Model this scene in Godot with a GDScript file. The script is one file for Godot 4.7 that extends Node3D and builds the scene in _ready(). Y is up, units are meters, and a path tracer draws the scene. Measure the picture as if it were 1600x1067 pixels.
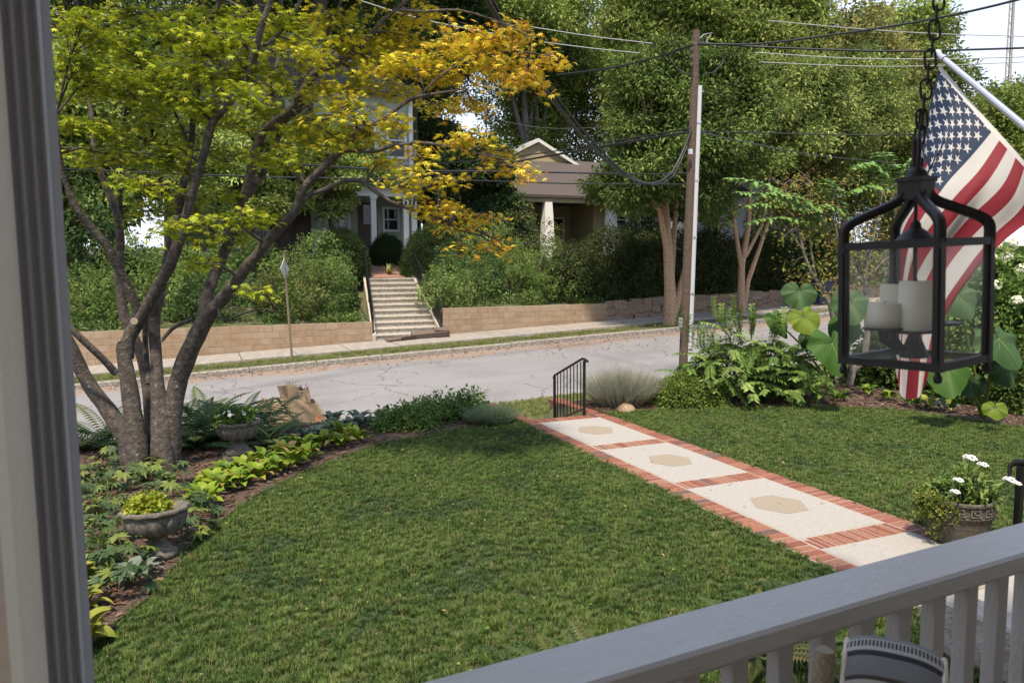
extends Node3D
# A front garden seen from a porch: lawn, brick-edged walk, maple, street, and the houses over the road.

const F := 1158.756                     # focal length of the survey, in pixels of the 1600 wide photograph
const EYE := Vector3(0, 2.25, 0)
const PITCH := -5.7155
const YAW := -22.7993
const ROLL := -0.38466

var fw: Vector3
var rt: Vector3
var upv: Vector3
var rng := RandomNumberGenerator.new()
var used := {}
var M := {}
var cache := {}

# ---------------------------------------------------------------- survey
func ray(x: float, y: float) -> Vector3:
	return fw + rt * ((x - 800.0) / F) - upv * ((y - 533.5) / F)
func at(x: float, y: float, depth: float) -> Vector3:
	return EYE + ray(x, y) * depth
func gr(x: float, y: float, h := 0.0) -> Vector3:
	var d := ray(x, y)
	return EYE + d * ((h - EYE.y) / d.y)
func zz(x: float, y: float, z: float) -> Vector3:
	var d := ray(x, y)
	return EYE + d * (z / d.z)
func dep(p: Vector3) -> float:
	return (p - EYE).dot(fw)
func rr(a: float, b: float) -> float:
	return rng.randf_range(a, b)
func rdir() -> Vector3:
	var y := rr(-1, 1)
	var a := rr(0, TAU)
	var s := sqrt(1.0 - y * y)
	return Vector3(s * cos(a), y, s * sin(a))
func lin(r: float, g: float, b: float) -> Color:
	return Color(r, g, b).linear_to_srgb()

# ---------------------------------------------------------------- mesh builder
class MB:
	var v := PackedVector3Array()
	var n := PackedVector3Array()
	var c := PackedColorArray()
	var t := PackedVector2Array()
	var i := PackedInt32Array()
	var col := Color(1, 1, 1)
	func vert(p: Vector3, nn: Vector3, uv := Vector2.ZERO) -> int:
		v.append(p); n.append(nn); c.append(col); t.append(uv)
		return v.size() - 1
	func tri(a: Vector3, b: Vector3, d: Vector3) -> void:
		var nn := (d - a).cross(b - a).normalized()
		var k := vert(a, nn); vert(b, nn); vert(d, nn)
		i.append_array(PackedInt32Array([k, k + 1, k + 2]))
	func quad(a: Vector3, b: Vector3, d: Vector3, e: Vector3, uv0 := Vector2.ZERO, uv1 := Vector2.ONE) -> void:
		var nn := (d - a).cross(b - a).normalized()
		if nn == Vector3.ZERO: nn = (e - a).cross(d - a).normalized()
		var k := vert(a, nn, Vector2(uv0.x, uv1.y)); vert(b, nn, uv0); vert(d, nn, Vector2(uv1.x, uv0.y)); vert(e, nn, uv1)
		i.append_array(PackedInt32Array([k, k + 1, k + 2, k, k + 2, k + 3]))
	func hexa(p: Array) -> void:       # bottom 0..3, top 4..7, both counter-clockwise seen from above
		quad(p[4], p[7], p[6], p[5])
		quad(p[0], p[1], p[2], p[3])
		for k in 4:
			var m := (k + 1) % 4
			quad(p[k], p[k + 4], p[m + 4], p[m])
	func box(at_: Vector3, size: Vector3, b := Basis.IDENTITY) -> void:
		var h := size / 2
		var p := []
		for y in [-1, 1]:
			for q in [[-1, 1], [1, 1], [1, -1], [-1, -1]]:
				p.append(at_ + b * Vector3(q[0] * h.x, y * h.y, q[1] * h.z))
		hexa(p)
	func chamfer(at_: Vector3, size: Vector3, ch: float, b := Basis.IDENTITY) -> void:   # a box with its upper edges cut
		var h := size / 2
		var p := []
		var q2 := [[-1, 1], [1, 1], [1, -1], [-1, -1]]
		for y in 3:
			for q in q2:
				var inset := ch if y == 2 else 0.0
				var yy: float = [-h.y, h.y - ch, h.y][y]
				p.append(at_ + b * Vector3(q[0] * (h.x - inset), yy, q[1] * (h.z - inset)))
		quad(p[8], p[11], p[10], p[9])
		quad(p[0], p[1], p[2], p[3])
		for k in 4:
			var m := (k + 1) % 4
			quad(p[k], p[k + 4], p[m + 4], p[m])
			quad(p[k + 4], p[k + 8], p[m + 8], p[m + 4])
	func tube(pts: Array, rad: Array, sides := 6, caps := true) -> void:
		var nrm := Vector3.ZERO
		var k0 := v.size()
		var m := pts.size()
		var tdir := Vector3.UP
		for j in m:
			var a: Vector3 = pts[max(j - 1, 0)]
			var b: Vector3 = pts[min(j + 1, m - 1)]
			if (b - a).length() > 1e-6: tdir = (b - a).normalized()
			if j == 0:
				nrm = tdir.cross(Vector3(0.31, 0.2, 0.93) if absf(tdir.y) > 0.8 else Vector3.UP).normalized()
			nrm = (nrm - tdir * nrm.dot(tdir)).normalized()
			var bi := tdir.cross(nrm)
			for s in sides + 1:
				var an := TAU * s / sides
				var o := nrm * cos(an) + bi * sin(an)
				vert(pts[j] + o * rad[j], o, Vector2(float(s) / sides, j))
		for j in m - 1:
			for s in sides:
				var a := k0 + j * (sides + 1) + s
				var b := a + sides + 1
				i.append_array(PackedInt32Array([a, b, b + 1, a, b + 1, a + 1]))
		if caps:
			for e in [0, m - 1]:
				var td: Vector3 = (pts[0] - pts[1]).normalized() if e == 0 else (pts[m - 1] - pts[m - 2]).normalized()
				var cc := vert(pts[e], td)
				for s in sides: 
					var r0 := vert(v[k0 + e * (sides + 1) + s], td)
					var r1 := vert(v[k0 + e * (sides + 1) + s + 1], td)
					if e == 0: i.append_array(PackedInt32Array([cc, r0, r1]))
					else: i.append_array(PackedInt32Array([cc, r1, r0]))
	func lathe(prof: Array, segs := 20, off := Vector3.ZERO, flute := 0, deep := 0.0) -> void:   # prof: Vector3(radius, height, share of the fluting)
		var k0 := v.size()
		var m := prof.size()
		for j in m:
			var a: Vector3 = prof[max(j - 1, 0)]
			var b: Vector3 = prof[min(j + 1, m - 1)]
			var tg := Vector2(b.x - a.x, b.y - a.y).normalized()
			for s in segs + 1:
				var an := TAU * s / segs
				var r: float = prof[j].x * (1.0 + (deep * prof[j].z * cos(an * flute) if flute > 0 else 0.0))
				var o := Vector3(cos(an), 0, -sin(an))
				vert(off + o * r + Vector3(0, prof[j].y, 0), (o * tg.y - Vector3(0, tg.x, 0)).normalized(), Vector2(float(s) / segs, float(j) / m))
		for j in m - 1:
			for s in segs:
				var a := k0 + j * (segs + 1) + s
				var b := a + segs + 1
				i.append_array(PackedInt32Array([a, b, b + 1, a, b + 1, a + 1]))
	func grid(nu: int, nv: int, f: Callable, uvs := Vector2.ONE) -> void:   # f(u, v) with u, v in 0..1; front where u x v points away
		var k0 := v.size()
		for b in nv + 1:
			for a in nu + 1:
				var uu := float(a) / nu
				var vv := float(b) / nv
				vert(f.call(uu, vv), Vector3.UP, Vector2(uu * uvs.x, vv * uvs.y))
		renormal(k0, nu, nv)
	func renormal(k0: int, nu: int, nv: int) -> void:
		for b in nv + 1:
			for a in nu + 1:
				var du := v[k0 + b * (nu + 1) + mini(a + 1, nu)] - v[k0 + b * (nu + 1) + maxi(a - 1, 0)]
				var dv := v[k0 + mini(b + 1, nv) * (nu + 1) + a] - v[k0 + maxi(b - 1, 0) * (nu + 1) + a]
				n[k0 + b * (nu + 1) + a] = du.cross(dv).normalized()
		for b in nv:
			for a in nu:
				var q := k0 + b * (nu + 1) + a
				var w := q + nu + 1
				i.append_array(PackedInt32Array([q, w, w + 1, q, w + 1, q + 1]))
	func done(mat: Material = null) -> ArrayMesh:
		var arr := []
		arr.resize(Mesh.ARRAY_MAX)
		arr[Mesh.ARRAY_VERTEX] = v; arr[Mesh.ARRAY_NORMAL] = n; arr[Mesh.ARRAY_COLOR] = c; arr[Mesh.ARRAY_TEX_UV] = t; arr[Mesh.ARRAY_INDEX] = i
		var m := ArrayMesh.new()
		m.add_surface_from_arrays(Mesh.PRIMITIVE_TRIANGLES, arr)
		if mat: m.surface_set_material(0, mat)
		return m

# ---------------------------------------------------------------- nodes
func numbered(called: String) -> String:
	if not used.has(called):
		used[called] = 0
		return called
	used[called] += 1
	return "%s_%03d" % [called, used[called]]
func tag(o: Node3D, label := "", category := "", group := "", kind := "") -> Node3D:
	if label: o.set_meta("label", label)
	if category: o.set_meta("category", category)
	if group: o.set_meta("group", group)
	if kind: o.set_meta("kind", kind)
	return o
func thing(called: String, label: String, category: String, where := Vector3.ZERO, turn := 0.0, group := "") -> Node3D:
	var o := Node3D.new()
	o.name = numbered(called)
	add_child(o)
	o.position = where
	o.rotation.y = turn
	return tag(o, label, category, group)
func put(called: String, mesh: Mesh, parent: Node = null, where := Vector3.ZERO, mat: Material = null) -> MeshInstance3D:
	var o := MeshInstance3D.new()
	o.mesh = mesh
	o.name = called if parent else numbered(called)
	if mat: o.material_override = mat
	(parent if parent else self).add_child(o, true)
	o.position = where
	return o
func struct(called: String, mesh: Mesh) -> MeshInstance3D:
	var o := put(called, mesh)
	o.set_meta("kind", "structure")
	return o
func many(called: String, mesh: Mesh, xf: Array, cols: PackedColorArray, parent: Node, stuff := true) -> MultiMeshInstance3D:
	var mm := MultiMesh.new()
	mm.transform_format = MultiMesh.TRANSFORM_3D
	mm.use_colors = true
	mm.mesh = mesh
	mm.instance_count = xf.size()
	for k in xf.size():
		mm.set_instance_transform(k, xf[k])
		mm.set_instance_color(k, cols[k])
	var o := MultiMeshInstance3D.new()
	o.multimesh = mm
	o.name = called if parent != self else numbered(called)
	parent.add_child(o, true)
	if stuff: o.set_meta("kind", "stuff")
	return o

# ---------------------------------------------------------------- materials
func ramp_tex(freq: float, seed_: int, stops: Array, size := 512, type := FastNoiseLite.TYPE_SIMPLEX_SMOOTH, oct := 4) -> NoiseTexture2D:
	var nz := FastNoiseLite.new()
	nz.noise_type = type
	nz.frequency = freq
	nz.seed = seed_
	nz.fractal_octaves = oct
	var g := Gradient.new()
	var offs := PackedFloat32Array()
	var cols := PackedColorArray()
	for s in stops:
		offs.append(s[0]); cols.append(lin(s[1], s[2], s[3]))
	g.offsets = offs
	g.colors = cols
	var t := NoiseTexture2D.new()
	t.width = size; t.height = size
	t.seamless = true
	t.color_ramp = g
	t.noise = nz
	return t
func bump_tex(freq: float, seed_: int, strength := 4.0, size := 512, type := FastNoiseLite.TYPE_SIMPLEX_SMOOTH, oct := 4) -> NoiseTexture2D:
	if cache.has("bump%f" % freq): return cache["bump%f" % freq]
	var nz := FastNoiseLite.new()
	nz.noise_type = type
	nz.frequency = freq
	nz.seed = seed_
	nz.fractal_octaves = oct
	var t := NoiseTexture2D.new()
	cache["bump%f" % freq] = t
	t.width = size; t.height = size
	t.seamless = true
	t.as_normal_map = true
	t.bump_strength = strength
	t.noise = nz
	return t
func plain(key: String, r: float, g: float, b: float, rough := 0.8, metal := 0.0) -> StandardMaterial3D:
	var m := StandardMaterial3D.new()
	m.resource_name = key
	m.albedo_color = lin(r, g, b)
	m.roughness = rough
	m.metallic = metal
	M[key] = m
	return m
func mottled(key: String, stops: Array, tile: float, freq := 0.012, rough := 0.85, bump := 0.0, bfreq := 0.05, seed_ := 1, oct := 5, world := true) -> StandardMaterial3D:
	var m := plain(key, 1, 1, 1, rough)
	m.albedo_texture = ramp_tex(freq, seed_, stops, 512, FastNoiseLite.TYPE_SIMPLEX_SMOOTH, oct)
	m.uv1_triplanar = true
	m.uv1_world_triplanar = world
	m.uv1_scale = Vector3.ONE / tile
	if bump > 0.0:
		m.normal_enabled = true
		m.normal_scale = bump
		m.normal_texture = bump_tex(bfreq, seed_ + 7)
	return m
func leafy(key: String, rough := 0.55, back := 0.5) -> StandardMaterial3D:   # tinted by the colour of each copy
	var m := plain(key, 1, 1, 1, rough)
	m.metallic_specular = 0.3
	m.vertex_color_use_as_albedo = true
	m.backlight_enabled = true
	m.backlight = lin(back, back, back)
	m.cull_mode = BaseMaterial3D.CULL_DISABLED
	return m
func leaf_tint(key: String, r: float, g: float, b: float, rough := 0.5, back := 0.4) -> StandardMaterial3D:
	var m := plain(key, r, g, b, rough)
	m.metallic_specular = 0.35
	m.vertex_color_use_as_albedo = true
	m.backlight_enabled = true
	m.backlight = lin(back, back, back)
	m.cull_mode = BaseMaterial3D.CULL_DISABLED
	return m

# ---------------------------------------------------------------- scene
func _ready() -> void:
	rng.seed = 20240911
	set_camera_and_light()
	make_materials()
	build_ground()
	build_street()
	build_walk()
	build_retaining_walls()
	build_far_stairs()
	build_porch()
	build_houses()
	build_background_trees()
	build_far_planting()
	build_pole_and_wires()
	build_maple()
	build_garden()
	build_lawn()
	build_urns_and_bags()
	build_lantern()
	build_flag()
	build_chair()

func set_camera_and_light() -> void:
	var cam := Camera3D.new()
	cam.name = "camera"
	cam.position = EYE
	cam.rotation_degrees = Vector3(PITCH, YAW, ROLL)
	cam.fov = 49.443
	cam.near = 0.05
	cam.far = 600.0
	cam.current = true
	var lens := CameraAttributesPhysical.new()
	lens.frustum_focal_length = 26.066
	lens.frustum_near = 0.05
	lens.frustum_far = 600.0
	lens.exposure_aperture = 7.0
	lens.frustum_focus_distance = 9.0
	cam.attributes = lens
	add_child(cam)
	var p := deg_to_rad(-PITCH)
	var a := deg_to_rad(-YAW)
	fw = Vector3(sin(a) * cos(p), -sin(p), -cos(a) * cos(p))
	var r0 := Vector3(cos(a), 0, sin(a))
	var u0 := r0.cross(fw)
	rt = r0 * cos(deg_to_rad(ROLL)) + u0 * sin(deg_to_rad(ROLL))
	upv = rt.cross(fw)
	var sky_mat := ProceduralSkyMaterial.new()
	sky_mat.sky_top_color = lin(0.55, 0.68, 0.95)
	sky_mat.sky_horizon_color = lin(0.86, 0.90, 0.97)
	sky_mat.sky_curve = 0.22
	sky_mat.ground_bottom_color = lin(0.12, 0.12, 0.10)
	sky_mat.ground_horizon_color = lin(0.5, 0.52, 0.5)
	sky_mat.energy_multiplier = 1.0
	var sky := Sky.new()
	sky.sky_material = sky_mat
	var env := Environment.new()
	env.background_mode = Environment.BG_SKY
	env.sky = sky
	env.background_energy_multiplier = 0.8
	env.tonemap_mode = Environment.TONE_MAPPER_LINEAR
	env.tonemap_exposure = 1.85
	env.sdfgi_enabled = true
	env.ssao_enabled = true
	env.ssil_enabled = true
	var we := WorldEnvironment.new()
	we.name = "world_environment"
	we.environment = env
	add_child(we)
	var sun := DirectionalLight3D.new()
	sun.name = "sun"
	sun.light_energy = 1.25
	sun.light_angular_distance = 5.0
	sun.light_color = Color(1.0, 0.94, 0.85)
	sun.shadow_enabled = true
	add_child(sun)
	sun.look_at_from_position(Vector3.ZERO, Vector3(0.24, -1.0, -0.40), Vector3.UP)

func make_materials() -> void:
	mottled("soil", [[0.0, .07, .055, .04], [0.5, .11, .085, .06], [1.0, .17, .13, .09]], 2.0, 0.02, 0.95, 0.8)
	mottled("yard", [[0.0, .05, .06, .02], [0.5, .08, .085, .035], [1.0, .15, .12, .07]], 3.0, 0.02, 0.95, 0.8)
	mottled("mulch", [[0.0, .026, .017, .012], [0.5, .068, .042, .03], [1.0, .14, .088, .064]], 0.7, 0.03, 0.95, 1.5, 0.06)
	mottled("turf_soil", [[0.0, .035, .04, .016], [0.5, .06, .072, .025], [1.0, .10, .10, .045]], 1.3, 0.02, 0.95, 0.8)
	mottled("pavement", [[0.0, .19, .165, .14], [0.35, .25, .222, .192], [0.7, .285, .257, .226], [1.0, .34, .31, .275]], 2.2, 0.012, 0.9, 0.5, 0.08)
	mottled("kerb", [[0.0, .11, .095, .08], [0.4, .22, .20, .17], [1.0, .38, .35, .31]], 1.1, 0.02, 0.92, 0.9)
	mottled("slab", [[0.0, .225, .208, .182], [0.2, .277, .26, .235], [0.65, .298, .28, .255], [1.0, .325, .306, .28]], 1.1, 0.035, 0.9, 0.05, 0.1, 4, 6)
	mottled("hexagon", [[0.0, .17, .138, .10], [0.5, .245, .205, .152], [1.0, .34, .29, .225]], 0.18, 0.05, 0.9, 0.5, 0.09)
	mottled("mortar", [[0.0, .22, .18, .15], [1.0, .38, .32, .27]], 0.5, 0.05, 0.95, 0.6)
	var tones := [[.19, .064, .038], [.215, .08, .047], [.17, .054, .033], [.225, .093, .055], [.195, .068, .042], [.10, .056, .047], [.235, .11, .07]]
	for k in tones.size():
		var t: Array = tones[k]
		mottled("brick%d" % k, [[0.0, t[0] * .6, t[1] * .55, t[2] * .55], [0.45, t[0], t[1], t[2]], [0.8, t[0] * 1.12, t[1] * 1.2, t[2] * 1.25], [1.0, t[0] * 1.3, t[1] * 1.7, t[2] * 1.9]], 0.35, 0.02, 0.9, 0.7, 0.06, 20 + k)
	for k in 5:
		var t: Array = [[.30, .215, .14], [.315, .23, .155], [.285, .20, .13], [.32, .24, .165], [.30, .205, .13]][k]
		mottled("block%d" % k, [[0.0, t[0] * .80, t[1] * .72, t[2] * .66], [0.35, t[0] * .96, t[1] * .95, t[2] * .93], [0.6, t[0], t[1], t[2]], [1.0, t[0] * 1.08, t[1] * 1.1, t[2] * 1.12]], 2.2, 0.014, 0.95, 0.4, 0.08, 40 + k)
	for k in 4:
		var t: Array = [[.22, .16, .115], [.27, .20, .145], [.19, .145, .11], [.25, .17, .115]][k]
		mottled("stone%d" % k, [[0.0, t[0] * .5, t[1] * .5, t[2] * .5], [0.5, t[0], t[1], t[2]], [1.0, t[0] * 1.5, t[1] * 1.5, t[2] * 1.5]], 0.9, 0.02, 0.95, 1.2, 0.05, 50 + k)
	mottled("concrete", [[0.0, .22, .19, .15], [0.35, .36, .32, .265], [0.7, .43, .39, .33], [1.0, .50, .46, .40]], 1.2, 0.015, 0.92, 0.6, 0.08, 61)
	mottled("broken_concrete", [[0.0, .05, .035, .028], [0.5, .12, .085, .065], [1.0, .26, .21, .17]], 0.6, 0.03, 0.95, 1.5, 0.06, 62)
	mottled("cast_stone", [[0.0, .035, .030, .024], [0.4, .10, .088, .072], [0.75, .17, .152, .128], [1.0, .30, .275, .24]], 0.4, 0.02, 0.95, 1.3, 0.07, 63, 5, false)
	mottled("dark_stone", [[0.0, .03, .028, .02], [0.5, .085, .078, .06], [1.0, .18, .165, .135]], 0.3, 0.02, 0.95, 1.3, 0.07, 64, 5, false)
	mottled("maple_bark", [[0.0, .028, .022, .018], [0.45, .062, .050, .041], [0.74, .098, .083, .071], [0.86, .125, .108, .094], [0.89, .21, .205, .18], [1.0, .30, .30, .265]], 0.9, 0.022, 0.95, 1.4, 0.05, 71, 2)
	mottled("myrtle_bark", [[0.0, .16, .09, .05], [0.5, .34, .22, .135], [1.0, .50, .37, .26]], 0.8, 0.015, 0.85, 0.8, 0.05, 72)
	mottled("dark_bark", [[0.0, .03, .024, .018], [0.5, .07, .055, .042], [1.0, .14, .115, .09]], 0.9, 0.025, 0.95, 1.8, 0.05, 73)
	mottled("grey_bark", [[0.0, .08, .07, .06], [0.5, .17, .15, .13], [1.0, .30, .275, .24]], 0.8, 0.02, 0.95, 1.4, 0.05, 74)
	mottled("twig_bark", [[0.0, .22, .17, .12], [1.0, .42, .35, .27]], 0.4, 0.03, 0.9, 0.8, 0.05, 75)
	var pole := mottled("pole_wood", [[0.0, .045, .03, .022], [0.5, .095, .064, .046], [1.0, .19, .14, .105]], 0.6, 0.03, 0.9, 1.2, 0.05, 76)
	pole.uv1_scale = Vector3(6, 0.5, 6)
	mottled("rail_paint", [[0.0, .40, .375, .352], [0.25, .49, .46, .433], [0.6, .515, .485, .458], [1.0, .545, .515, .487]], 0.5, 0.02, 0.34, 0.35, 0.05, 81, 5, false).uv1_scale = Vector3(0.8, 9, 11)
	mottled("baluster_paint", [[0.0, .34, .305, .28], [0.3, .43, .39, .36], [1.0, .48, .44, .41]], 0.5, 0.02, 0.55, 0.4, 0.05, 82, 5, false).uv1_scale = Vector3(9, 0.9, 11)
	mottled("column_paint", [[0.0, .80, .69, .57], [0.5, .84, .73, .61], [1.0, .87, .76, .65]], 0.3, 0.03, 0.6, 0.15, 0.08, 83)
	mottled("column_panel", [[0.0, .66, .56, .46], [0.5, .72, .615, .51], [1.0, .75, .645, .54]], 0.3, 0.03, 0.6, 0.3, 0.08, 84).uv1_scale = Vector3(7, 0.9, 7)
	plain("downspout", .46, .46, .49, 0.4)
	plain("ceiling_paint", .74, .74, .70, 0.7)
	plain("porch_boards", .40, .38, .36, 0.5)
	plain("iron", .012, .012, .013, 0.42, 0.3)
	mottled("lantern_iron", [[0.0, .008, .006, .006], [0.55, .013, .010, .009], [0.8, .022, .015, .012], [1.0, .05, .03, .021]], 0.12, 0.03, 0.55, 0.6, 0.06, 85, 4, false)
	var wax := mottled("wax", [[0.0, .74, .70, .58], [1.0, .84, .80, .68]], 0.15, 0.03, 0.55, 0.3, 0.05, 86, 3, false)
	wax.subsurf_scatter_enabled = true
	wax.subsurf_scatter_strength = 0.25
	var glass := plain("glass", 1, 1, 1, 0.03)
	glass.transparency = BaseMaterial3D.TRANSPARENCY_ALPHA
	glass.albedo_color = Color(0.95, 0.97, 0.96, 0.03)
	glass.metallic_specular = 0.22
	plain("window_glass", .015, .018, .02, 0.06)
	plain("white_paint", .74, .74, .72, 0.55)
	plain("house_white", .66, .67, .68, 0.6)
	plain("green_siding", .42, .46, .36, 0.7)
	plain("cream_siding", .40, .33, .20, 0.7)
	plain("grey_siding", .50, .51, .53, 0.7)
	plain("dark_screen", .085, .055, .038, 0.6)
	plain("porch_dark", .10, .10, .09, 0.8)
	mottled("shingles", [[0.0, .045, .036, .034], [0.5, .078, .064, .06], [1.0, .13, .112, .105]], 1.2, 0.05, 0.95, 1.2, 0.06, 91)
	mottled("grey_shingles", [[0.0, .06, .06, .065], [0.5, .10, .10, .11], [1.0, .16, .16, .17]], 1.2, 0.05, 0.95, 1.2, 0.06, 92)
	mottled("path_brick", [[0.0, .17, .085, .06], [0.5, .27, .14, .10], [1.0, .36, .21, .155]], 0.8, 0.04, 0.95, 1.0, 0.06, 93)
	plain("wire", .012, .012, .013, 0.5)
	plain("pale_wire", .30, .30, .29, 0.5)
	plain("conduit", .48, .49, .51, 0.5)
	plain("sign_back", .40, .40, .37, 0.6)
	plain("post_wood", .17, .135, .085, 0.9)
	plain("navy_plastic", .012, .02, .055, 0.45)
	var paper := mottled("kraft_paper", [[0.0, .30, .215, .135], [0.5, .37, .27, .175], [1.0, .42, .315, .215]], 0.9, 0.015, 0.9, 0.5, 0.02, 94)
	paper.cull_mode = BaseMaterial3D.CULL_DISABLED
	plain("orange_print", .62, .13, .02, 0.8)
	plain("pale_print", .62, .48, .36, 0.8)
	plain("steel", .55, .55, .56, 0.28, 0.9)
	mottled("rattan", [[0.0, .16, .115, .075], [0.5, .30, .235, .165], [1.0, .46, .38, .29]], 0.12, 0.03, 0.55, 0.6, 0.05, 95, 4, false)
	leafy("leaf", 0.5, 0.55)
	leafy("far_leaf", 0.7, 0.5)
	leafy("grass", 0.6, 0.35)
	leafy("litter", 0.9, 0.2)
	plain("petal", .78, .79, .76, 0.7)
	plain("cream_petal", .62, .63, .42, 0.7)

# ---------------------------------------------------------------- ground
func slope(x: float) -> float:
	return 0.042 * clampf(x, -30.0, 40.0)
func far_rise(x: float) -> float:
	return 0.035 * clampf(x - 14.0, 0.0, 30.0)
func bank_top(x: float) -> float:
	return lerpf(0.50, 0.86, clampf((x - 5.0) / 2.0, 0.0, 1.0)) + far_rise(x)
func hy(x: float, z: float) -> float:
	var s := slope(x)
	if z > -10.95:
		if x > 4.47 and x < 5.43 and z < -9.84: return -0.95 + s
		return 0.0
	if x > 4.47 and x < 5.43 and z > -11.5: return -0.95 + s
	if z > -11.9: return lerpf(0.0, -0.74 + s, (-10.95 - z) / 0.95)
	if z > -13.95: return -0.74 + s - 0.02
	if z > -20.6: return lerpf(-0.90, -0.52, (-13.95 - z) / 6.65) + s - 0.03
	if z > -21.7: return -0.36 + s
	if z > -23.75: return lerpf(-0.36, -0.30, (-21.7 - z) / 2.05) + s
	if x > 5.1 and x < 7.55 and z > -28.2: return lerpf(-0.35, 1.6, clampf((-24.0 - z) / 4.3, 0.0, 1.0))
	if z > -23.95: return -0.3 + s
	var bt := bank_top(x)
	var top := 1.95 + far_rise(x) * 0.8
	if z > -28.6: return lerpf(bt, top, smoothstep(0.0, 1.0, (-23.95 - z) / 4.65))
	return top + minf(-28.6 - z, 3.4) * 0.19 + maxf(0.0, -32.0 - z) * 0.03

func build_ground() -> void:
	var zs := [8.0, 0.0, -4.0, -8.0, -9.83, -9.85, -10.94, -10.96, -11.2, -11.49, -11.51, -11.9, -12.9, -13.94, -13.96, -17.0, -20.59, -20.61, -21.69, -21.71, -23.74, -23.76, -23.94, -23.96]
	var z := -24.4
	while z > -34.0:
		zs.append(z)
		z -= 0.6
	for q in [-36.0, -40.0, -46.0, -54.0, -66.0, -84.0, -120.0, -170.0]: zs.append(q)
	var xs := []
	var x := -90.0
	while x < 130.0:
		xs.append(x)
		x += 1.5 if x > -14.0 and x < 44.0 else 8.0
	for q in [4.46, 4.48, 5.09, 5.11, 5.42, 5.44, 7.54, 7.56]: xs.append(q)
	xs.sort()
	var mb := MB.new()
	for b in zs:
		for a in xs: mb.vert(Vector3(a, hy(a, b) - 0.012, b), Vector3.UP)
	mb.renormal(0, xs.size() - 1, zs.size() - 1)
	struct("ground", mb.done(M.yard))

func sheet(called: String, poly: PackedVector2Array, y: float, mat: Material) -> MeshInstance3D:   # a flat sheet with that outline (x, z)
	var mb := MB.new()
	var tris := Geometry2D.triangulate_polygon(poly)
	for p in poly: mb.vert(Vector3(p.x, y, p.y), Vector3.UP)
	for k in range(0, tris.size(), 3):
		var a := poly[tris[k]]
		var b := poly[tris[k + 1]]
		var c := poly[tris[k + 2]]
		if (b - a).cross(c - a) < 0: mb.i.append_array(PackedInt32Array([tris[k], tris[k + 2], tris[k + 1]]))
		else: mb.i.append_array(PackedInt32Array([tris[k], tris[k + 1], tris[k + 2]]))
	return struct(called, mb.done(mat))

func strip(mb: MB, x0: float, x1: float, step: float, z0: float, z1: float, y0: Callable, y1: Callable) -> void:   # from z0 (near) to z1 (far), u along x
	var nx := int((x1 - x0) / step)
	mb.grid(nx, 6, func(u: float, v: float):
		var x := lerpf(x0, x1, u)
		return Vector3(x, lerpf(y0.call(x), y1.call(x), v), lerpf(z0, z1, v)))

func road_image() -> ImageTexture:
	var w := 2048
	var h := 512
	var n1 := FastNoiseLite.new()
	n1.seed = 5; n1.frequency = 0.006; n1.fractal_octaves = 4
	var n2 := FastNoiseLite.new()
	n2.seed = 9; n2.frequency = 0.3; n2.fractal_octaves = 2
	var a := n1.get_image(w, h).get_data()
	var b := n2.get_image(w, h).get_data()
	var crack := PackedByteArray()
	crack.resize(w * h)
	var lines := []
	# long cracks that run with the traffic, and crooked ones across
	for k in 5: lines.append([rr(0, w), [150.0, 262.0, 330.0, 345.0, 440.0][k], 0.0, [1500, 1900, 1200, 800, 700][k], 0.10])
	for k in 64: lines.append([rr(0, w), rr(20, 490), rr(1.0, 2.2) * (1 if rng.randf() < 0.5 else -1), int(rr(40, 220)), 0.5])
	for k in 120: lines.append([rr(0, w), rr(280, 500), rr(-3, 3), int(rr(15, 60)), 0.8])
	for l in lines:
		var px: float = l[0]
		var py: float = l[1]
		var an: float = l[2]
		var dr := an
		for s in int(l[3]):
			if rng.randf() < 0.12: dr = an + rr(-1, 1) * float(l[4]) * 1.6
			px += cos(dr)
			py += sin(dr)
			var ix := posmod(int(px), w)
			var iy := int(py)
			if iy < 1 or iy > h - 2: break
			if l[4] < 0.2 and rng.randf() < 0.25: continue
			crack[iy * w + ix] = 225 if l[4] < 0.6 else 170
			if l[4] > 0.15 and l[4] < 0.6: crack[iy * w + (ix + 1) % w] = 190
			if rng.randf() < 0.35: crack[(iy + 1) * w + ix] = 130
	var out := PackedByteArray()
	out.resize(w * h * 3)
	for y in h:
		var edge := clampf((float(y) - 0.0) / h, 0, 1)   # 0 at the far kerb
		for x in w:
			var k := y * w + x
			var t := float(a[k]) / 255.0 - 0.5
			var g := float(b[k]) / 255.0 - 0.5
			var track := maxf(0.0, cos((edge - 0.36) * 18.0)) * 0.05 + maxf(0.0, t) * 0.25
			var v := (0.195 + t * 0.07 + g * 0.09) * (1.0 - track)
			var c := Vector3(v * 1.02, v * 0.985, v)
			# rust-brown silt washed along the far kerb, with a ragged edge
			var silt := clampf((0.135 + t * 0.16 + g * 0.05 - edge) * 16.0, 0.0, 0.85)
			c = c.lerp(Vector3(0.215, 0.158, 0.122) * (1.0 + g * 0.5), silt)
			c *= 1.0 - float(crack[k]) / 255.0 * 0.6
			var q := Color(c.x, c.y, c.z).linear_to_srgb()
			out[k * 3] = int(clampf(q.r * 255, 0, 255)); out[k * 3 + 1] = int(clampf(q.g * 255, 0, 255)); out[k * 3 + 2] = int(clampf(q.b * 255, 0, 255))
	return ImageTexture.create_from_image(Image.create_from_data(w, h, false, Image.FORMAT_RGB8, out))

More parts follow.
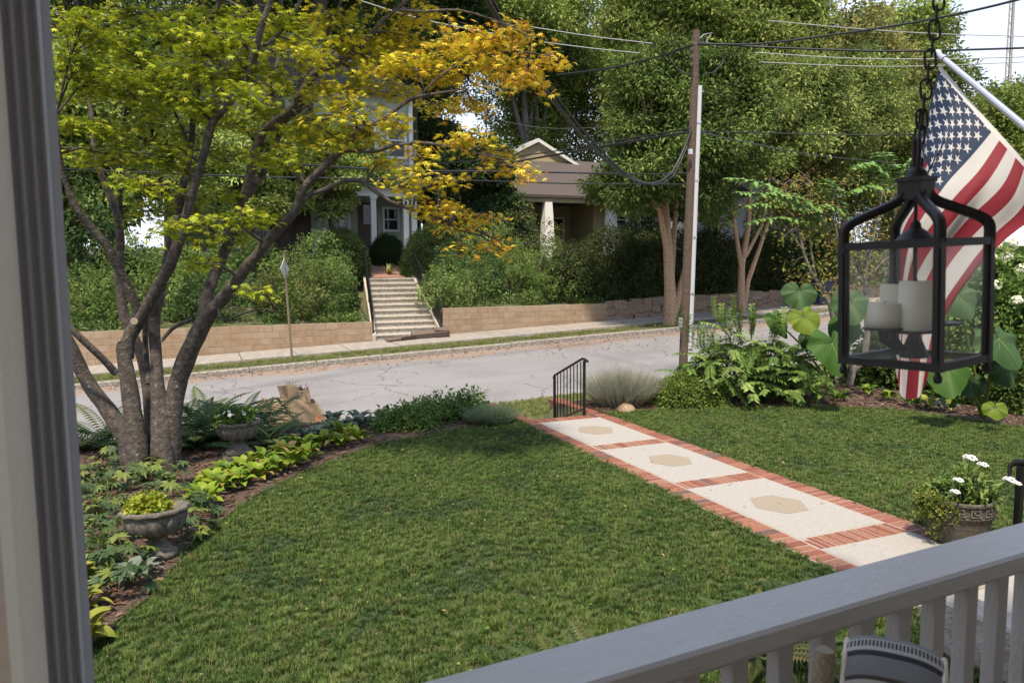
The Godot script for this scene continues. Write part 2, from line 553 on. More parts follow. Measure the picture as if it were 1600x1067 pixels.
func build_street() -> void:
	var asphalt := plain("asphalt", 1, 1, 1, 0.9)
	asphalt.albedo_texture = road_image()
	asphalt.normal_enabled = true
	asphalt.normal_texture = bump_tex(0.25, 33)
	asphalt.normal_scale = 0.25
	var mb := MB.new()
	mb.grid(90, 6, func(u: float, v: float):
		var x := lerpf(-45.0, 75.0, u)
		return Vector3(x, lerpf(-0.90, -0.52, v) + slope(x), lerpf(-14.0, -20.5, v)), Vector2(3.0, 1.0))
	for k in mb.t.size(): mb.t[k].y = 1.0 - mb.t[k].y
	struct("road", mb.done(asphalt))
	# kerbs in cast lengths
	for side in 2:
		var kz := -20.58 if side else -13.92
		var ky := -0.52 if side else -0.90
		var holder := Node3D.new()
		holder.name = "far_kerb" if side else "near_kerb"
		holder.set_meta("kind", "structure")
		add_child(holder)
		var x := -22.0
		while x < 34.0:
			var l := rr(1.7, 2.5)
			var st := MB.new()
			var c := Vector3(x + l / 2, ky + slope(x + l / 2) + 0.0 + rr(-0.012, 0.012), kz + rr(-0.012, 0.012))
			st.chamfer(Vector3.ZERO, Vector3(l - 0.025, 0.30, 0.155), 0.025)
			var o := put("kerbstone", st.done(M.kerb), holder, c)
			o.rotation.z = atan(0.042)
			x += l
	# pavements, laid in bays
	for side in [1]:
		var holder := Node3D.new()
		holder.name = "far_pavement"
		holder.set_meta("kind", "structure")
		add_child(holder)
		var x := -20.0
		while x < 34.0:
			var l := 1.5
			var zc := -22.68
			var wd := 1.9
			var y := -0.315 + slope(x + l / 2) + rr(-0.006, 0.006)
			var st := MB.new()
			st.chamfer(Vector3.ZERO, Vector3(l - 0.02, 0.12, wd), 0.012)
			var o := put("paving_bay", st.done(M.pavement), holder, Vector3(x + l / 2, y - 0.035, zc))
			o.rotation.z = atan(0.042)
			x += l

# ---------------------------------------------------------------- walk
const WX0 := 4.46
const WX1 := 5.441
const WZ0 := -9.579
const SLAB := 1.517
const BAND := 0.2428
func brick_mesh(k: int, size: Vector3) -> ArrayMesh:
	var key := "brick_%d_%s" % [k, size]
	if not cache.has(key):
		var mb := MB.new()
		mb.chamfer(Vector3.ZERO, size, 0.006)
		cache[key] = mb.done(M["brick%d" % k])
	return cache[key]
func tone() -> int:
	var q := rng.randf()
	return 5 if q < 0.07 else (6 if q < 0.16 else rng.randi() % 5)
func lay(parent: Node, c: Vector3, size: Vector3) -> void:
	var o := put("brick", brick_mesh(tone(), size), parent, c + Vector3(0, rr(-0.0025, 0.0025), 0))
	o.rotation = Vector3(rr(-0.008, 0.008), rr(-0.012, 0.012), rr(-0.008, 0.008))

func build_walk() -> void:
	var bed := MB.new()
	bed.box(Vector3((WX0 + WX1) / 2, -0.0345, (WZ0 - BAND - 3.0) / 2 + 0.2), Vector3(1.44, 0.075, -(WZ0 - BAND) - 3.0 - 0.02))
	var walk := struct("walk", bed.done(M.mortar))
	tag(walk, "brick-edged garden walk of pale concrete panels", "")
	var z1 := -2.6
	# soldier courses down both sides, then the bands across
	for side in 2:
		var border := Node3D.new()
		border.name = "brick_border"
		walk.add_child(border, true)
		var x := WX0 - 0.115 if side == 0 else WX1 + 0.115
		var z := WZ0 - BAND + 0.03
		while z < z1:
			lay(border, Vector3(x, -0.028, z + 0.046), Vector3(0.205, 0.07, 0.0945))
			z += 0.1015
	for k in 5:
		var zf := WZ0 + k * (SLAB + BAND)
		if zf > -2.7: break
		var band := Node3D.new()
		band.name = "brick_band"
		walk.add_child(band, true)
		var x := WX0 + 0.008
		while x < WX1 - 0.04:
			lay(band, Vector3(x + 0.028, -0.029, zf - BAND / 2), Vector3(0.0555, 0.07, 0.228))
			x += 0.0607
		var length := minf(SLAB, z1 - zf)
		var s := MB.new()
		s.chamfer(Vector3(0, 0, 0), Vector3(WX1 - WX0 - 0.016, 0.08, length - 0.016), 0.006)
		put("concrete_panel", s.done(M.slab), walk, Vector3((WX0 + WX1) / 2, -0.031, zf + length / 2))
		if length > 1.2:
			var hx := MB.new()
			var pts := []
			pts = [Vector3(-0.128, 0, -0.245), Vector3(0.128, 0, -0.245), Vector3(0.265, 0, 0.0), Vector3(0.128, 0, 0.245), Vector3(-0.128, 0, 0.245), Vector3(-0.265, 0, 0.0)]
			for m in 6:
				var a: Vector3 = pts[m]
				var b: Vector3 = pts[(m + 1) % 6]
				hx.tri(Vector3.ZERO, a, b)
				hx.quad(a + Vector3(0, -0.006, 0), b + Vector3(0, -0.006, 0), b, a)
			var o := put("hexagon_inset", hx.done(M.hexagon), walk, Vector3((WX0 + WX1) / 2, 0.0125, zf + length / 2))
			o.rotation.y = 0.0
	# steps down to the street between brick cheek walls
	for side in 2:
		var x := WX0 - 0.125 if side == 0 else WX1 + 0.125
		var wall := thing("cheek_wall", "low red brick wall flanking the %s of the sunken street steps" % ["left", "right, behind the iron handrail"][side], "wall", Vector3(x, 0, -10.6))
		var core := MB.new()
		core.box(Vector3(0, -0.55, 0), Vector3(0.20, 0.955, 1.50))
		put("mortar_core", core.done(M.mortar), wall)
		var z := -0.72
		while z < 0.74:
			lay(wall, Vector3(0, -0.035, z), Vector3(0.235, 0.066, 0.089))
			z += 0.1015
		for row in 6:
			z = -0.70 + (0.11 if row % 2 else 0.0)
			while z < 0.66:
				for sx in [-1, 1]:
					var o := put("brick", brick_mesh(tone(), Vector3(0.03, 0.063, 0.205)), wall, Vector3(sx * 0.1, -0.112 - row * 0.077, z + 0.08))
					o.rotation.x = rr(-0.01, 0.01)
				z += 0.217
	var steps := thing("street_steps", "sunken brick steps from the walk down to the street", "steps", Vector3((WX0 + WX1) / 2, 0, -9.84))
	for k in 4:
		var y := -0.17 * (k + 1)
		var mb := MB.new()
		mb.box(Vector3(0, y - 0.13, -0.19 - 0.36 * k), Vector3(WX1 - WX0 - 0.07, 0.2, 0.37))
		var tread := put("tread", mb.done(M.mortar), steps)
		for m in 15:
			lay(tread, Vector3(-0.42 + m * 0.0607, y - 0.005, -0.10 - 0.36 * k), Vector3(0.052, 0.06, 0.19))
	# iron handrail on the right of those steps
	var a := Vector3(5.30, 0.0, -9.80)
	var rail := thing("handrail", "black iron handrail with thin pickets at the top of the street steps", "handrail", a)
	var h0 := 0.84
	var end := Vector3(0, -0.36, -1.02)
	var mb2 := MB.new()
	mb2.tube([Vector3(0, h0 + 0.0, 0.10), Vector3(0, h0 + 0.022, 0.03), Vector3(0, h0 + 0.025, -0.06), Vector3(0, h0 - 0.36, -1.03), Vector3(0, h0 - 0.41, -1.06)], [0.02, 0.021, 0.019, 0.019, 0.016], 8)
	put("top_rail", mb2.done(M.iron), rail)
	mb2 = MB.new()
	mb2.tube([Vector3(0, 0.10, -0.02), Vector3(0, -0.28, -1.02)], [0.012, 0.012], 6)
	put("bottom_rail", mb2.done(M.iron), rail)
	for k in 2:
		mb2 = MB.new()
		var zp := 0.0 if k == 0 else -1.02
		mb2.box(Vector3(0, (h0 if k == 0 else h0 - 0.37) / 2 - (0.0 if k == 0 else 0.24), zp), Vector3(0.034, (h0 if k == 0 else h0 - 0.37 + 0.48), 0.034))
		put("post", mb2.done(M.iron), rail)
	for k in range(1, 9):
		var f := k / 9.0
		mb2 = MB.new()
		mb2.tube([Vector3(0, 0.10 - 0.38 * f, -1.02 * f), Vector3(0, h0 - 0.37 * f + 0.01, -1.02 * f)], [0.009, 0.009], 6)
		put("picket", mb2.done(M.iron), rail)

# ---------------------------------------------------------------- walls over the road
func build_retaining_walls() -> void:
	# concrete block walls either side of the stairs
	for side in 2:
		var x0 := -12.0 if side == 0 else 7.46
		var x1 := 5.08 if side == 0 else 13.75
		var top := 0.53 if side == 0 else 0.90
		var zc := -23.78
		var wall := thing("block_wall", ["tan concrete block retaining wall left of the street stairs", "tan block retaining wall between the stairs and the rubble wall"][side], "wall", Vector3(0, 0, zc))
		var core := MB.new()
		core.box(Vector3((x0 + x1) / 2, (top - 1.4) / 2 + 0.05, -0.06), Vector3(x1 - x0 - 0.02, top + 1.3, 0.10))
		put("mortar_core", core.done(M.kerb), wall)
		for row in 6:
			var y := top - 0.095 - row * 0.195
			var x := x0
			while x < x1 - 0.05:
				var l := minf(0.2 if x == x0 and row % 2 else 0.4, x1 - x)
				if y + 0.1 > -0.36 + slope(x):
					var key := "block_%d_%.2f" % [rng.randi() % 5, l]
					if not cache.has(key):
						var mb := MB.new()
						mb.box(Vector3.ZERO, Vector3(l - 0.005, 0.190, 0.16))
						cache[key] = mb.done(M["block%s" % key[6]])
					var o := put("block", cache[key], wall, Vector3(x + l / 2, y, 0.02 + rr(-0.004, 0.004)))
					o.rotation.y = rr(-0.004, 0.004)
				x += l
	# rubble wall further up the street
	var rub := thing("rubble_wall", "brown rubble stone wall under the dark hedge", "wall", Vector3(0, 0, -23.8))
	var core2 := MB.new()
	core2.hexa([Vector3(13.8, -0.3, 0), Vector3(30, 0.2, 0), Vector3(30, 0.2, -0.3), Vector3(13.8, -0.3, -0.3), Vector3(13.8, 0.86, 0), Vector3(30, 1.35, 0), Vector3(30, 1.35, -0.3), Vector3(13.8, 0.86, -0.3)])
	put("mortar_core", core2.done(M.kerb), rub)
	var x := 13.9
	while x < 30.0:
		var y := 0.2 + slope(x) - 0.6
		var top := 0.92 + (x - 13.8) * 0.031
		while y < top:
			var w := rr(0.42, 0.62)
			var h := rr(0.2, 0.36)
			var mb := MB.new()
			var p := []
			for yy in 2:
				for q in [[-1, 1], [1, 1], [1, -1], [-1, -1]]:
					p.append(Vector3(q[0] * w * rr(0.38, 0.52), (yy - 0.5) * h * rr(0.8, 1.0), q[1] * 0.1 + rr(-0.03, 0.03)))
			mb.hexa(p)
			put("stone", mb.done(M["stone%d" % (rng.randi() % 4)]), rub, Vector3(x + rr(-0.06, 0.06), minf(y + h / 2, top - 0.05), 0.02))
			y += h * 0.95
		x += 0.4

func build_far_stairs() -> void:
	var zb := -23.75
	var n := 11
	var stairs := thing("street_stairs", "flight of eleven worn concrete steps climbing the bank over the road", "stairs", Vector3(0, 0, zb))
	var run := 0.385
	for k in n:
		var f := float(k) / (n - 1)
		var xa := lerpf(5.20, 5.83, f)
		var xb := lerpf(7.34, 7.54, f)
		var y := 0.10 + k * 0.1775
		var mb := MB.new()
		var z0 := -run * k
		var y0 := y - 0.35
		mb.hexa([Vector3(xa, y0, z0 - 0.012), Vector3(xb, y0, z0 - 0.012), Vector3(xb, y0, z0 - run), Vector3(xa, y0, z0 - run),
			Vector3(xa, y - 0.05, z0 - 0.012), Vector3(xb, y - 0.05, z0 - 0.012), Vector3(xb, y - 0.05, z0 - run), Vector3(xa, y - 0.05, z0 - run)])
		mb.chamfer(Vector3((xa + xb) / 2, y - 0.025, z0 - run / 2 + 0.012), Vector3(xb - xa + 0.01, 0.05, run + 0.02), 0.012)
		put("step", mb.done(M.concrete), stairs)
	for side in 2:
		var mb := MB.new()
		var xa := 5.12 if side == 0 else 7.42
		var xb := 5.75 if side == 0 else 7.62
		var wd := 0.13
		var ya := 0.12
		mb.hexa([Vector3(xa - wd / 2, -0.5, 0.10), Vector3(xa + wd / 2, -0.5, 0.10), Vector3(xb + wd / 2, 1.2, -4.2), Vector3(xb - wd / 2, 1.2, -4.2),
			Vector3(xa - wd / 2, ya, 0.10), Vector3(xa + wd / 2, ya, 0.10), Vector3(xb + wd / 2, 2.02, -4.2), Vector3(xb - wd / 2, 2.02, -4.2)])
		put("cheek_kerb", mb.done(M.concrete), stairs)
		var rail := thing("stair_handrail", ["dark iron handrail on the left of the concrete street stairs", "dark iron picket handrail on the right of the concrete street stairs"][side], "handrail", Vector3(0, 0, zb))
		var A := Vector3(xa, ya, 0.0)
		var B := Vector3(xb, 2.02, -4.1)
		mb = MB.new()
		mb.tube([A + Vector3(0, 0.55, 0.06), A + Vector3(0, 0.82, 0.0), B + Vector3(0, 0.82, 0)], [0.022, 0.026, 0.026], 6)
		put("top_rail", mb.done(M.iron), rail)
		mb = MB.new()
		mb.tube([A + Vector3(0, 0.12, 0), B + Vector3(0, 0.12, 0)], [0.018, 0.018], 5)
		put("bottom_rail", mb.done(M.iron), rail)
		for k in 3:
			mb = MB.new()
			var q := A.lerp(B, k / 2.0)
			mb.tube([q, q + Vector3(0, 0.82, 0)], [0.024, 0.024], 5)
			put("post", mb.done(M.iron), rail)
		for k in 30:
			mb = MB.new()
			var q := A.lerp(B, (k + 0.5) / 30.0)
			mb.tube([q + Vector3(0, 0.12, 0), q + Vector3(0, 0.82, 0)], [0.011, 0.011], 4)
			put("picket", mb.done(M.iron), rail)
	# heaved slabs lying at the foot of the stairs
	var spots := [[640, 529, 0.95, 0.09, "flat broken concrete slab at the left foot of the stairs"], [672, 523, 1.2, 0.17, "large dark tilted slab at the right foot of the stairs"], [620, 533, 0.7, 0.05, "thin cracked concrete piece nearest the verge below the stairs"], [692, 525, 0.5, 0.20, "small dark brick-like lump beside the block wall"]]
	for s in spots:
		var g := zz(s[0], s[1], -23.1)
		var mb := MB.new()
		var p := []
		for yy in 2:
			for q in [[-1, 1], [1, 1], [1, -1], [-1, -1]]:
				p.append(Vector3(q[0] * s[2] * rr(0.4, 0.52), yy * s[3] * rr(0.9, 1.3), q[1] * 0.34 * rr(0.6, 1.1)))
		mb.hexa(p)
		var o := put("broken_slab", mb.done(M.broken_concrete), null, Vector3(g.x, hy(g.x, -23.1) + 0.05, -23.15))
		o.rotation = Vector3(rr(-0.05, 0.12), rr(-0.3, 0.3), rr(0.0, 0.10))
		tag(o, s[4], "slab", "broken slabs at the foot of the stairs")
	# brick path from the head of the stairs to the house
	var mb3 := MB.new()
	mb3.grid(4, 12, func(u: float, v: float):
		var z := lerpf(-27.95, -33.0, v)
		var c := lerpf(6.70, 7.3, v)
		return Vector3(c + (u - 0.5) * 1.7, maxf(1.90, hy(c, z) + 0.02), z))
	struct("path", mb3.done(M.path_brick))
	# leaning post with a sign seen from its edge
	var foot := zz(456, 556, -21.1)
	foot.y = hy(foot.x, foot.z)
	var sign := thing("street_sign", "pale diamond street sign seen almost edge-on atop a thin leaning post", "sign", foot)
	mb3 = MB.new()
	mb3.tube([Vector3(0, -0.1, 0), Vector3(-0.09, 2.1, 0), Vector3(-0.125, 2.95, 0)], [0.035, 0.032, 0.03], 6)
	put("post", mb3.done(M.post_wood), sign)
	mb3 = MB.new()
	mb3.box(Vector3.ZERO, Vector3(0.014, 0.40, 0.40), Basis(Vector3.RIGHT, PI / 4))
	var plate := put("plate", mb3.done(M.sign_back), sign, Vector3(-0.12, 2.52, 0.045))
	plate.rotation.y = -0.50

# ---------------------------------------------------------------- porch
func build_porch() -> void:
	var turn := 0.0616
	var origin := Vector3(1.0, 0, -1.14)
	var b := Basis(Vector3.UP, turn)
	# handrail of the porch
	var rail := thing("porch_railing", "grey painted porch railing with square balusters", "railing", origin, turn)
	var mb := MB.new()
	var prof := [Vector2(-0.07, -0.04), Vector2(-0.07, -0.006), Vector2(-0.062, 0.0), Vector2(0.062, 0.0), Vector2(0.07, -0.006), Vector2(0.07, -0.04)]
	var x0 := -1.24
	var x1 := 2.52
	for k in 5:
		mb.quad(Vector3(x0, prof[k].y, prof[k].x), Vector3(x1, prof[k].y, prof[k].x), Vector3(x1, prof[k + 1].y, prof[k + 1].x), Vector3(x0, prof[k + 1].y, prof[k + 1].x))
		if k < 1: pass
	mb.quad(Vector3(x0, -0.04, 0.07), Vector3(x1, -0.04, 0.07), Vector3(x1, -0.04, -0.07), Vector3(x0, -0.04, -0.07))
	var cap := put("top_rail", flipped(mb).done(M.rail_paint), rail, Vector3(0, 1.55, 0))
	mb = MB.new()
	mb.box(Vector3((x0 + x1) / 2, 1.49, 0), Vector3(x1 - x0, 0.036, 0.052))
	put("sub_rail", mb.done(M.baluster_paint), rail)
	mb = MB.new()
	mb.chamfer(Vector3((x0 + x1) / 2, 0.82, 0), Vector3(x1 - x0, 0.06, 0.07), 0.01)
	put("bottom_rail", mb.done(M.baluster_paint), rail)
	mb = MB.new()
	mb.box(Vector3(0, 0, 0), Vector3(0.040, 0.62, 0.034))
	var bal := mb.done(M.baluster_paint)
	var x := x0 + 0.08
	while x < x1:
		put("baluster", bal, rail, Vector3(x, 1.161, 0))
		x += 0.1245
	# floor, ceiling, columns and the house wall behind the viewer
	mb = MB.new()
	mb.box(Vector3(0, 0.40, 1.05), Vector3(7.4, 0.56, 2.34))
	var floor_ := struct("porch_floor", mb.done(M.porch_boards))
	floor_.transform = Transform3D(b, origin)
	mb = MB.new()
	mb.box(Vector3(0, 3.68, 1.05), Vector3(8.2, 0.10, 2.66))
	mb.box(Vector3(0, 3.53, 0.0), Vector3(8.2, 0.198, 0.22))
	var roof := struct("porch_ceiling", mb.done(M.ceiling_paint))
	roof.transform = Transform3D(b, origin)
	mb = MB.new()
	mb.box(Vector3(0, 2.4, 2.32), Vector3(12.0, 4.8, 0.2))
	var wall := struct("house_wall", mb.done(M.column_paint))
	wall.transform = Transform3D(b, origin)
	for k in 2:
		var col := thing("porch_column", ["square cream porch column at the left edge of the view", "square cream porch column that carries the flagpole"][k], "column", Vector3(-0.345, 0.68, -1.04) if k == 0 else Vector3(3.64, 0.68, -1.30), 0.0)
		mb = MB.new()
		mb.box(Vector3(0, 1.375, 0), Vector3(0.25, 2.75, 0.25))
		put("shaft", mb.done(M.column_panel), col)
		for sx in [-1, 1]:
			for sz in [-1, 1]:
				mb = MB.new()
				mb.box(Vector3(sx * 0.116, 1.375, sz * 0.116), Vector3(0.052, 2.745, 0.052))
				if not (sx == 1 and sz == -1 and k == 0): put("corner_board", mb.done(M.column_paint), col)
		mb = MB.new()
		mb.box(Vector3(0, 0.08, 0), Vector3(0.31, 0.16, 0.31))
		put("plinth", mb.done(M.column_paint), col)
	# corrugated downspout fixed to the outer corner of the column
	var sp := thing("downspout", "grey corrugated metal downspout on the cream column at the left edge", "downspout", Vector3(-0.212, 0.0, -1.225))
	mb = MB.new()
	var ring := []
	var per := 4
	for s in 4:
		for q in 24:
			var u := (q / 24.0 - 0.5) * 0.058
			var w := 0.029 + 0.006 * cos(q / 24.0 * TAU * per)
			var p: Vector2 = [Vector2(u, -w), Vector2(w, u), Vector2(-u, w), Vector2(-w, -u)][s]
			ring.append(p)
	for k in ring.size():
		var a: Vector2 = ring[k]
		var c: Vector2 = ring[(k + 1) % ring.size()]
		mb.quad(Vector3(c.x, 0.15, c.y), Vector3(c.x, 3.6, c.y), Vector3(a.x, 3.6, a.y), Vector3(a.x, 0.15, a.y))
	put("corrugated_pipe", flipped(mb).done(M.downspout), sp)
	mb = MB.new()
	mb.tube([Vector3(0, 0.2, 0), Vector3(0, 0.07, -0.03), Vector3(0, 0.04, -0.25)], [0.04, 0.04, 0.04], 8)
	put("elbow", mb.done(M.downspout), sp)
	# concrete steps from the porch to the walk
	var st := thing("porch_steps", "broad concrete porch steps at the house end of the walk", "steps", Vector3(5.05, 0, -1.5))
	for k in 4:
		mb = MB.new()
		mb.chamfer(Vector3(0, 0.085 + 0.165 * k, -0.95 + 0.32 * k), Vector3(1.9, 0.165, 0.62), 0.012)
		put("step", mb.done(M.concrete), st)
	mb = MB.new()
	mb.chamfer(Vector3(-1.06, 0.16, -0.75), Vector3(0.22, 0.32, 1.3), 0.02)
	put("cheek_kerb", mb.done(M.concrete), st)
	# iron rail of those steps
	var ir := thing("step_handrail", "black iron handrail post at the right edge beside the flowering planter", "handrail", Vector3(5.92, 0, -3.72))
	mb = MB.new()
	mb.box(Vector3(0, 0.33, 0), Vector3(0.045, 0.68, 0.045))
	mb.box(Vector3(0.0, 0.9, 2.0), Vector3(0.045, 0.9, 0.045))
	put("post", mb.done(M.iron), ir)
	mb = MB.new()
	mb.tube([Vector3(-0.05, 0.55, -0.05), Vector3(-0.03, 0.64, -0.07), Vector3(0, 0.685, -0.04), Vector3(0, 0.70, 0.04), Vector3(0, 1.35, 2.1)], [0.012, 0.018, 0.026, 0.026, 0.026], 8)
	put("top_rail", mb.done(M.iron), ir)

func flipped(mb: MB) -> MB:      # turns every face and normal round
	for k in range(0, mb.i.size(), 3):
		var q := mb.i[k + 1]
		mb.i[k + 1] = mb.i[k + 2]
		mb.i[k + 2] = q
	for k in mb.n.size(): mb.n[k] = -mb.n[k]
	return mb

# ---------------------------------------------------------------- houses over the road
func clap(mb: MB, x0: float, x1: float, y0: float, y1: float, z: float, lap := 0.13) -> void:    # lapped boards on a wall that faces +z
	var y := y0
	while y < y1 - 0.01:
		var t := minf(y + lap, y1)
		mb.quad(Vector3(x0, y, z + 0.028), Vector3(x0, t, z + 0.004), Vector3(x1, t, z + 0.004), Vector3(x1, y, z + 0.028))
		mb.quad(Vector3(x0, y, z), Vector3(x0, y, z + 0.028), Vector3(x1, y, z + 0.028), Vector3(x1, y, z))
		y += lap
func window(parent: Node, c: Vector3, w: float, h: float, called := "window", trim: Material = null) -> void:
	var fr := MB.new()
	var t := 0.11
	for s in [-1, 1]:
		fr.box(Vector3(s * (w / 2 + t / 2), 0, 0.03), Vector3(t, h + 2 * t, 0.10))
		fr.box(Vector3(0, s * (h / 2 + t / 2), 0.032), Vector3(w, t, 0.10))
	fr.box(Vector3(0, 0, 0.02), Vector3(w, 0.06, 0.06))
	var o := put(called, fr.done(trim if trim else M.white_paint), parent, c)
	for s in [-1, 1]:
		var p := MB.new()
		p.box(Vector3(0, s * (h / 4 + 0.007), 0.0), Vector3(w, h / 2 - 0.04, 0.012))
		put("pane", p.done(M.window_glass), o)

func build_houses() -> void:
	# --- pale green house with a white porch
	var h := thing("green_house", "two-storey pale green clapboard house with white porch behind the stairs", "house", Vector3(0, 0, 0))
	var mb := MB.new()
	mb.box(Vector3(4.3, 6.2, -38.6), Vector3(10.6, 8.2, 6.8))
	put("wall", mb.done(M.green_siding), h)
	mb = MB.new()
	clap(mb, -1.0, 9.58, 2.6, 10.3, -35.2)
	put("clapboards", mb.done(M.green_siding), h)
	for x in [9.6, 6.2]:
		mb = MB.new()
		mb.box(Vector3(x, 6.4, -35.15), Vector3(0.2, 7.7, 0.16))
		put("corner_board", mb.done(M.white_paint), h)
	mb = MB.new()
	mb.hexa([Vector3(-1.8, 10.3, -34.5), Vector3(10.4, 10.3, -34.5), Vector3(10.4, 10.3, -42.6), Vector3(-1.8, 10.3, -42.6), Vector3(3.5, 13.6, -38.4), Vector3(5.0, 13.6, -38.4), Vector3(5.0, 13.6, -38.6), Vector3(3.5, 13.6, -38.6)])
	put("roof", mb.done(M.grey_shingles), h)
	window(h, Vector3(7.4, 8.25, -35.15), 0.85, 1.5)
	window(h, Vector3(8.9, 8.25, -35.15), 0.75, 1.5)
	window(h, Vector3(5.2, 8.25, -35.15), 0.85, 1.5)
	window(h, Vector3(3.0, 8.25, -35.15), 0.85, 1.5)
	window(h, Vector3(8.55, 4.55, -35.15), 0.62, 0.95)
	window(h, Vector3(6.15, 4.45, -35.15), 0.7, 1.2)
	window(h, Vector3(3.4, 4.45, -35.15), 0.9, 1.6)
	mb = MB.new()
	mb.box(Vector3(7.45, 4.2, -35.12), Vector3(0.9, 2.2, 0.08))
	var door := put("door", mb.done(M.dark_screen), h)
	mb = MB.new()
	mb.box(Vector3(7.45, 4.75, -35.07), Vector3(0.45, 0.9, 0.03))
	put("pane", mb.done(M.window_glass), door)
	mb = MB.new()
	mb.box(Vector3(4.6, 2.72, -34.1), Vector3(9.0, 0.5, 2.3))
	put("porch_base", mb.done(M.white_paint), h)
	mb = MB.new()
	mb.box(Vector3(4.75, 5.62, -33.05), Vector3(9.3, 0.42, 0.3))
	mb.box(Vector3(4.75, 5.8, -34.2), Vector3(9.3, 0.06, 2.2))
	put("porch_beam", mb.done(M.white_paint), h)
	mb = MB.new()
	mb.hexa([Vector3(-0.3, 5.86, -32.5), Vector3(9.9, 5.86, -32.5), Vector3(9.9, 5.86, -35.1), Vector3(-0.3, 5.86, -35.1), Vector3(-0.1, 5.92, -32.55), Vector3(9.75, 5.92, -32.55), Vector3(9.2, 6.9, -35.1), Vector3(-0.1, 6.9, -35.1)])
	put("porch_roof", mb.done(M.grey_shingles), h)
	for x in [0.5, 3.9, 7.25, 8.72, 9.1]:
		mb = MB.new()
		mb.box(Vector3(x, 4.2, -33.05), Vector3(0.24, 2.45, 0.24))
		mb.box(Vector3(x, 5.35, -33.05), Vector3(0.32, 0.12, 0.32))
		mb.box(Vector3(x, 3.05, -33.05), Vector3(0.32, 0.15, 0.32))
		put("porch_post", mb.done(M.white_paint), h)
	for span in [[0.7, 3.75], [4.05, 6.2]]:
		mb = MB.new()
		mb.box(Vector3((span[0] + span[1]) / 2, 3.86, -33.05), Vector3(span[1] - span[0], 0.08, 0.1))
		mb.box(Vector3((span[0] + span[1]) / 2, 3.12, -33.05), Vector3(span[1] - span[0], 0.08, 0.08))
		var railing := put("porch_rail", mb.done(M.white_paint), h)
		var x: float = span[0] + 0.08
		while x < span[1]:
			mb = MB.new()
			mb.box(Vector3(x, 3.49, -33.05), Vector3(0.05, 0.66, 0.05))
			put("baluster", mb.done(M.white_paint), railing)
			x += 0.15
	mb = MB.new()
	for k in 3: mb.box(Vector3(7.75, 3.3 + k * 0.17, -33.9), Vector3(0.5, 0.03, 0.05), Basis(Vector3.BACK, 0.0))
	for s in [-1, 1]: mb.tube([Vector3(7.75 + s * 0.25, 2.97, -33.7), Vector3(7.75 + s * 0.25, 3.9, -34.0)], [0.025, 0.025], 5)
	mb.box(Vector3(7.75, 3.28, -33.65), Vector3(0.55, 0.04, 0.5))
	tag(put("porch_chair", mb.done(M.white_paint)), "white slatted rocking chair on the green house's porch", "chair")
	# --- bungalow with a brown roof
	h = thing("bungalow", "cream bungalow with brown shingle roof and dark screened porch", "house", Vector3(0, 0, 0))
	mb = MB.new()
	mb.box(Vector3(14.85, 4.4, -40.6), Vector3(4.3, 3.6, 7.0))
	mb.box(Vector3(23.05, 4.4, -40.6), Vector3(4.5, 3.6, 7.0))
	mb.box(Vector3(18.9, 4.4, -42.2), Vector3(3.8, 3.6, 3.8))
	put("wall", mb.done(M.cream_siding), h)
	mb = MB.new()
	clap(mb, 20.6, 25.2, 3.0, 5.9, -37.05)
	put("clapboards", mb.done(M.cream_siding), h)
	mb = MB.new()
	mb.box(Vector3(18.9, 2.95, -38.3), Vector3(3.75, 0.5, 4.6))
	put("porch_floor", mb.done(M.porch_boards), h)
	mb = MB.new()
	mb.box(Vector3(18.2, 4.25, -40.24), Vector3(1.0, 2.1, 0.08))
	put("door", mb.done(M.dark_screen), h)
	window(h, Vector3(19.8, 4.5, -40.26), 0.9, 1.2)
	mb = MB.new()
	mb.hexa([Vector3(12.4, 5.86, -35.4), Vector3(25.9, 5.86, -35.4), Vector3(25.9, 5.86, -44.6), Vector3(12.4, 5.86, -44.6), Vector3(12.4, 6.0, -35.4), Vector3(25.9, 6.0, -35.4), Vector3(25.9, 6.0, -44.6), Vector3(12.4, 6.0, -44.6)])
	mb.hexa([Vector3(12.4, 6.0, -35.4), Vector3(25.9, 6.0, -35.4), Vector3(25.9, 6.0, -44.6), Vector3(12.4, 6.0, -44.6), Vector3(14.0, 8.5, -39.9), Vector3(22.5, 8.5, -39.9), Vector3(22.5, 8.5, -40.1), Vector3(14.0, 8.5, -40.1)])
	put("roof", mb.done(M.shingles), h)
	mb = MB.new()
	mb.box(Vector3(19.1, 5.74, -35.6), Vector3(13.3, 0.22, 0.16))
	put("eave_board", mb.done(M.cream_siding), h)
	for x in [17.05, 20.9]:
		mb = MB.new()
		mb.hexa([Vector3(x - 0.35, 2.6, -35.3), Vector3(x + 0.35, 2.6, -35.3), Vector3(x + 0.35, 2.6, -36.0), Vector3(x - 0.35, 2.6, -36.0), Vector3(x - 0.2, 5.63, -35.45), Vector3(x + 0.2, 5.63, -35.45), Vector3(x + 0.2, 5.63, -35.85), Vector3(x - 0.2, 5.63, -35.85)])
		put("porch_pier", mb.done(M.white_paint), h)
	window(h, Vector3(22.2, 4.9, -36.95), 0.8, 1.25)
	window(h, Vector3(24.0, 4.9, -36.95), 0.8, 1.25)
	# gabled upper part with white rake boards
	mb = MB.new()
	mb.hexa([Vector3(15.6, 7.9, -39.6), Vector3(21.1, 7.9, -39.6), Vector3(21.1, 7.9, -43.5), Vector3(15.6, 7.9, -43.5), Vector3(18.2, 9.35, -39.6), Vector3(18.4, 9.35, -39.6), Vector3(18.4, 9.35, -43.5), Vector3(18.2, 9.35, -43.5)])
	mb.box(Vector3(18.35, 7.4, -41.5), Vector3(5.4, 0.98, 3.8))
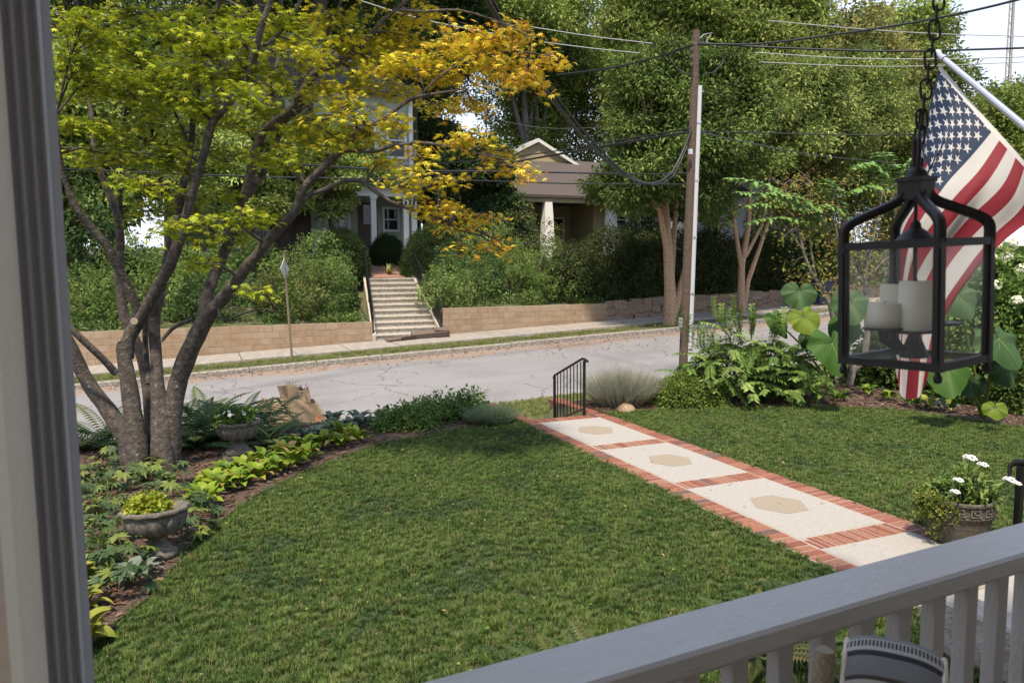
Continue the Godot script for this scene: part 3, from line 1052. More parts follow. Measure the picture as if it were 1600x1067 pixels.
	put("gable", mb.done(M.cream_siding), h)
	for s in [-1, 1]:
		mb = MB.new()
		var tip := Vector3(18.3, 9.6, -39.4)
		var foot := Vector3(18.3 + s * 3.2, 7.95, -39.4)
		mb.hexa([foot + Vector3(0, -0.18, 0), tip + Vector3(0, -0.2, 0), tip + Vector3(0, -0.2, -4.2), foot + Vector3(0, -0.18, -4.2), foot, tip, tip + Vector3(0, 0, -4.2), foot + Vector3(0, 0, -4.2)] if s < 0 else
			[tip + Vector3(0, -0.2, 0), foot + Vector3(0, -0.18, 0), foot + Vector3(0, -0.18, -4.2), tip + Vector3(0, -0.2, -4.2), tip, foot, foot + Vector3(0, 0, -4.2), tip + Vector3(0, 0, -4.2)])
		put("rake_board", mb.done(M.white_paint), h)
	mb = MB.new()
	mb.box(Vector3(18.35, 7.95, -39.5), Vector3(5.6, 0.2, 0.12))
	put("frieze_board", mb.done(M.white_paint), h)
	# small cream wing on the left, with its own gable
	mb = MB.new()
	mb.box(Vector3(13.1, 5.9, -37.0), Vector3(2.6, 3.6, 2.0))
	mb.hexa([Vector3(11.6, 7.7, -35.8), Vector3(14.6, 7.7, -35.8), Vector3(14.6, 7.7, -38.2), Vector3(11.6, 7.7, -38.2), Vector3(13.0, 8.3, -35.8), Vector3(13.2, 8.3, -35.8), Vector3(13.2, 8.3, -38.2), Vector3(13.0, 8.3, -38.2)])
	put("wing", mb.done(M.cream_siding), h)
	window(h, Vector3(13.1, 6.9, -35.95), 0.5, 0.9)
	# --- white-sided house up the street
	h = thing("white_house", "pale grey clapboard house behind the crape myrtles", "house", Vector3(0, 0, 0))
	mb = MB.new()
	mb.box(Vector3(32.0, 5.2, -40.0), Vector3(9.0, 5.2, 7.6))
	put("wall", mb.done(M.grey_siding), h)
	mb = MB.new()
	clap(mb, 27.5, 36.5, 3.0, 7.8, -36.2)
	put("clapboards", mb.done(M.grey_siding), h)
	mb = MB.new()
	mb.hexa([Vector3(26.9, 7.8, -35.6), Vector3(37.1, 7.8, -35.6), Vector3(37.1, 7.8, -44.4), Vector3(26.9, 7.8, -44.4), Vector3(31.0, 10.4, -39.9), Vector3(33.0, 10.4, -39.9), Vector3(33.0, 10.4, -40.1), Vector3(31.0, 10.4, -40.1)])
	put("roof", mb.done(M.grey_shingles), h)
	mb = MB.new()
	mb.hexa([Vector3(26.4, 6.3, -34.8), Vector3(30.2, 6.3, -34.8), Vector3(30.2, 6.3, -36.2), Vector3(26.4, 6.3, -36.2), Vector3(28.2, 7.2, -34.9), Vector3(28.4, 7.2, -34.9), Vector3(28.4, 7.2, -36.2), Vector3(28.2, 7.2, -36.2)])
	put("porch_roof", mb.done(M.grey_shingles), h)
	for x in [31.2, 32.6, 35.0]: window(h, Vector3(x, 4.9, -36.15), 0.9, 1.7)
	# lattice mast far off
	var mast := thing("radio_mast", "distant thin lattice radio mast against the pale sky", "mast", at(1557, 420, 170.0) - Vector3(0, 6, 0))
	mb = MB.new()
	for q in [[-0.7, 0.0], [0.7, 0.0], [0.0, 1.1]]: mb.tube([Vector3(q[0], 0, q[1]), Vector3(q[0] * 0.6, 76, q[1] * 0.6)], [0.20, 0.15], 4)
	for k in 44:
		var y := 10.0 + k * 1.5
		var s := -1.0 if k % 2 else 1.0
		mb.tube([Vector3(-0.6 * s, y, 0), Vector3(0.6 * s, y + 1.5, 0)], [0.08, 0.08], 3)
	put("lattice", mb.done(M.concrete), mast)
	# a dark blue bin on the far pavement
	var bp := Vector3(22.9, hy(22.9, -22.6) + 0.07, -22.6)
	var bin := thing("recycling_bin", "dark blue bin on the far pavement by the rubble wall", "bin", bp)
	mb = MB.new()
	mb.hexa([Vector3(-0.25, 0, 0.25), Vector3(0.25, 0, 0.25), Vector3(0.25, 0, -0.25), Vector3(-0.25, 0, -0.25), Vector3(-0.32, 0.9, 0.33), Vector3(0.32, 0.9, 0.33), Vector3(0.32, 0.9, -0.33), Vector3(-0.32, 0.9, -0.33)])
	put("body", mb.done(M.navy_plastic), bin)
	mb = MB.new()
	mb.chamfer(Vector3(0, 0.93, 0), Vector3(0.7, 0.055, 0.72), 0.02)
	put("lid", mb.done(M.navy_plastic), bin)

# ---------------------------------------------------------------- foliage
func leaf_faces(mb: MB, base: Vector3, dir: Vector3, nrm: Vector3, length: float, width: float, fold := 0.25) -> void:   # a folded, pointed leaf of four faces
	var side := dir.cross(nrm).normalized()
	var up := side.cross(dir).normalized()
	var mid := base + dir * length * 0.45 - up * length * 0.02
	var tip := base + dir * length - up * length * 0.14
	var l := mid + side * width / 2 + up * width * fold
	var r := mid - side * width / 2 + up * width * fold
	mb.tri(base, l, mid)
	mb.tri(mid, l, tip)
	mb.tri(base, mid, r)
	mb.tri(mid, tip, r)
func clump(key: String, count: int, spread: float, ll: float, lw: float, mat: Material, flat := 0.5, seed_ := 3) -> ArrayMesh:
	if cache.has(key): return cache[key]
	var keep := rng.state
	rng.seed = seed_
	var mb := MB.new()
	for k in count:
		var d := rdir()
		d.y *= flat
		d = d.normalized()
		var p := d * spread * sqrt(rng.randf())
		p.y *= flat + 0.2
		var dd := (d + rdir() * 0.7 + Vector3(0, -0.15, 0)).normalized()
		var nn := (Vector3.UP + rdir() * 0.8).normalized()
		var s := rr(0.7, 1.2)
		var sh := rr(0.72, 1.0)
		mb.col = Color(sh, sh * rr(0.97, 1.0), sh)
		leaf_faces(mb, p, dd, nn, ll * s, lw * s)
	cache[key] = mb.done(mat)
	rng.state = keep
	return cache[key]
func turned(p: Vector3, s: float, tilt := 0.6) -> Transform3D:
	var b := Basis(Vector3.UP, rr(0, TAU)) * Basis(Vector3.RIGHT, rr(-tilt, tilt)) * Basis(Vector3.BACK, rr(-tilt, tilt))
	return Transform3D(b.scaled(Vector3.ONE * s), p)
func mixc(cols: Array) -> Color:
	var a: Color = cols[rng.randi() % cols.size()]
	var b: Color = cols[rng.randi() % cols.size()]
	var k := rr(0.8, 1.2)
	var c := a.lerp(b, rng.randf())
	return Color(c.r * k, c.g * k, c.b * k)

# a tree: trunk with limbs that reach the boughs, and a crown of leaf clumps on the boughs
func tree(called: String, label: String, base: Vector3, stems: Array, bark: Material, center: Vector3, rad: Vector3, boughs: int, per: int, mesh: ArrayMesh, cols: Array, bough_r: float, group := "", scale_ := 1.0, low := -1.0) -> Node3D:
	var o := thing(called, label, "tree", base, 0.0, group)
	var wood := MB.new()
	for s in stems: wood.tube(s[0], s[1], 8)
	var xf := []
	var cc := PackedColorArray()
	var forks := []
	for s in stems: forks.append([s[0][s[0].size() - 1], s[1][s[1].size() - 1]])
	for k in boughs:
		var d := rdir()
		if d.y < low: d.y = -d.y
		var q := center + d * rad * pow(rng.randf(), 0.4)
		var fk: Array = forks[0]
		for f in forks:
			if (f[0] - q).length() < (fk[0] - q).length(): fk = f
		var a: Vector3 = fk[0]
		var m := a.lerp(q, 0.5) + Vector3(rr(-0.3, 0.3), rr(0.0, 0.6), rr(-0.3, 0.3)) * rad.x * 0.15
		wood.tube([a, m, q], [fk[1] * 0.62, fk[1] * 0.32, fk[1] * 0.08], 5, false)
		var tint := rr(0.58, 1.42)
		for j in per:
			var e := rdir()
			var p := q + e * Vector3(1, 0.62, 1) * bough_r * (0.35 + 0.65 * sqrt(rng.randf()))
			xf.append(turned(p, rr(0.75, 1.25) * scale_))
			var c := mixc(cols)
			cc.append(Color(c.r * tint, c.g * tint, c.b * tint))
	put("trunk", wood.done(bark), o)
	many("crown", mesh, xf, cc, o)
	return o
func shrub(called: String, label: String, category: String, base: Vector3, size: Vector3, n: int, mesh: ArrayMesh, cols: Array, group := "", scale_ := 1.0, rough := 0.35) -> Node3D:
	var o := thing(called, label, category, base, 0.0, group)
	var wood := MB.new()
	var xf := []
	var cc := PackedColorArray()
	var lumps := []
	for k in 9: lumps.append([rdir(), rr(0.7, 1.12)])
	for k in n:
		var d := rdir()
		d.y = absf(d.y) * 1.0 - 0.12
		d = d.normalized()
		var lump := 1.0
		for l in lumps: lump += (float(l[1]) - 0.9) * maxf(0.0, d.dot(l[0])) * rough * 2.0
		var r := lump * (0.45 + 0.55 * sqrt(rng.randf())) if rng.randf() < 0.6 else lump * rr(0.9, 1.03)
		var p := Vector3(d.x * size.x, maxf(0.04, d.y * size.y + 0.10 * size.y), d.z * size.z) * r
		xf.append(turned(p, rr(0.7, 1.25) * scale_, 0.9))
		cc.append(mixc(cols))
	for k in 6:
		var a := rr(0, TAU)
		wood.tube([Vector3(cos(a) * 0.05, -0.05, sin(a) * 0.05), Vector3(cos(a) * size.x * 0.3, size.y * 0.5, sin(a) * size.z * 0.3), Vector3(cos(a) * size.x * 0.6, size.y * 0.8, sin(a) * size.z * 0.6)], [0.025, 0.016, 0.006], 5, false)
	put("stems", wood.done(M.dark_bark), o)
	many("foliage", mesh, xf, cc, o)
	return o

func C(r: float, g: float, b: float) -> Color: return Color(r, g, b)

func build_background_trees() -> void:
	var big := clump("big", 26, 0.62, 0.30, 0.15, M.far_leaf, 0.6, 11)
	var mid := clump("mid", 26, 0.46, 0.20, 0.095, M.far_leaf, 0.6, 12)
	var fine := clump("fine", 30, 0.42, 0.14, 0.06, M.far_leaf, 0.55, 13)
	var dark := [C(.06, .105, .03), C(.085, .135, .035), C(.11, .16, .045), C(.075, .115, .045)]
	var fresh := [C(0.221, 0.312, 0.065), C(0.286, 0.364, 0.078), C(0.169, 0.247, 0.058), C(0.364, 0.403, 0.111)]
	var olive := [C(0.234, 0.260, 0.072), C(0.312, 0.305, 0.091), C(0.169, 0.215, 0.058), C(0.377, 0.325, 0.124)]
	# woods behind the houses
	var far := [
		[-9.0, -44.0, 17.0, 6.5, dark, "tall dark tree far left behind the green house"],
		[-1.5, -50.0, 21.0, 7.0, dark, "tallest dark tree behind the green house roof"],
		[6.0, -48.0, 20.0, 6.5, dark, "dark tree rising over the right end of the green house"],
		[-16.0, -36.0, 15.0, 6.5, fresh, "broad green tree at the far left beyond the downspout"],
		[12.0, -56.0, 19.0, 6.0, dark, "dark tree between the green house and the bungalow"],
		[26.0, -54.0, 21.0, 7.0, fresh, "tall fresh green tree behind the bungalow roof"],
		[36.0, -52.0, 21.0, 8.0, olive, "tall olive tree behind the pale grey house"],
		[45.0, -50.0, 19.0, 7.0, olive, "broad olive tree right of the pale grey house"],
		[42.0, -36.0, 17.0, 5.0, fresh, "green tree up the street above the lantern"],
		[58.0, -40.0, 13.0, 6.5, fresh, "pale tree at the far right under the open sky"],
		[-5.0, -37.0, 9.0, 4.5, dark, "low dark tree left of the green house"],
		[-11.0, -30.0, 9.0, 4.5, fresh, "low green tree at the top of the left bank"],
		[11.5, -44.0, 11.0, 4.0, dark, "dark tree just right of the green house"],
		[-3.0, -31.5, 8.5, 3.2, fresh, "green tree on the upper bank before the green house's left end"],
		[62.0, -28.0, 13.5, 6.0, fresh, "leafy tree at the right edge beyond the flag"]]
	for f in far:
		var b := Vector3(f[0], hy(f[0], f[1]), f[1])
		var hgt: float = f[2]
		var r: float = f[3]
		tree("wood_tree", f[5], b, [[[Vector3(0, -0.3, 0), Vector3(0.2, hgt * 0.3, 0.1), Vector3(-0.1, hgt * 0.5, 0)], [0.42, 0.33, 0.24]]], M.grey_bark, Vector3(0, hgt * 0.58, 0), Vector3(r, hgt * 0.40, r * 0.8), 44, 52, big, f[4], r * 0.33, "trees behind the houses")
	for k in 3:
		var q: Array = [[15.0, -54.0, 23.0], [22.0, -50.0, 22.0], [9.0, -52.0, 23.0]][k]
		tree("wood_tree", ["high-crowned green tree above the bungalow gable", "high-crowned tree over the right end of the bungalow", "high-crowned tree between the two houses"][k], Vector3(q[0], hy(q[0], q[1]), q[1]), [[[Vector3(0, -0.3, 0), Vector3(0.3, 7, 0), Vector3(0, 12.5, 0)], [0.35, 0.28, 0.2]]], M.grey_bark, Vector3(0, 16.5, 0), Vector3(6.0, 4.2, 4.5), 40, 48, big, fresh if k else dark, 1.7, "trees behind the houses")
	var sb := zz(752, 350, -31.5)
	sb.y = hy(sb.x, -31.5)
	tree("yard_tree", "small dark leafy tree hiding the bungalow's left wing", sb, [[[Vector3(0, -0.2, 0), Vector3(0.1, 1.8, 0), Vector3(0, 3.0, 0)], [0.10, 0.08, 0.05]]], M.grey_bark, Vector3(0.3, 3.9, 0), Vector3(1.9, 1.7, 1.3), 28, 40, mid, dark, 0.65)
	# two slender trunks against the bright sky
	for k in 2:
		var q := zz([843.0, 822.0][k], 330, -50.0)
		var b := Vector3(q.x, hy(q.x, -50.0), -50.0)
		tree("slender_tree", ["slender forked tree against the bright sky above the bungalow gable", "slender leaning tree left of the forked one above the gable"][k], b, [[[Vector3(0, -0.3, 0), Vector3(0.1, 7.0, 0), Vector3(-0.5 - k, 12.5, 0)], [0.24, 0.2, 0.14]], [[Vector3(0.1, 6.5, 0), Vector3(0.8, 13, 0)], [0.16, 0.10]]], M.grey_bark, Vector3(0, 14.5, 0), Vector3(3.6, 2.8, 3), 12, 40, mid, dark, 1.2, "slender trees above the gable")
	# big old oak in the green house's yard
	var ob := zz(458, 398, -30.5)
	ob.y = hy(ob.x, -30.5)
	tree("oak_tree", "old oak with a thick dark twin trunk in front of the white porch", ob, [[[Vector3(-0.25, -0.3, 0), Vector3(-0.28, 3.0, 0), Vector3(-0.6, 8.0, 0), Vector3(-1.2, 12, 0)], [0.52, 0.44, 0.36, 0.25]], [[Vector3(0.30, -0.3, 0), Vector3(0.32, 3.0, 0), Vector3(0.8, 8.0, 0), Vector3(1.8, 12, 0)], [0.48, 0.40, 0.33, 0.24]]], M.dark_bark, Vector3(0.0, 14.5, 0), Vector3(7.0, 3.8, 5.0), 36, 60, big, dark, 2.3)
	# pine-like trunk right of the green house
	var pb := zz(648, 330, -39.0)
	pb.y = hy(pb.x, -39.0)
	tree("pine_tree", "straight brown trunk right of the green house", pb, [[[Vector3(0, -0.3, 0), Vector3(0, 9, 0), Vector3(0.2, 16, 0)], [0.26, 0.22, 0.15]]], M.dark_bark, Vector3(0, 15.0, 0), Vector3(4.5, 5.0, 3.5), 24, 60, big, dark, 1.8)
	# layered dogwood in front of the green house porch
	for k in 3:
		var q: Array = [[395, 420, -28.5, 2.2, 1.5], [520, 425, -29.2, 1.7, 1.25], [330, 420, -30.0, 2.0, 1.3]][k]
		var b := zz(q[0], q[1], q[2])
		b.y = hy(b.x, q[2])
		tree("dogwood_tree", ["layered light green dogwood left of the oak trunk", "light green dogwood hanging over the clipped shrubs by the stairs", "dogwood half hidden behind the maple stems"][k], b, [[[Vector3(0, -0.2, 0), Vector3(0.1, 1.2, 0), Vector3(-0.1, 2.3, 0)], [0.12, 0.10, 0.07]]], M.dark_bark, Vector3(0, 3.9, 0), Vector3(q[3] * 1.35, q[4] * 1.25, 2.0), 34, 34, clump("dogwood", 26, 0.34, 0.17, 0.09, M.leaf, 0.3, 15), [C(.28, .38, .08), C(.36, .45, .13), C(.21, .31, .06), C(.42, .48, .18)], 0.62, "dogwoods on the bank")
	# crape myrtles on the far verge: several pale stems each
	var cm := [C(.105, .165, .035), C(.14, .205, .045), C(.19, .245, .06), C(.085, .135, .035)]
	var cm2 := [C(0.247, 0.299, 0.072), C(0.182, 0.247, 0.065), C(0.312, 0.345, 0.104), C(0.130, 0.202, 0.052)]
	var b1 := Vector3(14.8, hy(14.8, -21.2), -21.2)
	tree("crape_myrtle", "crape myrtle with smooth tan stems left of the utility pole, over the kerb", b1, [
		[[Vector3(0, -0.1, 0), Vector3(0.0, 0.5, 0), Vector3(-0.05, 1.3, 0), Vector3(-0.15, 2.6, 0), Vector3(-0.3, 4.2, 0), Vector3(-0.9, 6.2, 0)], [0.30, 0.22, 0.19, 0.16, 0.12, 0.07]],
		[[Vector3(0.1, 0.3, 0), Vector3(0.28, 0.9, 0), Vector3(0.5, 1.6, 0), Vector3(0.75, 3.0, 0.2), Vector3(1.0, 5.5, 0.2)], [0.15, 0.14, 0.12, 0.10, 0.06]],
		[[Vector3(-0.15, 2.4, 0), Vector3(-0.7, 3.8, 0.3), Vector3(-2.0, 5.2, 0.4)], [0.12, 0.09, 0.06]],
		[[Vector3(0.0, 1.6, 0), Vector3(0.3, 3.0, -0.3), Vector3(0.6, 5.2, -0.5)], [0.11, 0.09, 0.05]]], M.myrtle_bark, Vector3(0.3, 5.9, 0.2), Vector3(3.1, 3.3, 2.4), 84, 36, fine, cm, 0.72, "crape myrtles over the road", 1.15, -0.7)
	var b2 := Vector3(18.5, hy(18.5, -22.3) - 0.05, -22.0)
	tree("crape_myrtle", "crape myrtle with thin tan stems right of the utility pole", b2, [
		[[Vector3(0, -0.1, 0), Vector3(-0.05, 0.8, 0), Vector3(-0.05, 1.9, 0), Vector3(0.2, 3.2, 0), Vector3(0.3, 5.5, 0)], [0.17, 0.14, 0.12, 0.10, 0.06]],
		[[Vector3(0.05, 0.1, 0), Vector3(0.25, 1.3, 0), Vector3(0.75, 2.5, 0), Vector3(1.5, 4.4, 0)], [0.11, 0.10, 0.08, 0.05]],
		[[Vector3(-0.05, 1.7, 0), Vector3(-0.6, 3.4, 0.2), Vector3(-1.2, 5.4, 0.2)], [0.09, 0.07, 0.05]],
		[[Vector3(0.1, 2.2, 0), Vector3(0.7, 3.4, 0.2), Vector3(1.0, 5.4, 0.2)], [0.08, 0.06, 0.04]]], M.myrtle_bark, Vector3(1.6, 6.5, -0.4), Vector3(3.8, 2.9, 2.3), 84, 38, fine, cm2, 0.76, "crape myrtles over the road", 1.15, -0.55)
	var b3 := Vector3(25.5, hy(25.5, -24.8), -24.8)
	tree("crape_myrtle", "broad crape myrtle with faded pink blooms behind the lantern chain", b3, [
		[[Vector3(0, -0.1, 0), Vector3(0, 1.8, 0), Vector3(-0.6, 5.0, 0)], [0.16, 0.13, 0.06]], [[Vector3(0.1, 0.2, 0), Vector3(0.7, 2.4, 0), Vector3(1.8, 5.0, 0)], [0.13, 0.1, 0.05]]], M.myrtle_bark, Vector3(0.6, 6.6, 0), Vector3(4.6, 3.4, 2.6), 80, 58, fine, cm2, 1.05, "crape myrtles over the road", 1.15)
	# light limbs hanging low on the left of the first crape myrtle and dark ones below
	tree("holly_tree", "dark glossy tree leaning over the bungalow roof, left of the utility pole", Vector3(18.4, hy(18.4, -27.0), -27.0), [[[Vector3(0, -0.2, 0), Vector3(0.2, 2.5, 0), Vector3(-0.2, 5, 0)], [0.16, 0.13, 0.08]]], M.grey_bark, Vector3(-0.3, 3.7, 0), Vector3(2.0, 2.3, 1.8), 24, 44, mid, [C(0.072, 0.123, 0.058), C(0.102, 0.167, 0.072), C(0.131, 0.203, 0.087)], 0.85)
	tree("wood_tree", "tall feathery green tree above the utility pole", Vector3(24.0, hy(24.0, -31.0), -31.0), [[[Vector3(0, -0.2, 0), Vector3(0.3, 5, 0), Vector3(0, 9.5, 0)], [0.28, 0.22, 0.15]]], M.grey_bark, Vector3(0, 9.6, 0), Vector3(6.0, 4.6, 3.5), 70, 60, mid, fresh, 1.35, "trees behind the houses", 1.2)
	tree("wood_tree", "yellow-green tree filling the top right behind the chain", Vector3(33.0, hy(33.0, -31.0), -31.0), [[[Vector3(0, -0.2, 0), Vector3(0.3, 5, 0), Vector3(0, 9.5, 0)], [0.28, 0.22, 0.15]]], M.grey_bark, Vector3(-1.0, 8.8, 0), Vector3(5.6, 4.4, 3.5), 70, 60, mid, olive, 1.35, "trees behind the houses", 1.2)

func far_shrub(called: String, label: String, x: float, y: float, w: float, h: float, z: float, mesh: ArrayMesh, cols: Array, n: int, group: String, sc := 1.0) -> Node3D:
	var b := zz(x, y, z)
	var k := dep(b) / F
	b.y = hy(b.x, z) - 0.03
	return shrub(called, label, "shrub", b, Vector3(w * k / 2, h * k, w * k / 2.4), n, mesh, cols, group, sc, 1.5 if called == "bank_shrub" else (0.1 if called == "clipped_shrub" else 0.5))

func build_far_planting() -> void:
	var sm := clump("small", 24, 0.17, 0.10, 0.045, M.leaf, 0.7, 21)
	var bx := clump("box", 40, 0.13, 0.045, 0.026, M.leaf, 0.8, 22)
	var md := clump("medium", 22, 0.24, 0.15, 0.07, M.leaf, 0.6, 23)
	var green := [C(.125, .205, .045), C(.175, .265, .06), C(.095, .16, .036), C(.235, .32, .09)]
	var bluish := [C(.085, .155, .05), C(.12, .20, .07), C(.07, .125, .04)]
	var olive := [C(0.145, 0.174, 0.043), C(0.189, 0.203, 0.058), C(0.109, 0.138, 0.043)]
	var dark := [C(0.026, 0.055, 0.014), C(0.041, 0.075, 0.020), C(0.055, 0.090, 0.023)]
	var clipped := [C(.028, .055, .014), C(.042, .075, .02), C(.055, .09, .025)]
	var azalea := [C(.055, .08, .025), C(.075, .10, .03), C(.045, .07, .022), C(.095, .105, .04)]
	var light := [C(0.232, 0.319, 0.087), C(0.290, 0.377, 0.131), C(0.174, 0.261, 0.058)]
	var g1 := "planting on the left bank"
	var left := [
		[150, 505, 120, 78, -25.6, green, sm, "leafy bank shrub with orange blooms beyond the downspout"], [115, 430, 150, 120, -29.0, bluish, md, "large blue-green bush high on the left bank"],
		[250, 503, 110, 62, -25.3, green, sm, "green bank shrub behind the maple's cut stub"], [338, 503, 100, 52, -25.2, bluish, sm, "bluish bank shrub between the maple stems"],
		[425, 502, 115, 62, -25.4, olive, sm, "olive bank shrub left of the leaning sign post"], [500, 500, 95, 56, -25.6, green, sm, "green bank shrub right of the leaning sign post"],
		[545, 492, 50, 50, -25.6, bluish, sm, "small blue-green plant beside the left stair rail"], [300, 440, 140, 46, -28.0, green, md, "tall green bush on the upper bank behind the maple"],
		[410, 445, 120, 44, -28.0, green, md, "tall bush on the upper bank under the dogwood"], [495, 440, 80, 40, -27.6, light, sm, "pale green bush left of the clipped round shrub"],
		[205, 440, 130, 70, -28.5, dark, md, "dark bush on the upper bank behind the leftmost stems"]]
	for s in left: far_shrub("bank_shrub", s[7], s[0], s[1], s[2], s[3], s[4], s[6], s[5], 240, g1)
	var g2 := "clipped evergreen shrubs at the stair head"
	far_shrub("clipped_shrub", "dark clipped round evergreen left of the stair head", 536, 436, 82, 66, -28.4, bx, clipped, 2400, g2, 0.95)
	far_shrub("clipped_shrub", "small dark clipped evergreen at the end of the brick path", 605, 408, 56, 42, -31.0, bx, clipped, 1300, g2, 0.95)
	far_shrub("clipped_shrub", "broad dark clipped evergreen right of the stair head", 680, 445, 106, 72, -28.4, bx, clipped, 3000, g2, 0.95)
	# strap-leaved plant by the path
	var yb := zz(606, 416, -28.9)
	yb.y = hy(yb.x, -28.9)
	var yc := thing("striped_yucca", "cream-striped strap-leaved plant between the clipped evergreens", "plant", yb)
	var blade := MB.new()
	blade.grid(2, 5, func(u: float, v: float): return Vector3((u - 0.5) * 0.075 * (1.0 - v * v), v * 0.62 - v * v * v * 0.28, -v * 0.30 - v * v * 0.1))
	var bm := blade.done(leaf_tint("yucca", .30, .33, .12))
	for k in 26:
		var o := put("leaf", bm, yc)
		o.rotation = Vector3(rr(-0.5, 0.35), rr(0, TAU), 0)
		o.rotation_order = EULER_ORDER_YXZ
	var g3 := "planting on the right bank"
	var right := [
		[708, 474, 60, 34, -24.9, light, sm, "pale trailing plant above the block wall by the right stair rail"], [742, 468, 80, 46, -25.8, bluish, sm, "blue-green perennial clump right of the stair rail"],
		[802, 466, 95, 46, -25.6, green, sm, "green perennial clump in the middle of the right bank"], [870, 464, 90, 50, -25.4, green, sm, "low green clump at the foot of the dark hedge"],
		[925, 462, 80, 46, -25.2, bluish, sm, "low bluish clump where the block wall meets the rubble wall"], [770, 432, 100, 50, -28.0, light, sm, "pale flowering hydrangea under the orange maple tips"],
		[842, 415, 120, 68, -28.4, olive, sm, "olive bush in front of the bungalow porch"], [735, 405, 110, 50, -29.5, green, md, "green bush behind the broad clipped evergreen"]]
	for s in right: far_shrub("bank_shrub", s[7], s[0], s[1], s[2], s[3], s[4], s[6], s[5], 240, g3)
	far_shrub("evergreen_bush", "big dark evergreen bush left of the bungalow's white pier", 770, 392, 150, 105, -32.0, md, [C(0.041, 0.072, 0.032), C(0.058, 0.102, 0.043), C(0.080, 0.123, 0.051)], 1300, "")
	var g4 := "dark azaleas above the rubble wall"
	var names := ["dark azalea at the left end of the hedge", "dark azalea below the bungalow's window", "dark red-flowered azalea left of the crape myrtle stems", "dark azalea behind the crape myrtle stems", "dark azalea just left of the utility pole", "dark azalea right of the utility pole", "dark azalea behind the thin tan stems", "dark azalea at the right end of the hedge"]
	for k in 8:
		far_shrub("azalea", names[k], 905 + k * 50, 470 - k * 1.5, 110, 80 - absf(k - 3) * 3, -25.2 - 0.3 * (k % 2), sm, azalea, 750, g4, 1.1)
	for k in 3:
		far_shrub("street_bush", ["green bush over the road, left of the lantern", "green bush over the road behind the lantern", "yellowish bush over the road behind the flag"][k], [1245, 1345, 1460][k], 470, 170, [150, 190, 190][k], [-26.5, -25.0, -24.5][k], md, [green, olive, olive][k], 700, "bushes up the street")
	# low cover on the bank and weeds on its soil
	var xf := []
	var cc := PackedColorArray()
	var nz := FastNoiseLite.new()
	nz.seed = 4
	nz.frequency = 0.45
	for k in 13000:
		var x := rr(-12.0, 26.0)
		var z := rr(-29.5, -24.0)
		if x > 4.95 and x < 7.75: continue
		if nz.get_noise_2d(x, z) < -0.12 + (0.25 if z > -24.7 else 0.0): continue
		xf.append(turned(Vector3(x, hy(x, z) + rr(0.0, 0.10), z), rr(0.6, 1.5)))
		cc.append(mixc([green, green, bluish, olive][rng.randi() % 4]))
	tag(many("bank_groundcover", sm, xf, cc, self), "low weeds and ground cover over the bank across the road", "ground cover")
	# grass on the verges
	xf = []
	cc = PackedColorArray()
	for k in 22000:
		var far := k % 2 == 0
		var x := rr(-14, 20.0) if far else rr(-1, 8)
		var z := rr(-21.65, -20.68) if far else rr(-13.84, -11.3)
		if far and nz.get_noise_2d(x * 1.5, z * 4.0) < -0.25 + clampf((x - 11.0) * 0.12, 0, 0.8): continue
		xf.append(turned(Vector3(x, hy(x, z) + (0.0 if far else 0.012), z), rr(0.8, 1.5), 0.15))
		cc.append(mixc([C(0.189, 0.246, 0.058), C(0.246, 0.275, 0.087), C(0.131, 0.189, 0.043), C(0.319, 0.275, 0.131)]))
	tag(many("verge_grass", tuft(), xf, cc, self), "rough grass on the verges along the street", "grass")
	# dead leaves along the kerb and on the walk
	xf = []
	cc = PackedColorArray()
	var lf := MB.new()
	leaf_faces(lf, Vector3(-0.5, 0, 0), Vector3.RIGHT, Vector3.UP, 1.0, 0.6, 0.2)
	var lm := lf.done(M.litter)
	for k in 1000:
		var x := rr(-8, 24)
		var d := pow(rng.randf(), 2.2) * lerpf(0.5, 3.0, clampf((x - 2.0) / 14.0, 0, 1))
		var z := -20.46 + d if k % 4 else rr(-22.6, -20.7)
		if k % 4 == 0 and x < 10.0 and rng.randf() < 0.75: continue
		xf.append(turned(Vector3(x, hy(x, z) + 0.05 + (0.12 if k % 4 == 0 else 0.0) - (0.08 if k % 4 == 0 and z > -21.7 else 0.0), z), rr(0.05, 0.11), 0.35))
		cc.append(mixc([C(.34, .19, .085), C(.24, .13, .07), C(.40, .27, .14), C(.16, .09, .05)]))
	tag(many("leaf_litter", lm, xf, cc, self), "brown fallen leaves along the far kerb", "leaves")

func tuft() -> ArrayMesh:
	if cache.has("tuft"): return cache.tuft
	var mb := MB.new()
	for k in 14:
		var a := rr(0, TAU)
		var o := Vector3(cos(a), 0, sin(a)) * rr(0.0, 0.035)
		var b := rr(0, TAU)
		var lean := Vector3(cos(b), 0, sin(b))
		var side := lean.cross(Vector3.UP) * 0.0021
		var h := rr(0.024, 0.056)
		var m := o + Vector3(0, h * 0.6, 0) + lean * h * 0.18
		var t := o + Vector3(0, h, 0) + lean * h * rr(0.3, 0.75)
		var sh := rr(0.6, 1.0)
		mb.col = Color(sh, sh, sh)
		mb.quad(o - side, m - side * 0.8, m + side * 0.8, o + side)
		mb.tri(m - side * 0.8, t, m + side * 0.8)
	cache.tuft = mb.done(M.grass)
	return cache.tuft

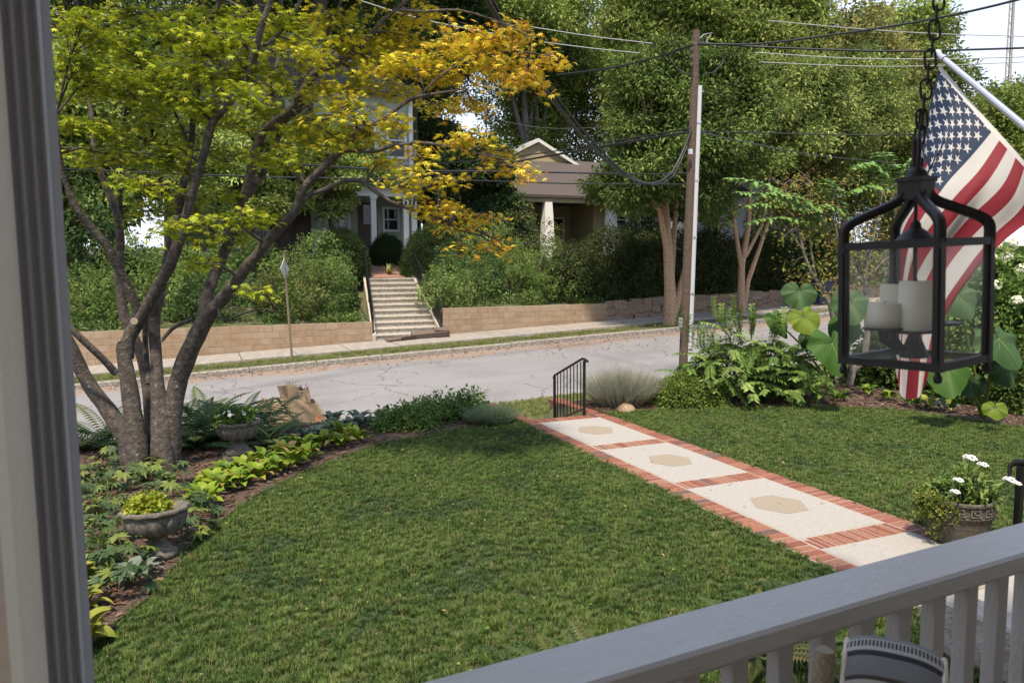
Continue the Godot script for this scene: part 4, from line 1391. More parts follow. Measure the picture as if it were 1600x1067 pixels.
# ---------------------------------------------------------------- utility pole and wires
func wire(label: String, pts: Array, r: float, mat: Material = null, group := "overhead wires") -> void:
	var curve := Curve3D.new()
	for k in pts.size():
		var tang: Vector3 = (pts[mini(k + 1, pts.size() - 1)] - pts[maxi(k - 1, 0)]) / 6.0
		curve.add_point(pts[k], -tang, tang)
	curve.bake_interval = 0.6
	var bp := curve.get_baked_points()
	var mb := MB.new()
	var rad := []
	var pp := []
	for p in bp:
		pp.append(p); rad.append(r)
	mb.tube(pp, rad, 5)
	tag(put("overhead_wire", mb.done(mat if mat else M.wire)), label, "wire", group)
func build_pole_and_wires() -> void:
	var base := zz(1068, 600, -12.9)
	base.y = hy(base.x, -12.9) - 0.1
	var top := zz(1088.5, 48, -12.9)
	var d := top - base
	var o := thing("utility_pole", "weathered brown wooden utility pole with a white conduit up its side", "utility pole", base)
	var mb := MB.new()
	mb.tube([Vector3.ZERO, d * 0.5, d], [0.118, 0.1, 0.074], 16)
	put("shaft", mb.done(M.pole_wood), o)
	var c1 := zz(1094, 134, -12.83) - base
	var c0 := zz(1076, 600, -12.80) - base
	var mid := c0.lerp(c1, 0.45)
	mb = MB.new()
	mb.tube([c0, mid, c1], [0.055, 0.052, 0.048], 10)
	put("conduit", mb.done(M.conduit), o)
	for k in 5:
		mb = MB.new()
		var q := c0.lerp(c1, 0.12 + k * 0.19)
		mb.tube([q - d.normalized() * 0.02, q + d.normalized() * 0.02], [0.060, 0.060], 8)
		put("strap", mb.done(M.steel), o)
	mb = MB.new()
	mb.chamfer(zz(1079, 237, -12.75) - base, Vector3(0.07, 0.10, 0.06), 0.01)
	put("junction_box", mb.done(M.conduit), o)
	mb = MB.new()
	mb.chamfer(zz(1064, 504, -12.75) - base, Vector3(0.06, 0.20, 0.06), 0.01)
	put("meter_tag", mb.done(M.sign_back), o)
	for k in 3:
		mb = MB.new()
		var q := zz(1081, 78 + k * 12, -12.80) - base
		mb.lathe([Vector3(0.0, -0.05, 0), Vector3(0.03, -0.04, 0), Vector3(0.045, -0.015, 0), Vector3(0.03, 0.0, 0), Vector3(0.045, 0.02, 0), Vector3(0.02, 0.05, 0), Vector3(0.0, 0.05, 0)], 10, q)
		put("insulator", mb.done(M.dark_bark), o)
	var z := -12.85
	var T := func(x, y): return zz(x, y, z)
	# heavy service drop that loops down from above the maple and up to the pole
	wire("heavy black cable sagging from the upper left to a low loop by the pole", [at(745, -30, 7.0), at(800, 65, 8.2), at(860, 150, 9.6), at(910, 213, 11.0), at(960, 262, 12.6), at(990, 281, 13.6), at(1020, 287, 14.4), at(1050, 270, 14.9), T.call(1072, 225), T.call(1080, 205)], 0.026)
	wire("second black cable twisted along the sagging service drop", [at(752, -30, 7.05), at(806, 60, 8.2), at(866, 146, 9.6), at(915, 208, 11.0), at(963, 259, 12.6), at(992, 279, 13.7), at(1022, 289, 14.4), at(1052, 275, 14.9), T.call(1074, 228)], 0.016)
	# bundle going left from mid pole, and the lines along the street
	wire("cable bundle running left from halfway up the pole", [T.call(1081, 206), at(980, 222, 17.0), at(860, 243, 19.5), at(700, 270, 23.0), at(560, 285, 26.0)], 0.028)
	wire("upper strand of the bundle left of the pole", [T.call(1081, 200), at(960, 220, 17.2), at(800, 245, 20.0), at(600, 262, 25.0)], 0.016)
	wire("street cable crossing level in front of the bungalow roof", [at(60, 228, 13.5), at(300, 244, 15.0), at(600, 265, 17.5), at(800, 268, 19.0), at(1000, 272, 21.0), at(1080, 270, 21.8)], 0.022)
	wire("lower street cable crossing in front of the bungalow roof", [at(60, 262, 13.6), at(400, 276, 16.0), at(700, 281, 18.2), at(900, 287, 20.0), at(1080, 288, 21.8)], 0.018)
	wire("pale wire crossing left of the pole top", [T.call(1088, 66), at(1050, 82, 15.8), at(960, 105, 17.4), at(870, 117, 19.0)], 0.022)
	wire("thin wire rising left over the trees", [at(830, 42, 18.0), at(920, 56, 18.0), at(1020, 68, 18.0)], 0.012, M.pale_wire)
	wire("thin pale wire below it left of the pole", [at(850, 66, 18.0), at(930, 76, 18.0), at(1000, 83, 18.0)], 0.012, M.pale_wire)
	wire("thin wire behind the maple's right boughs", [at(560, 0, 20.0), at(660, 30, 20.0), at(800, 58, 20.0)], 0.014, M.pale_wire)
	wire("thin wire in front of the bright sky gap", [at(590, 140, 24.0), at(720, 172, 24.0), at(850, 200, 24.0), at(1000, 195, 24.0)], 0.014)
	wire("main line running right from the pole top", [T.call(1089, 66), at(1130, 70, 15.2), at(1250, 76, 15.0), at(1400, 80, 14.8), at(1600, 75, 14.6), at(1700, 70, 14.5)], 0.022)
	wire("line rising right from the pole top past the chain", [T.call(1089, 68), at(1180, 69, 14.4), at(1290, 56, 13.4), at(1400, 40, 12.4), at(1520, 17, 11.4), at(1660, -18, 10.4)], 0.02)
	wire("thin upper wire across the right trees", [at(1200, 32, 20.0), at(1330, 44, 20.0), at(1470, 53, 20.0), at(1660, 58, 20.0)], 0.013, M.pale_wire)
	wire("thin wire under the main line on the right", [at(1180, 82, 19.0), at(1330, 91, 19.0), at(1480, 92, 19.0), at(1660, 87, 19.0)], 0.013, M.pale_wire)
	wire("thin lower wire across the right trees", [at(1190, 97, 19.0), at(1330, 103, 19.0), at(1450, 103, 19.0), at(1660, 94, 19.0)], 0.012, M.pale_wire)
	wire("pair strand running right from mid pole", [T.call(1090, 205), at(1200, 208, 15.6), at(1350, 211, 15.6), at(1500, 209, 15.6)], 0.014)
	wire("house drop running right and down from mid pole", [T.call(1090, 206), at(1180, 225, 18.0), at(1280, 243, 22.0), at(1400, 255, 27.0)], 0.014)
	wire("jumper loop hanging left of the pole top", [T.call(1083, 70), at(1055, 78, 15.3), at(1047, 92, 15.3), at(1058, 108, 15.3), at(1075, 116, 15.3), T.call(1086, 114)], 0.016, null, "jumper loops at the pole top")
	wire("jumper loop hanging right of the pole top", [T.call(1090, 70), at(1125, 75, 15.3), at(1132, 95, 15.3), at(1118, 112, 15.3), T.call(1096, 118)], 0.012, null, "jumper loops at the pole top")
	wire("small bright loop above the pole top", [T.call(1085, 68), at(1100, 54, 15.3), at(1113, 51, 15.3), at(1106, 60, 15.3), at(1104, 66, 15.3)], 0.012, M.pale_wire, "jumper loops at the pole top")

# ---------------------------------------------------------------- the maple
func palm_leaf() -> ArrayMesh:
	var mb := MB.new()
	var ang := [-128.0, -82.0, -40.0, 0.0, 40.0, 82.0, 128.0]
	var len_ := [0.42, 0.72, 0.92, 1.0, 0.92, 0.72, 0.42]
	var outline := [Vector3(0, 0, 0.02)]
	for k in 7:
		var a := deg_to_rad(ang[k])
		if k > 0:
			var m := deg_to_rad((ang[k] + ang[k - 1]) / 2)
			outline.append(Vector3(sin(m) * 0.34, 0.0, -cos(m) * 0.34))
		outline.append(Vector3(sin(a) * len_[k], -0.16 * len_[k], -cos(a) * len_[k]))
	for k in range(0, outline.size()):
		var a: Vector3 = outline[k] * 0.5
		var b: Vector3 = outline[(k + 1) % outline.size()] * 0.5
		mb.tri(Vector3(0, 0.02, -0.05), a, b)
	# the stalk
	mb.tri(Vector3(-0.012, 0, 0.0), Vector3(0.012, 0, 0.0), Vector3(0, 0.05, 0.38))
	return mb.done(M.leaf)

func build_maple() -> void:
	var base := gr(243, 728)
	var o := thing("maple_tree", "many-stemmed maple turning yellow and orange at the left of the lawn", "tree", base)
	var limbs := [
		[[207, 728, 8.30, 62], [200, 690, 8.3, 52], [183, 663, 8.3, 40], [162, 632, 8.3, 33], [146, 612, 8.3, 32], [128, 582, 8.3, 31], [112, 548, 8.25, 30], [80, 490, 8.2, 28], [30, 400, 8.1, 22], [-30, 250, 8.0, 15]],
		[[214, 735, 8.15, 66], [214, 700, 8.15, 58], [208, 655, 8.15, 46], [202, 610, 8.15, 38], [196, 575, 8.15, 32], [192, 550, 8.15, 30], [190, 541, 8.15, 26]],
		[[181, 584, 8.1, 17], [162, 563, 8.0, 16], [140, 542, 7.9, 16], [110, 514, 7.8, 15], [60, 470, 7.7, 12], [0, 430, 7.6, 8]],
		[[196, 560, 8.2, 34], [200, 530, 8.2, 30], [213, 507, 8.2, 30]],
		[[213, 507, 8.2, 24], [212, 480, 8.15, 20], [196, 442, 8.05, 20], [181, 412, 7.95, 20], [164, 381, 7.85, 19], [139, 353, 7.75, 18], [119, 326, 7.65, 17], [104, 290, 7.6, 13], [92, 240, 7.5, 9], [86, 180, 7.4, 6]],
		[[213, 509, 8.2, 28], [229, 480, 8.1, 26], [251, 440, 8.0, 25], [268, 407, 7.95, 25], [285, 356, 7.9, 23], [298, 310, 7.85, 20], [309, 270, 7.8, 18], [323, 225, 7.7, 18], [332, 191, 7.6, 18], [360, 157, 7.5, 17], [382, 121, 7.4, 17], [399, 84, 7.3, 15], [406, 50, 7.2, 14], [424, -5, 7.1, 12], [450, -90, 7.0, 7]],
		[[240, 700, 8.6, 40], [232, 620, 8.7, 26], [222, 560, 8.75, 24], [205, 520, 8.8, 23], [190, 480, 8.8, 22], [186, 412, 8.8, 21], [187, 370, 8.8, 19], [180, 328, 8.8, 17], [160, 280, 8.8, 14], [147, 239, 8.8, 12], [145, 197, 8.8, 11], [138, 150, 8.8, 8], [130, 60, 8.8, 5]],
		[[256, 738, 8.2, 60], [252, 700, 8.2, 56], [251, 650, 8.25, 44], [245, 600, 8.3, 30], [243, 553, 8.35, 26], [240, 508, 8.4, 24], [246, 469, 8.45, 24], [258, 420, 8.5, 21], [272, 350, 8.5, 19], [289, 275, 8.5, 17], [298, 225, 8.5, 15], [301, 183, 8.5, 13], [306, 120, 8.5, 10], [316, 30, 8.5, 6]],
		[[231, 600, 8.4, 14], [229, 570, 8.45, 12], [226, 519, 8.5, 12], [230, 470, 8.5, 10]],
		[[262, 728, 8.3, 58], [266, 690, 8.3, 54], [270, 640, 8.3, 46], [277, 600, 8.3, 40], [290, 562, 8.25, 40], [307, 525, 8.2, 38], [327, 490, 8.1, 32], [355, 458, 8.0, 27], [383, 420, 7.9, 25], [406, 393, 7.85, 23], [434, 358, 7.8, 22], [460, 330, 7.75, 20], [472, 298, 7.7, 18], [498, 268, 7.65, 17], [535, 233, 7.6, 16], [560, 208, 7.55, 12], [597, 188, 7.5, 10], [625, 166, 7.45, 9], [647, 153, 7.4, 8], [681, 146, 7.35, 6], [720, 140, 7.3, 3]],
		[[537, 234, 7.6, 10], [583, 236, 7.5, 10], [608, 229, 7.45, 9], [653, 223, 7.4, 8], [698, 228, 7.35, 6], [735, 238, 7.3, 3]],
		[[462, 330, 7.75, 14], [480, 306, 7.75, 13], [505, 297, 7.7, 11], [535, 284, 7.7, 10], [563, 283, 7.7, 9], [583, 297, 7.7, 9], [611, 315, 7.7, 8], [645, 328, 7.7, 8], [681, 338, 7.7, 6], [701, 348, 7.7, 5], [716, 360, 7.7, 3]],
		[[312, 515, 8.15, 30], [319, 480, 8.2, 26], [328, 446, 8.25, 25], [341, 415, 8.3, 24], [354, 385, 8.35, 23], [372, 335, 8.4, 22], [388, 285, 8.4, 21], [397, 242, 8.35, 21], [410, 208, 8.3, 21], [430, 192, 8.25, 21], [456, 169, 8.15, 20], [476, 138, 8.1, 18], [496, 110, 8.0, 17], [521, 102, 7.9, 14], [549, 84, 7.85, 13], [569, 65, 7.8, 12], [591, 39, 7.7, 10], [619, 15, 7.6, 8], [660, -20, 7.5, 6], [720, -60, 7.4, 3]],
		[[496, 112, 8.0, 11], [504, 84, 8.0, 10], [512, 51, 8.0, 9], [526, 22, 8.0, 8], [536, -10, 8.0, 7], [560, -80, 8.0, 4]],
		[[390, 300, 8.5, 15], [403, 283, 8.6, 15], [422, 250, 8.7, 14], [434, 215, 8.8, 13], [445, 190, 8.8, 11], [470, 172, 8.8, 7]],
		[[398, 240, 8.45, 14], [416, 190, 8.7, 12], [428, 132, 8.8, 11], [436, 79, 8.9, 10], [439, 0, 8.9, 9], [445, -90, 8.9, 5]],
		[[412, 70, 7.3, 9], [425, 64, 7.35, 9], [450, 34, 7.4, 9], [470, 0, 7.4, 8], [490, -50, 7.4, 5]],
		[[188, 330, 8.75, 11], [186, 298, 8.6, 10], [186, 247, 8.5, 9], [191, 191, 8.4, 8], [202, 155, 8.3, 7], [219, 143, 8.3, 4], [245, 138, 8.3, 2]],
		[[300, 190, 8.5, 8], [312, 120, 8.4, 13], [323, 56, 8.3, 13], [330, 28, 8.2, 12], [346, -4, 8.1, 11], [360, -70, 8.0, 6]],
		[[300, 498, 8.15, 10], [284, 505, 8.1, 9], [268, 514, 8.05, 9], [251, 533, 8.0, 8]],
		[[341, 470, 8.05, 6], [344, 500, 7.95, 4], [372, 492, 7.9, 5], [406, 483, 7.85, 4], [430, 486, 7.8, 2]],
		[[298, 235, 8.5, 7], [270, 170, 8.2, 6], [253, 166, 8.1, 5], [276, 146, 8.0, 3]],
		[[655, 150, 7.4, 5], [690, 118, 7.3, 5], [730, 95, 7.2, 4], [800, 80, 7.1, 3], [860, 88, 7.0, 2]],
		[[619, 15, 7.6, 7], [660, 18, 7.5, 6], [720, 16, 7.4, 5], [790, 38, 7.3, 4], [830, 60, 7.2, 3]]]
	var wood := MB.new()
	var nodes := []
	for l in limbs:
		var pts := []
		var rad := []
		for q in l: 
			pts.append(at(q[0], q[1], q[2]) - base)
			rad.append(q[3] * 0.5 * q[2] / F * (0.70 if q[3] < 45 else 0.60))
		# ease the joints with a spline
		var c := Curve3D.new()
		for k in pts.size():
			var tg: Vector3 = (pts[mini(k + 1, pts.size() - 1)] - pts[maxi(k - 1, 0)]) / 6.0
			c.add_point(pts[k], -tg, tg)
		var pp := []
		var rp := []
		for k in pts.size() - 1:
			for s in 3:
				pp.append(c.sample(k, s / 3.0)); rp.append(lerpf(rad[k], rad[k + 1], s / 3.0) * rr(0.96, 1.05))
		pp.append(pts[-1]); rp.append(rad[-1])
		wood.tube(pp, rp, 12 if rad[0] > 0.05 else 7)
		for k in pp.size():
			if pp[k].y > 1.2: nodes.append([pp[k], rp[k]])
	# flare of the roots
	for k in 7:
		var a := k / 7.0 * TAU + 0.3
		var d := Vector3(cos(a), 0, sin(a))
		wood.tube([d * 0.13 + Vector3(0.0, 0.36, 0), d * 0.20 + Vector3(0, 0.13, 0), d * 0.29 + Vector3(0, -0.06, 0)], [0.07, 0.07, 0.045], 8)
	# foliage pads: x, y, half width, half height, nearest depth, farthest depth
	var pads := [
		[130, 30, 70, 40], [220, 20, 80, 40], [320, 20, 70, 35], [400, 40, 60, 40], [125, 95, 55, 35], [210, 85, 80, 35], [300, 75, 70, 35], [380, 110, 55, 40], [112, 140, 40, 30], [190, 150, 80, 32], [270, 150, 60, 36], [345, 140, 55, 35], [400, 172, 40, 40], [150, 200, 55, 28], [232, 195, 60, 28], [285, 215, 50, 25], [118, 250, 32, 20], [212, 245, 45, 18], [268, 262, 45, 20],
		[232, 328, 55, 24], [268, 352, 42, 26], [300, 322, 55, 22], [342, 345, 48, 22], [372, 370, 55, 20], [312, 412, 36, 16], [400, 338, 40, 22], [404, 455, 38, 14], [352, 300, 40, 18], [330, 375, 45, 18],
		[450, 30, 50, 40], [520, 30, 60, 40], [482, 90, 50, 32], [545, 70, 55, 32], [600, 60, 60, 36], [655, 30, 60, 30], [705, 70, 60, 36], [760, 60, 55, 36], [815, 60, 50, 34], [858, 95, 34, 22], [640, 100, 60, 28], [700, 122, 60, 28], [782, 118, 58, 32], [825, 130, 48, 26], [560, 130, 50, 28], [620, 145, 60, 24], [470, 150, 40, 28], [500, 192, 58, 26], [560, 185, 50, 20], [622, 192, 48, 18], [720, 212, 55, 18], [662, 240, 45, 15], [765, 240, 48, 16], [800, 265, 42, 14], [602, 252, 48, 16], [645, 272, 50, 15], [695, 278, 42, 13], [822, 275, 28, 12], [455, 250, 50, 26], [485, 228, 45, 20], [740, 165, 45, 20], [680, 170, 50, 18],
		[652, 302, 48, 14], [702, 326, 46, 14], [742, 350, 40, 14], [778, 378, 24, 13], [722, 392, 42, 11], [690, 356, 30, 10], [660, 330, 40, 12], [760, 335, 30, 12], [790, 395, 20, 10], [640, 290, 40, 12]]
	for q in [[350, 60], [300, 110], [240, 120], [170, 60], [420, 110], [445, 60], [500, 140], [540, 160], [590, 110], [440, 200], [410, 245], [360, 190], [330, 180], [310, 165], [520, 215], [470, 205], [545, 100], [380, 70], [630, 70], [670, 95], [740, 95], [580, 215], [260, 40], [180, 110], [150, 120], [340, 250], [300, 285], [220, 290], [160, 240], [130, 200], [250, 230], [385, 150]]: pads.append([q[0], q[1], 55, 26])
	var count_vis := pads.size()
	for k in 44: pads.append([rr(60, 830), rr(-260, -35), 70, 36])
	for k in 10: pads.append([rr(-160, 60), rr(-150, 250), 70, 40])
	var leaf := palm_leaf()
	var xf := []
	var cc := PackedColorArray()
	var palette := [C(.155, .235, .018), C(.30, .355, .022), C(.45, .445, .03), C(.64, .50, .04), C(.64, .30, .04)]
	for pi in pads.size():
		var p: Array = pads[pi]
		var right := clampf((float(p[0]) - 380.0) / 400.0, 0, 1)
		var low_right := float(p[1]) > 280 and float(p[0]) > 600
		var dp := rr(7.0, 8.9) if p[0] < 480 else rr(7.0, 8.3)
		if low_right: dp = 7.7
		var cpos := at(p[0], p[1], dp) - base
		var rx: float = p[2] * dp / F
		var ry: float = p[3] * dp / F
		var near: Array = nodes[0]
		for nd in nodes:
			if (nd[0] - cpos).length_squared() < (near[0] - cpos).length_squared(): near = nd
		var n := int(p[2] * p[3] * (0.125 if pi < count_vis else 0.09))
		var hub: Vector3 = cpos
		if (near[0] - cpos).length() > 0.05:
			var m: Vector3 = near[0].lerp(cpos, 0.5) + Vector3(0, 0.06, 0)
			wood.tube([near[0], m, cpos], [minf(near[1] * 0.7, 0.022), 0.011, 0.005], 5, false)
			hub = m
		# layered twigs, each carrying its own leaves
		var twigs := maxi(5, n / 16)
		for t in twigs:
			var a := rr(0, TAU)
			var ex := cpos + Vector3(cos(a) * rx, rr(-1, 1) * ry, sin(a) * rx * 0.9) * sqrt(rng.randf())
			var st := hub.lerp(cpos, rng.randf())
			wood.tube([st, st.lerp(ex, 0.5) + Vector3(0, 0.03, 0), ex], [0.006, 0.004, 0.002], 4, false)
			for q in n / twigs:
				var f := rr(0.25, 1.12)
				var lp := st.lerp(ex, f) + Vector3(rr(-0.12, 0.12), rr(-0.07, 0.05), rr(-0.12, 0.12))
				var b := Basis(Vector3.UP, rr(0, TAU)) * Basis(Vector3.RIGHT, rr(-0.95, 0.25)) * Basis(Vector3.BACK, rr(-0.5, 0.5))
				xf.append(Transform3D(b.scaled(Vector3.ONE * rr(0.085, 0.145)), lp))
				var h := right * 1.65 + rr(-0.75, 0.85) + (0.1 if low_right else 0.0) + (0.5 if right > 0.25 else 0.0)
				var ci := clampf(h + 0.95, 0.0, 3.99)
				var col: Color = palette[int(ci)].lerp(palette[mini(int(ci) + 1, 4)], ci - int(ci))
				var k2 := rr(0.85, 1.15)
				cc.append(Color(col.r * k2, col.g * k2, col.b * k2))
	put("trunk", wood.done(M.maple_bark), o)
	# the cut stub's pale sawn face
	for s in [[209, 502, 7.98, 7.5], [190, 540, 8.13, 11.0]]:
		var face := MB.new()
		face.tube([Vector3.ZERO, (at(s[0], s[1], 7.9) - at(s[0], s[1], 8.0)).normalized() * 0.03], [s[3] * 8.0 / F * 0.75, s[3] * 8.0 / F * 0.7], 12)
		put("sawn_stub", face.done(M.twig_bark if s[1] < 510 else M.dark_bark), o, at(s[0], s[1], s[2]) - base)
	# the largest leaves in view are pieces of their own, the rest one mass
	var order := []
	for k in xf.size():
		var w: Vector3 = xf[k].origin + base
		var d := dep(w)
		var sy := 533.5 - F * (w - EYE).dot(upv) / d
		if sy > 4: order.append([xf[k].basis.x.length() / d, k])
	order.sort_custom(func(p, q): return p[0] > q[0])
	var picked := {}
	var tints := []
	for k in 5: tints.append(leaf_tint("maple_leaf_%d" % k, palette[k].r, palette[k].g, palette[k].b, 0.5, 0.55))
	for k in 280:
		var id: int = order[k][1]
		picked[id] = true
		var m := 0
		for t in 5:
			if absf(palette[t].r - cc[id].r) < absf(palette[m].r - cc[id].r): m = t
		var lf := put("leaf", leaf, o, Vector3.ZERO, tints[m])
		lf.transform = xf[id]
	var xr := []
	var cr := PackedColorArray()
	for k in xf.size():
		if not picked.has(k):
			xr.append(xf[k]); cr.append(cc[k])
	many("crown", leaf, xr, cr, o)

# ---------------------------------------------------------------- lawn, beds and the plants in them
const BED := [[4.24, -10.02], [3.4, -9.75], [2.02, -9.26], [1.02, -8.38], [0.36, -7.54], [-0.15, -6.47], [-0.39, -5.53], [-0.62, -5.13], [-1.1, -3.6], [-1.7, -1.2]]
const RBED := [[5.66, -9.80], [5.83, -9.84], [6.78, -9.65], [8.0, -9.36], [8.83, -9.06], [9.93, -8.19], [10.41, -6.54], [10.6, -4.0], [10.6, -1.3]]
func outline(a: Array, b: Array) -> PackedVector2Array:
	var p := PackedVector2Array()
	for q in a + b: p.append(Vector2(q[0], q[1]))
	return p
func build_lawn() -> void:
	var left := outline(BED, [[4.24, -1.3]])
	var right := outline(RBED, [[5.66, -1.3]])
	sheet("lawn_left", left, -0.005, M.turf_soil)
	sheet("lawn_right", right, -0.005, M.turf_soil)
	sheet("flower_bed_left", outline(BED, [[-8.0, -1.2], [-8.0, -10.94], [4.24, -10.94]]), 0.012, M.mulch)
	sheet("flower_bed_right", outline(RBED, [[16.0, -1.3], [16.0, -10.94], [5.66, -10.94]]), 0.012, M.mulch)
	var nz := FastNoiseLite.new()
	nz.seed = 31
	nz.frequency = 0.9
	nz.fractal_octaves = 4
	var nf := FastNoiseLite.new()
	nf.seed = 77
	nf.frequency = 3.5
	var ng := FastNoiseLite.new()
	ng.seed = 5
	ng.frequency = 9.0
	ng.fractal_octaves = 2
	var deep := [C(.029, .066, .012), C(.049, .099, .019)]
	var pale := [C(.128, .188, .045), C(.22, .205, .088)]
	for side in 2:
		var poly := left if side == 0 else right
		var xf := []
		var cc := PackedColorArray()
		var n := 90000 if side == 0 else 62000
		for k in n:
			var p := Vector2(rr(-1.7, 4.27) if side == 0 else rr(5.63, 10.6), rr(-10.0, -1.7))
			# grow thicker where the lawn lies closest
			if not Geometry2D.is_point_in_polygon(p + Vector2(rr(-0.06, 0.06) + 0.02 * nf.get_noise_2d(p.y, 3.0), rr(-0.06, 0.06)), poly): continue
			var a := nz.get_noise_2d(p.x, p.y)
			var f := nf.get_noise_2d(p.x, p.y)
			var g := ng.get_noise_2d(p.x, p.y)
			var t := clampf(0.38 + a * 0.7 + f * 0.5 + g * 0.8 + rr(-0.22, 0.22) + (0.20 if side == 1 else 0.0), 0, 1)
			var c: Color = deep[rng.randi() % 2].lerp(pale[0], t)
			if rng.randf() < 0.10 + maxf(0, f) * 0.35: c = c.lerp(pale[1], rr(0.3, 0.9))
			if a < -0.33 and f < 0.1: c = c.lerp(C(.06, .10, .045), 0.5)
			var s := rr(0.6, 1.35) * clampf(1.0 + 0.4 * f + 0.25 * a + 1.1 * g, 0.45, 1.9)
			var kb := rr(0.68, 1.4)
			c = Color(c.r * kb, c.g * kb, c.b * kb)
			xf.append(Transform3D(Basis(Vector3.UP, rr(0, TAU)).scaled(Vector3(1.0, s * 0.68, 1.0)), Vector3(p.x, -0.004, p.y)))
			cc.append(c)
		tag(many("lawn_grass", tuft(), xf, cc, self), ["mown grass of the lawn left of the walk", "mown grass of the lawn right of the walk"][side], "grass")
	# broad-leaved weeds and fallen petals in the turf
	var lf := MB.new()
	leaf_faces(lf, Vector3.ZERO, Vector3.RIGHT, Vector3.UP, 1.0, 0.6, 0.15)
	var lm := lf.done(M.litter)
	var xw := []
	var cw := PackedColorArray()
	for k in 420:
		var p := Vector2(rr(-0.6, 4.2), rr(-9.8, -2.4)) if k % 3 else Vector2(rr(5.7, 10), rr(-9.2, -3))
		if not Geometry2D.is_point_in_polygon(p, left if k % 3 else right): continue
		xw.append(turned(Vector3(p.x, rr(0.035, 0.05), p.y), rr(0.018, 0.045), 0.5))
		cw.append(mixc([C(.12, .19, .035), C(.15, .21, .05), C(.10, .16, .03)]) if rng.randf() < 0.88 else mixc([C(.34, .24, .14), C(.30, .18, .09)]))
	for k in 60:
		xw.append(turned(Vector3(rr(4.3, 5.6), 0.018, rr(-9.7, -3)), rr(0.012, 0.04), 0.3))
		cw.append(mixc([C(0.350, 0.210, 0.098), C(0.490, 0.280, 0.140)]))
	tag(many("lawn_weeds", lm, xw, cw, self), "small bright weeds and fallen leaves scattered in the lawn", "weeds")
	# chips of bark on the beds
	var ch := MB.new()
	ch.box(Vector3.ZERO, Vector3(1.0, 0.12, 0.22))
	ch.box(Vector3(0.1, 0.05, 0.05), Vector3(0.7, 0.10, 0.16), Basis(Vector3.UP, 0.5))
	var cm := ch.done(M.litter)
	xw = []
	cw = PackedColorArray()
	var pl := outline(BED, [[-3.0, -1.2], [-3.0, -10.94], [4.24, -10.94]])
	var pr := outline(RBED, [[14.0, -1.3], [14.0, -10.94], [5.66, -10.94]])
	for k in 17000:
		var p := Vector2(rr(-3, 4.3), rr(-10.9, -2.5)) if k % 2 else Vector2(rr(5.6, 13.5), rr(-10.9, -4))
		if not Geometry2D.is_point_in_polygon(p + Vector2(rr(-0.06, 0.06), rr(-0.06, 0.06)), pl if k % 2 else pr): continue
		xw.append(turned(Vector3(p.x, 0.018 + rr(0, 0.012), p.y), rr(0.03, 0.085), 0.3))
		cw.append(mixc([C(.11, .064, .042), C(.17, .10, .068), C(.065, .038, .027), C(.25, .165, .12)]))
	tag(many("bark_mulch", cm, xw, cw, self), "reddish brown bark mulch on the flower beds", "mulch")

func broad_leaf(key: String, length: float, width: float, arch: float, cup: float, point := 1.6) -> ArrayMesh:
	if cache.has(key): return cache[key]
	var mb := MB.new()
	mb.grid(4, 6, func(u: float, v: float):
		var w := width * pow(sin(PI * pow(v, 0.8)), 0.8) * (1.0 - 0.25 * v * point * 0.5) if v > 0.0 and v < 1.0 else 0.004
		var s: float = (u - 0.5) * 2.0
		return Vector3(s * w / 2, arch * sin(v * PI * 0.62) - arch * 0.9 * v * v + absf(s) * cup * w, -v * length + v * v * 0.12 * length))
	cache[key] = mb.done()
	return cache[key]
func rosette(called: String, label: String, base: Vector3, mesh: ArrayMesh, mats: Array, n: int, size: float, lift0: float, lift1: float, group: String, stem := 0.06) -> Node3D:
	var o := thing(called, label, "plant", base, 0.0, group)
	for k in n:
		var a := k * 2.399 + rr(-0.3, 0.3)
		var t := float(k) / n
		var lf := put("leaf", mesh, o, Vector3(0, 0, 0), mats[rng.randi() % mats.size()])
		var pitch := lerpf(lift0, lift1, t) + rr(-0.15, 0.15)
		var b := Basis(Vector3.UP, a) * Basis(Vector3.RIGHT, pitch) * Basis(Vector3.BACK, rr(-0.3, 0.3))
		lf.transform = Transform3D(b.scaled(Vector3.ONE * size * rr(0.75, 1.15)), Vector3(-sin(a), 0, -cos(a)) * stem * rr(0.5, 1.4) + Vector3(0, stem * rr(0.4, 1.5), 0))
	return o
func frond_mesh() -> ArrayMesh:
	if cache.has("frond"): return cache.frond
	var mb := MB.new()
	var prev := Vector3.ZERO
	for k in 20:
		var f := (k + 1) / 20.0
		var p := Vector3(0, 0.55 * f - 0.42 * f * f, -0.72 * f)
		mb.quad(prev - Vector3(0.004, 0, 0), p - Vector3(0.003, 0, 0), p + Vector3(0.003, 0, 0), prev + Vector3(0.004, 0, 0))
		prev = p
		var w := 0.135 * sin(PI * pow(f, 0.75)) + 0.012
		for s in [-1, 1]: leaf_faces(mb, p, Vector3(s, -0.12, -0.35).normalized(), Vector3.UP, w, 0.038, 0.1)
	cache.frond = mb.done()
	return cache.frond
func fern(label: String, base: Vector3, size: float, n: int, mats: Array, group: String) -> void:
	var o := thing("fern", label, "fern", base, 0.0, group)
	for k in n:
		var a := k * 2.399 + rr(-0.3, 0.3)
		var lf := put("frond", frond_mesh(), o, Vector3.ZERO, mats[rng.randi() % mats.size()])
		lf.transform = Transform3D((Basis(Vector3.UP, a) * Basis(Vector3.RIGHT, rr(-0.2, 0.55))).scaled(Vector3.ONE * size * rr(0.7, 1.15)), Vector3(rr(-0.05, 0.05), 0, rr(-0.05, 0.05)))
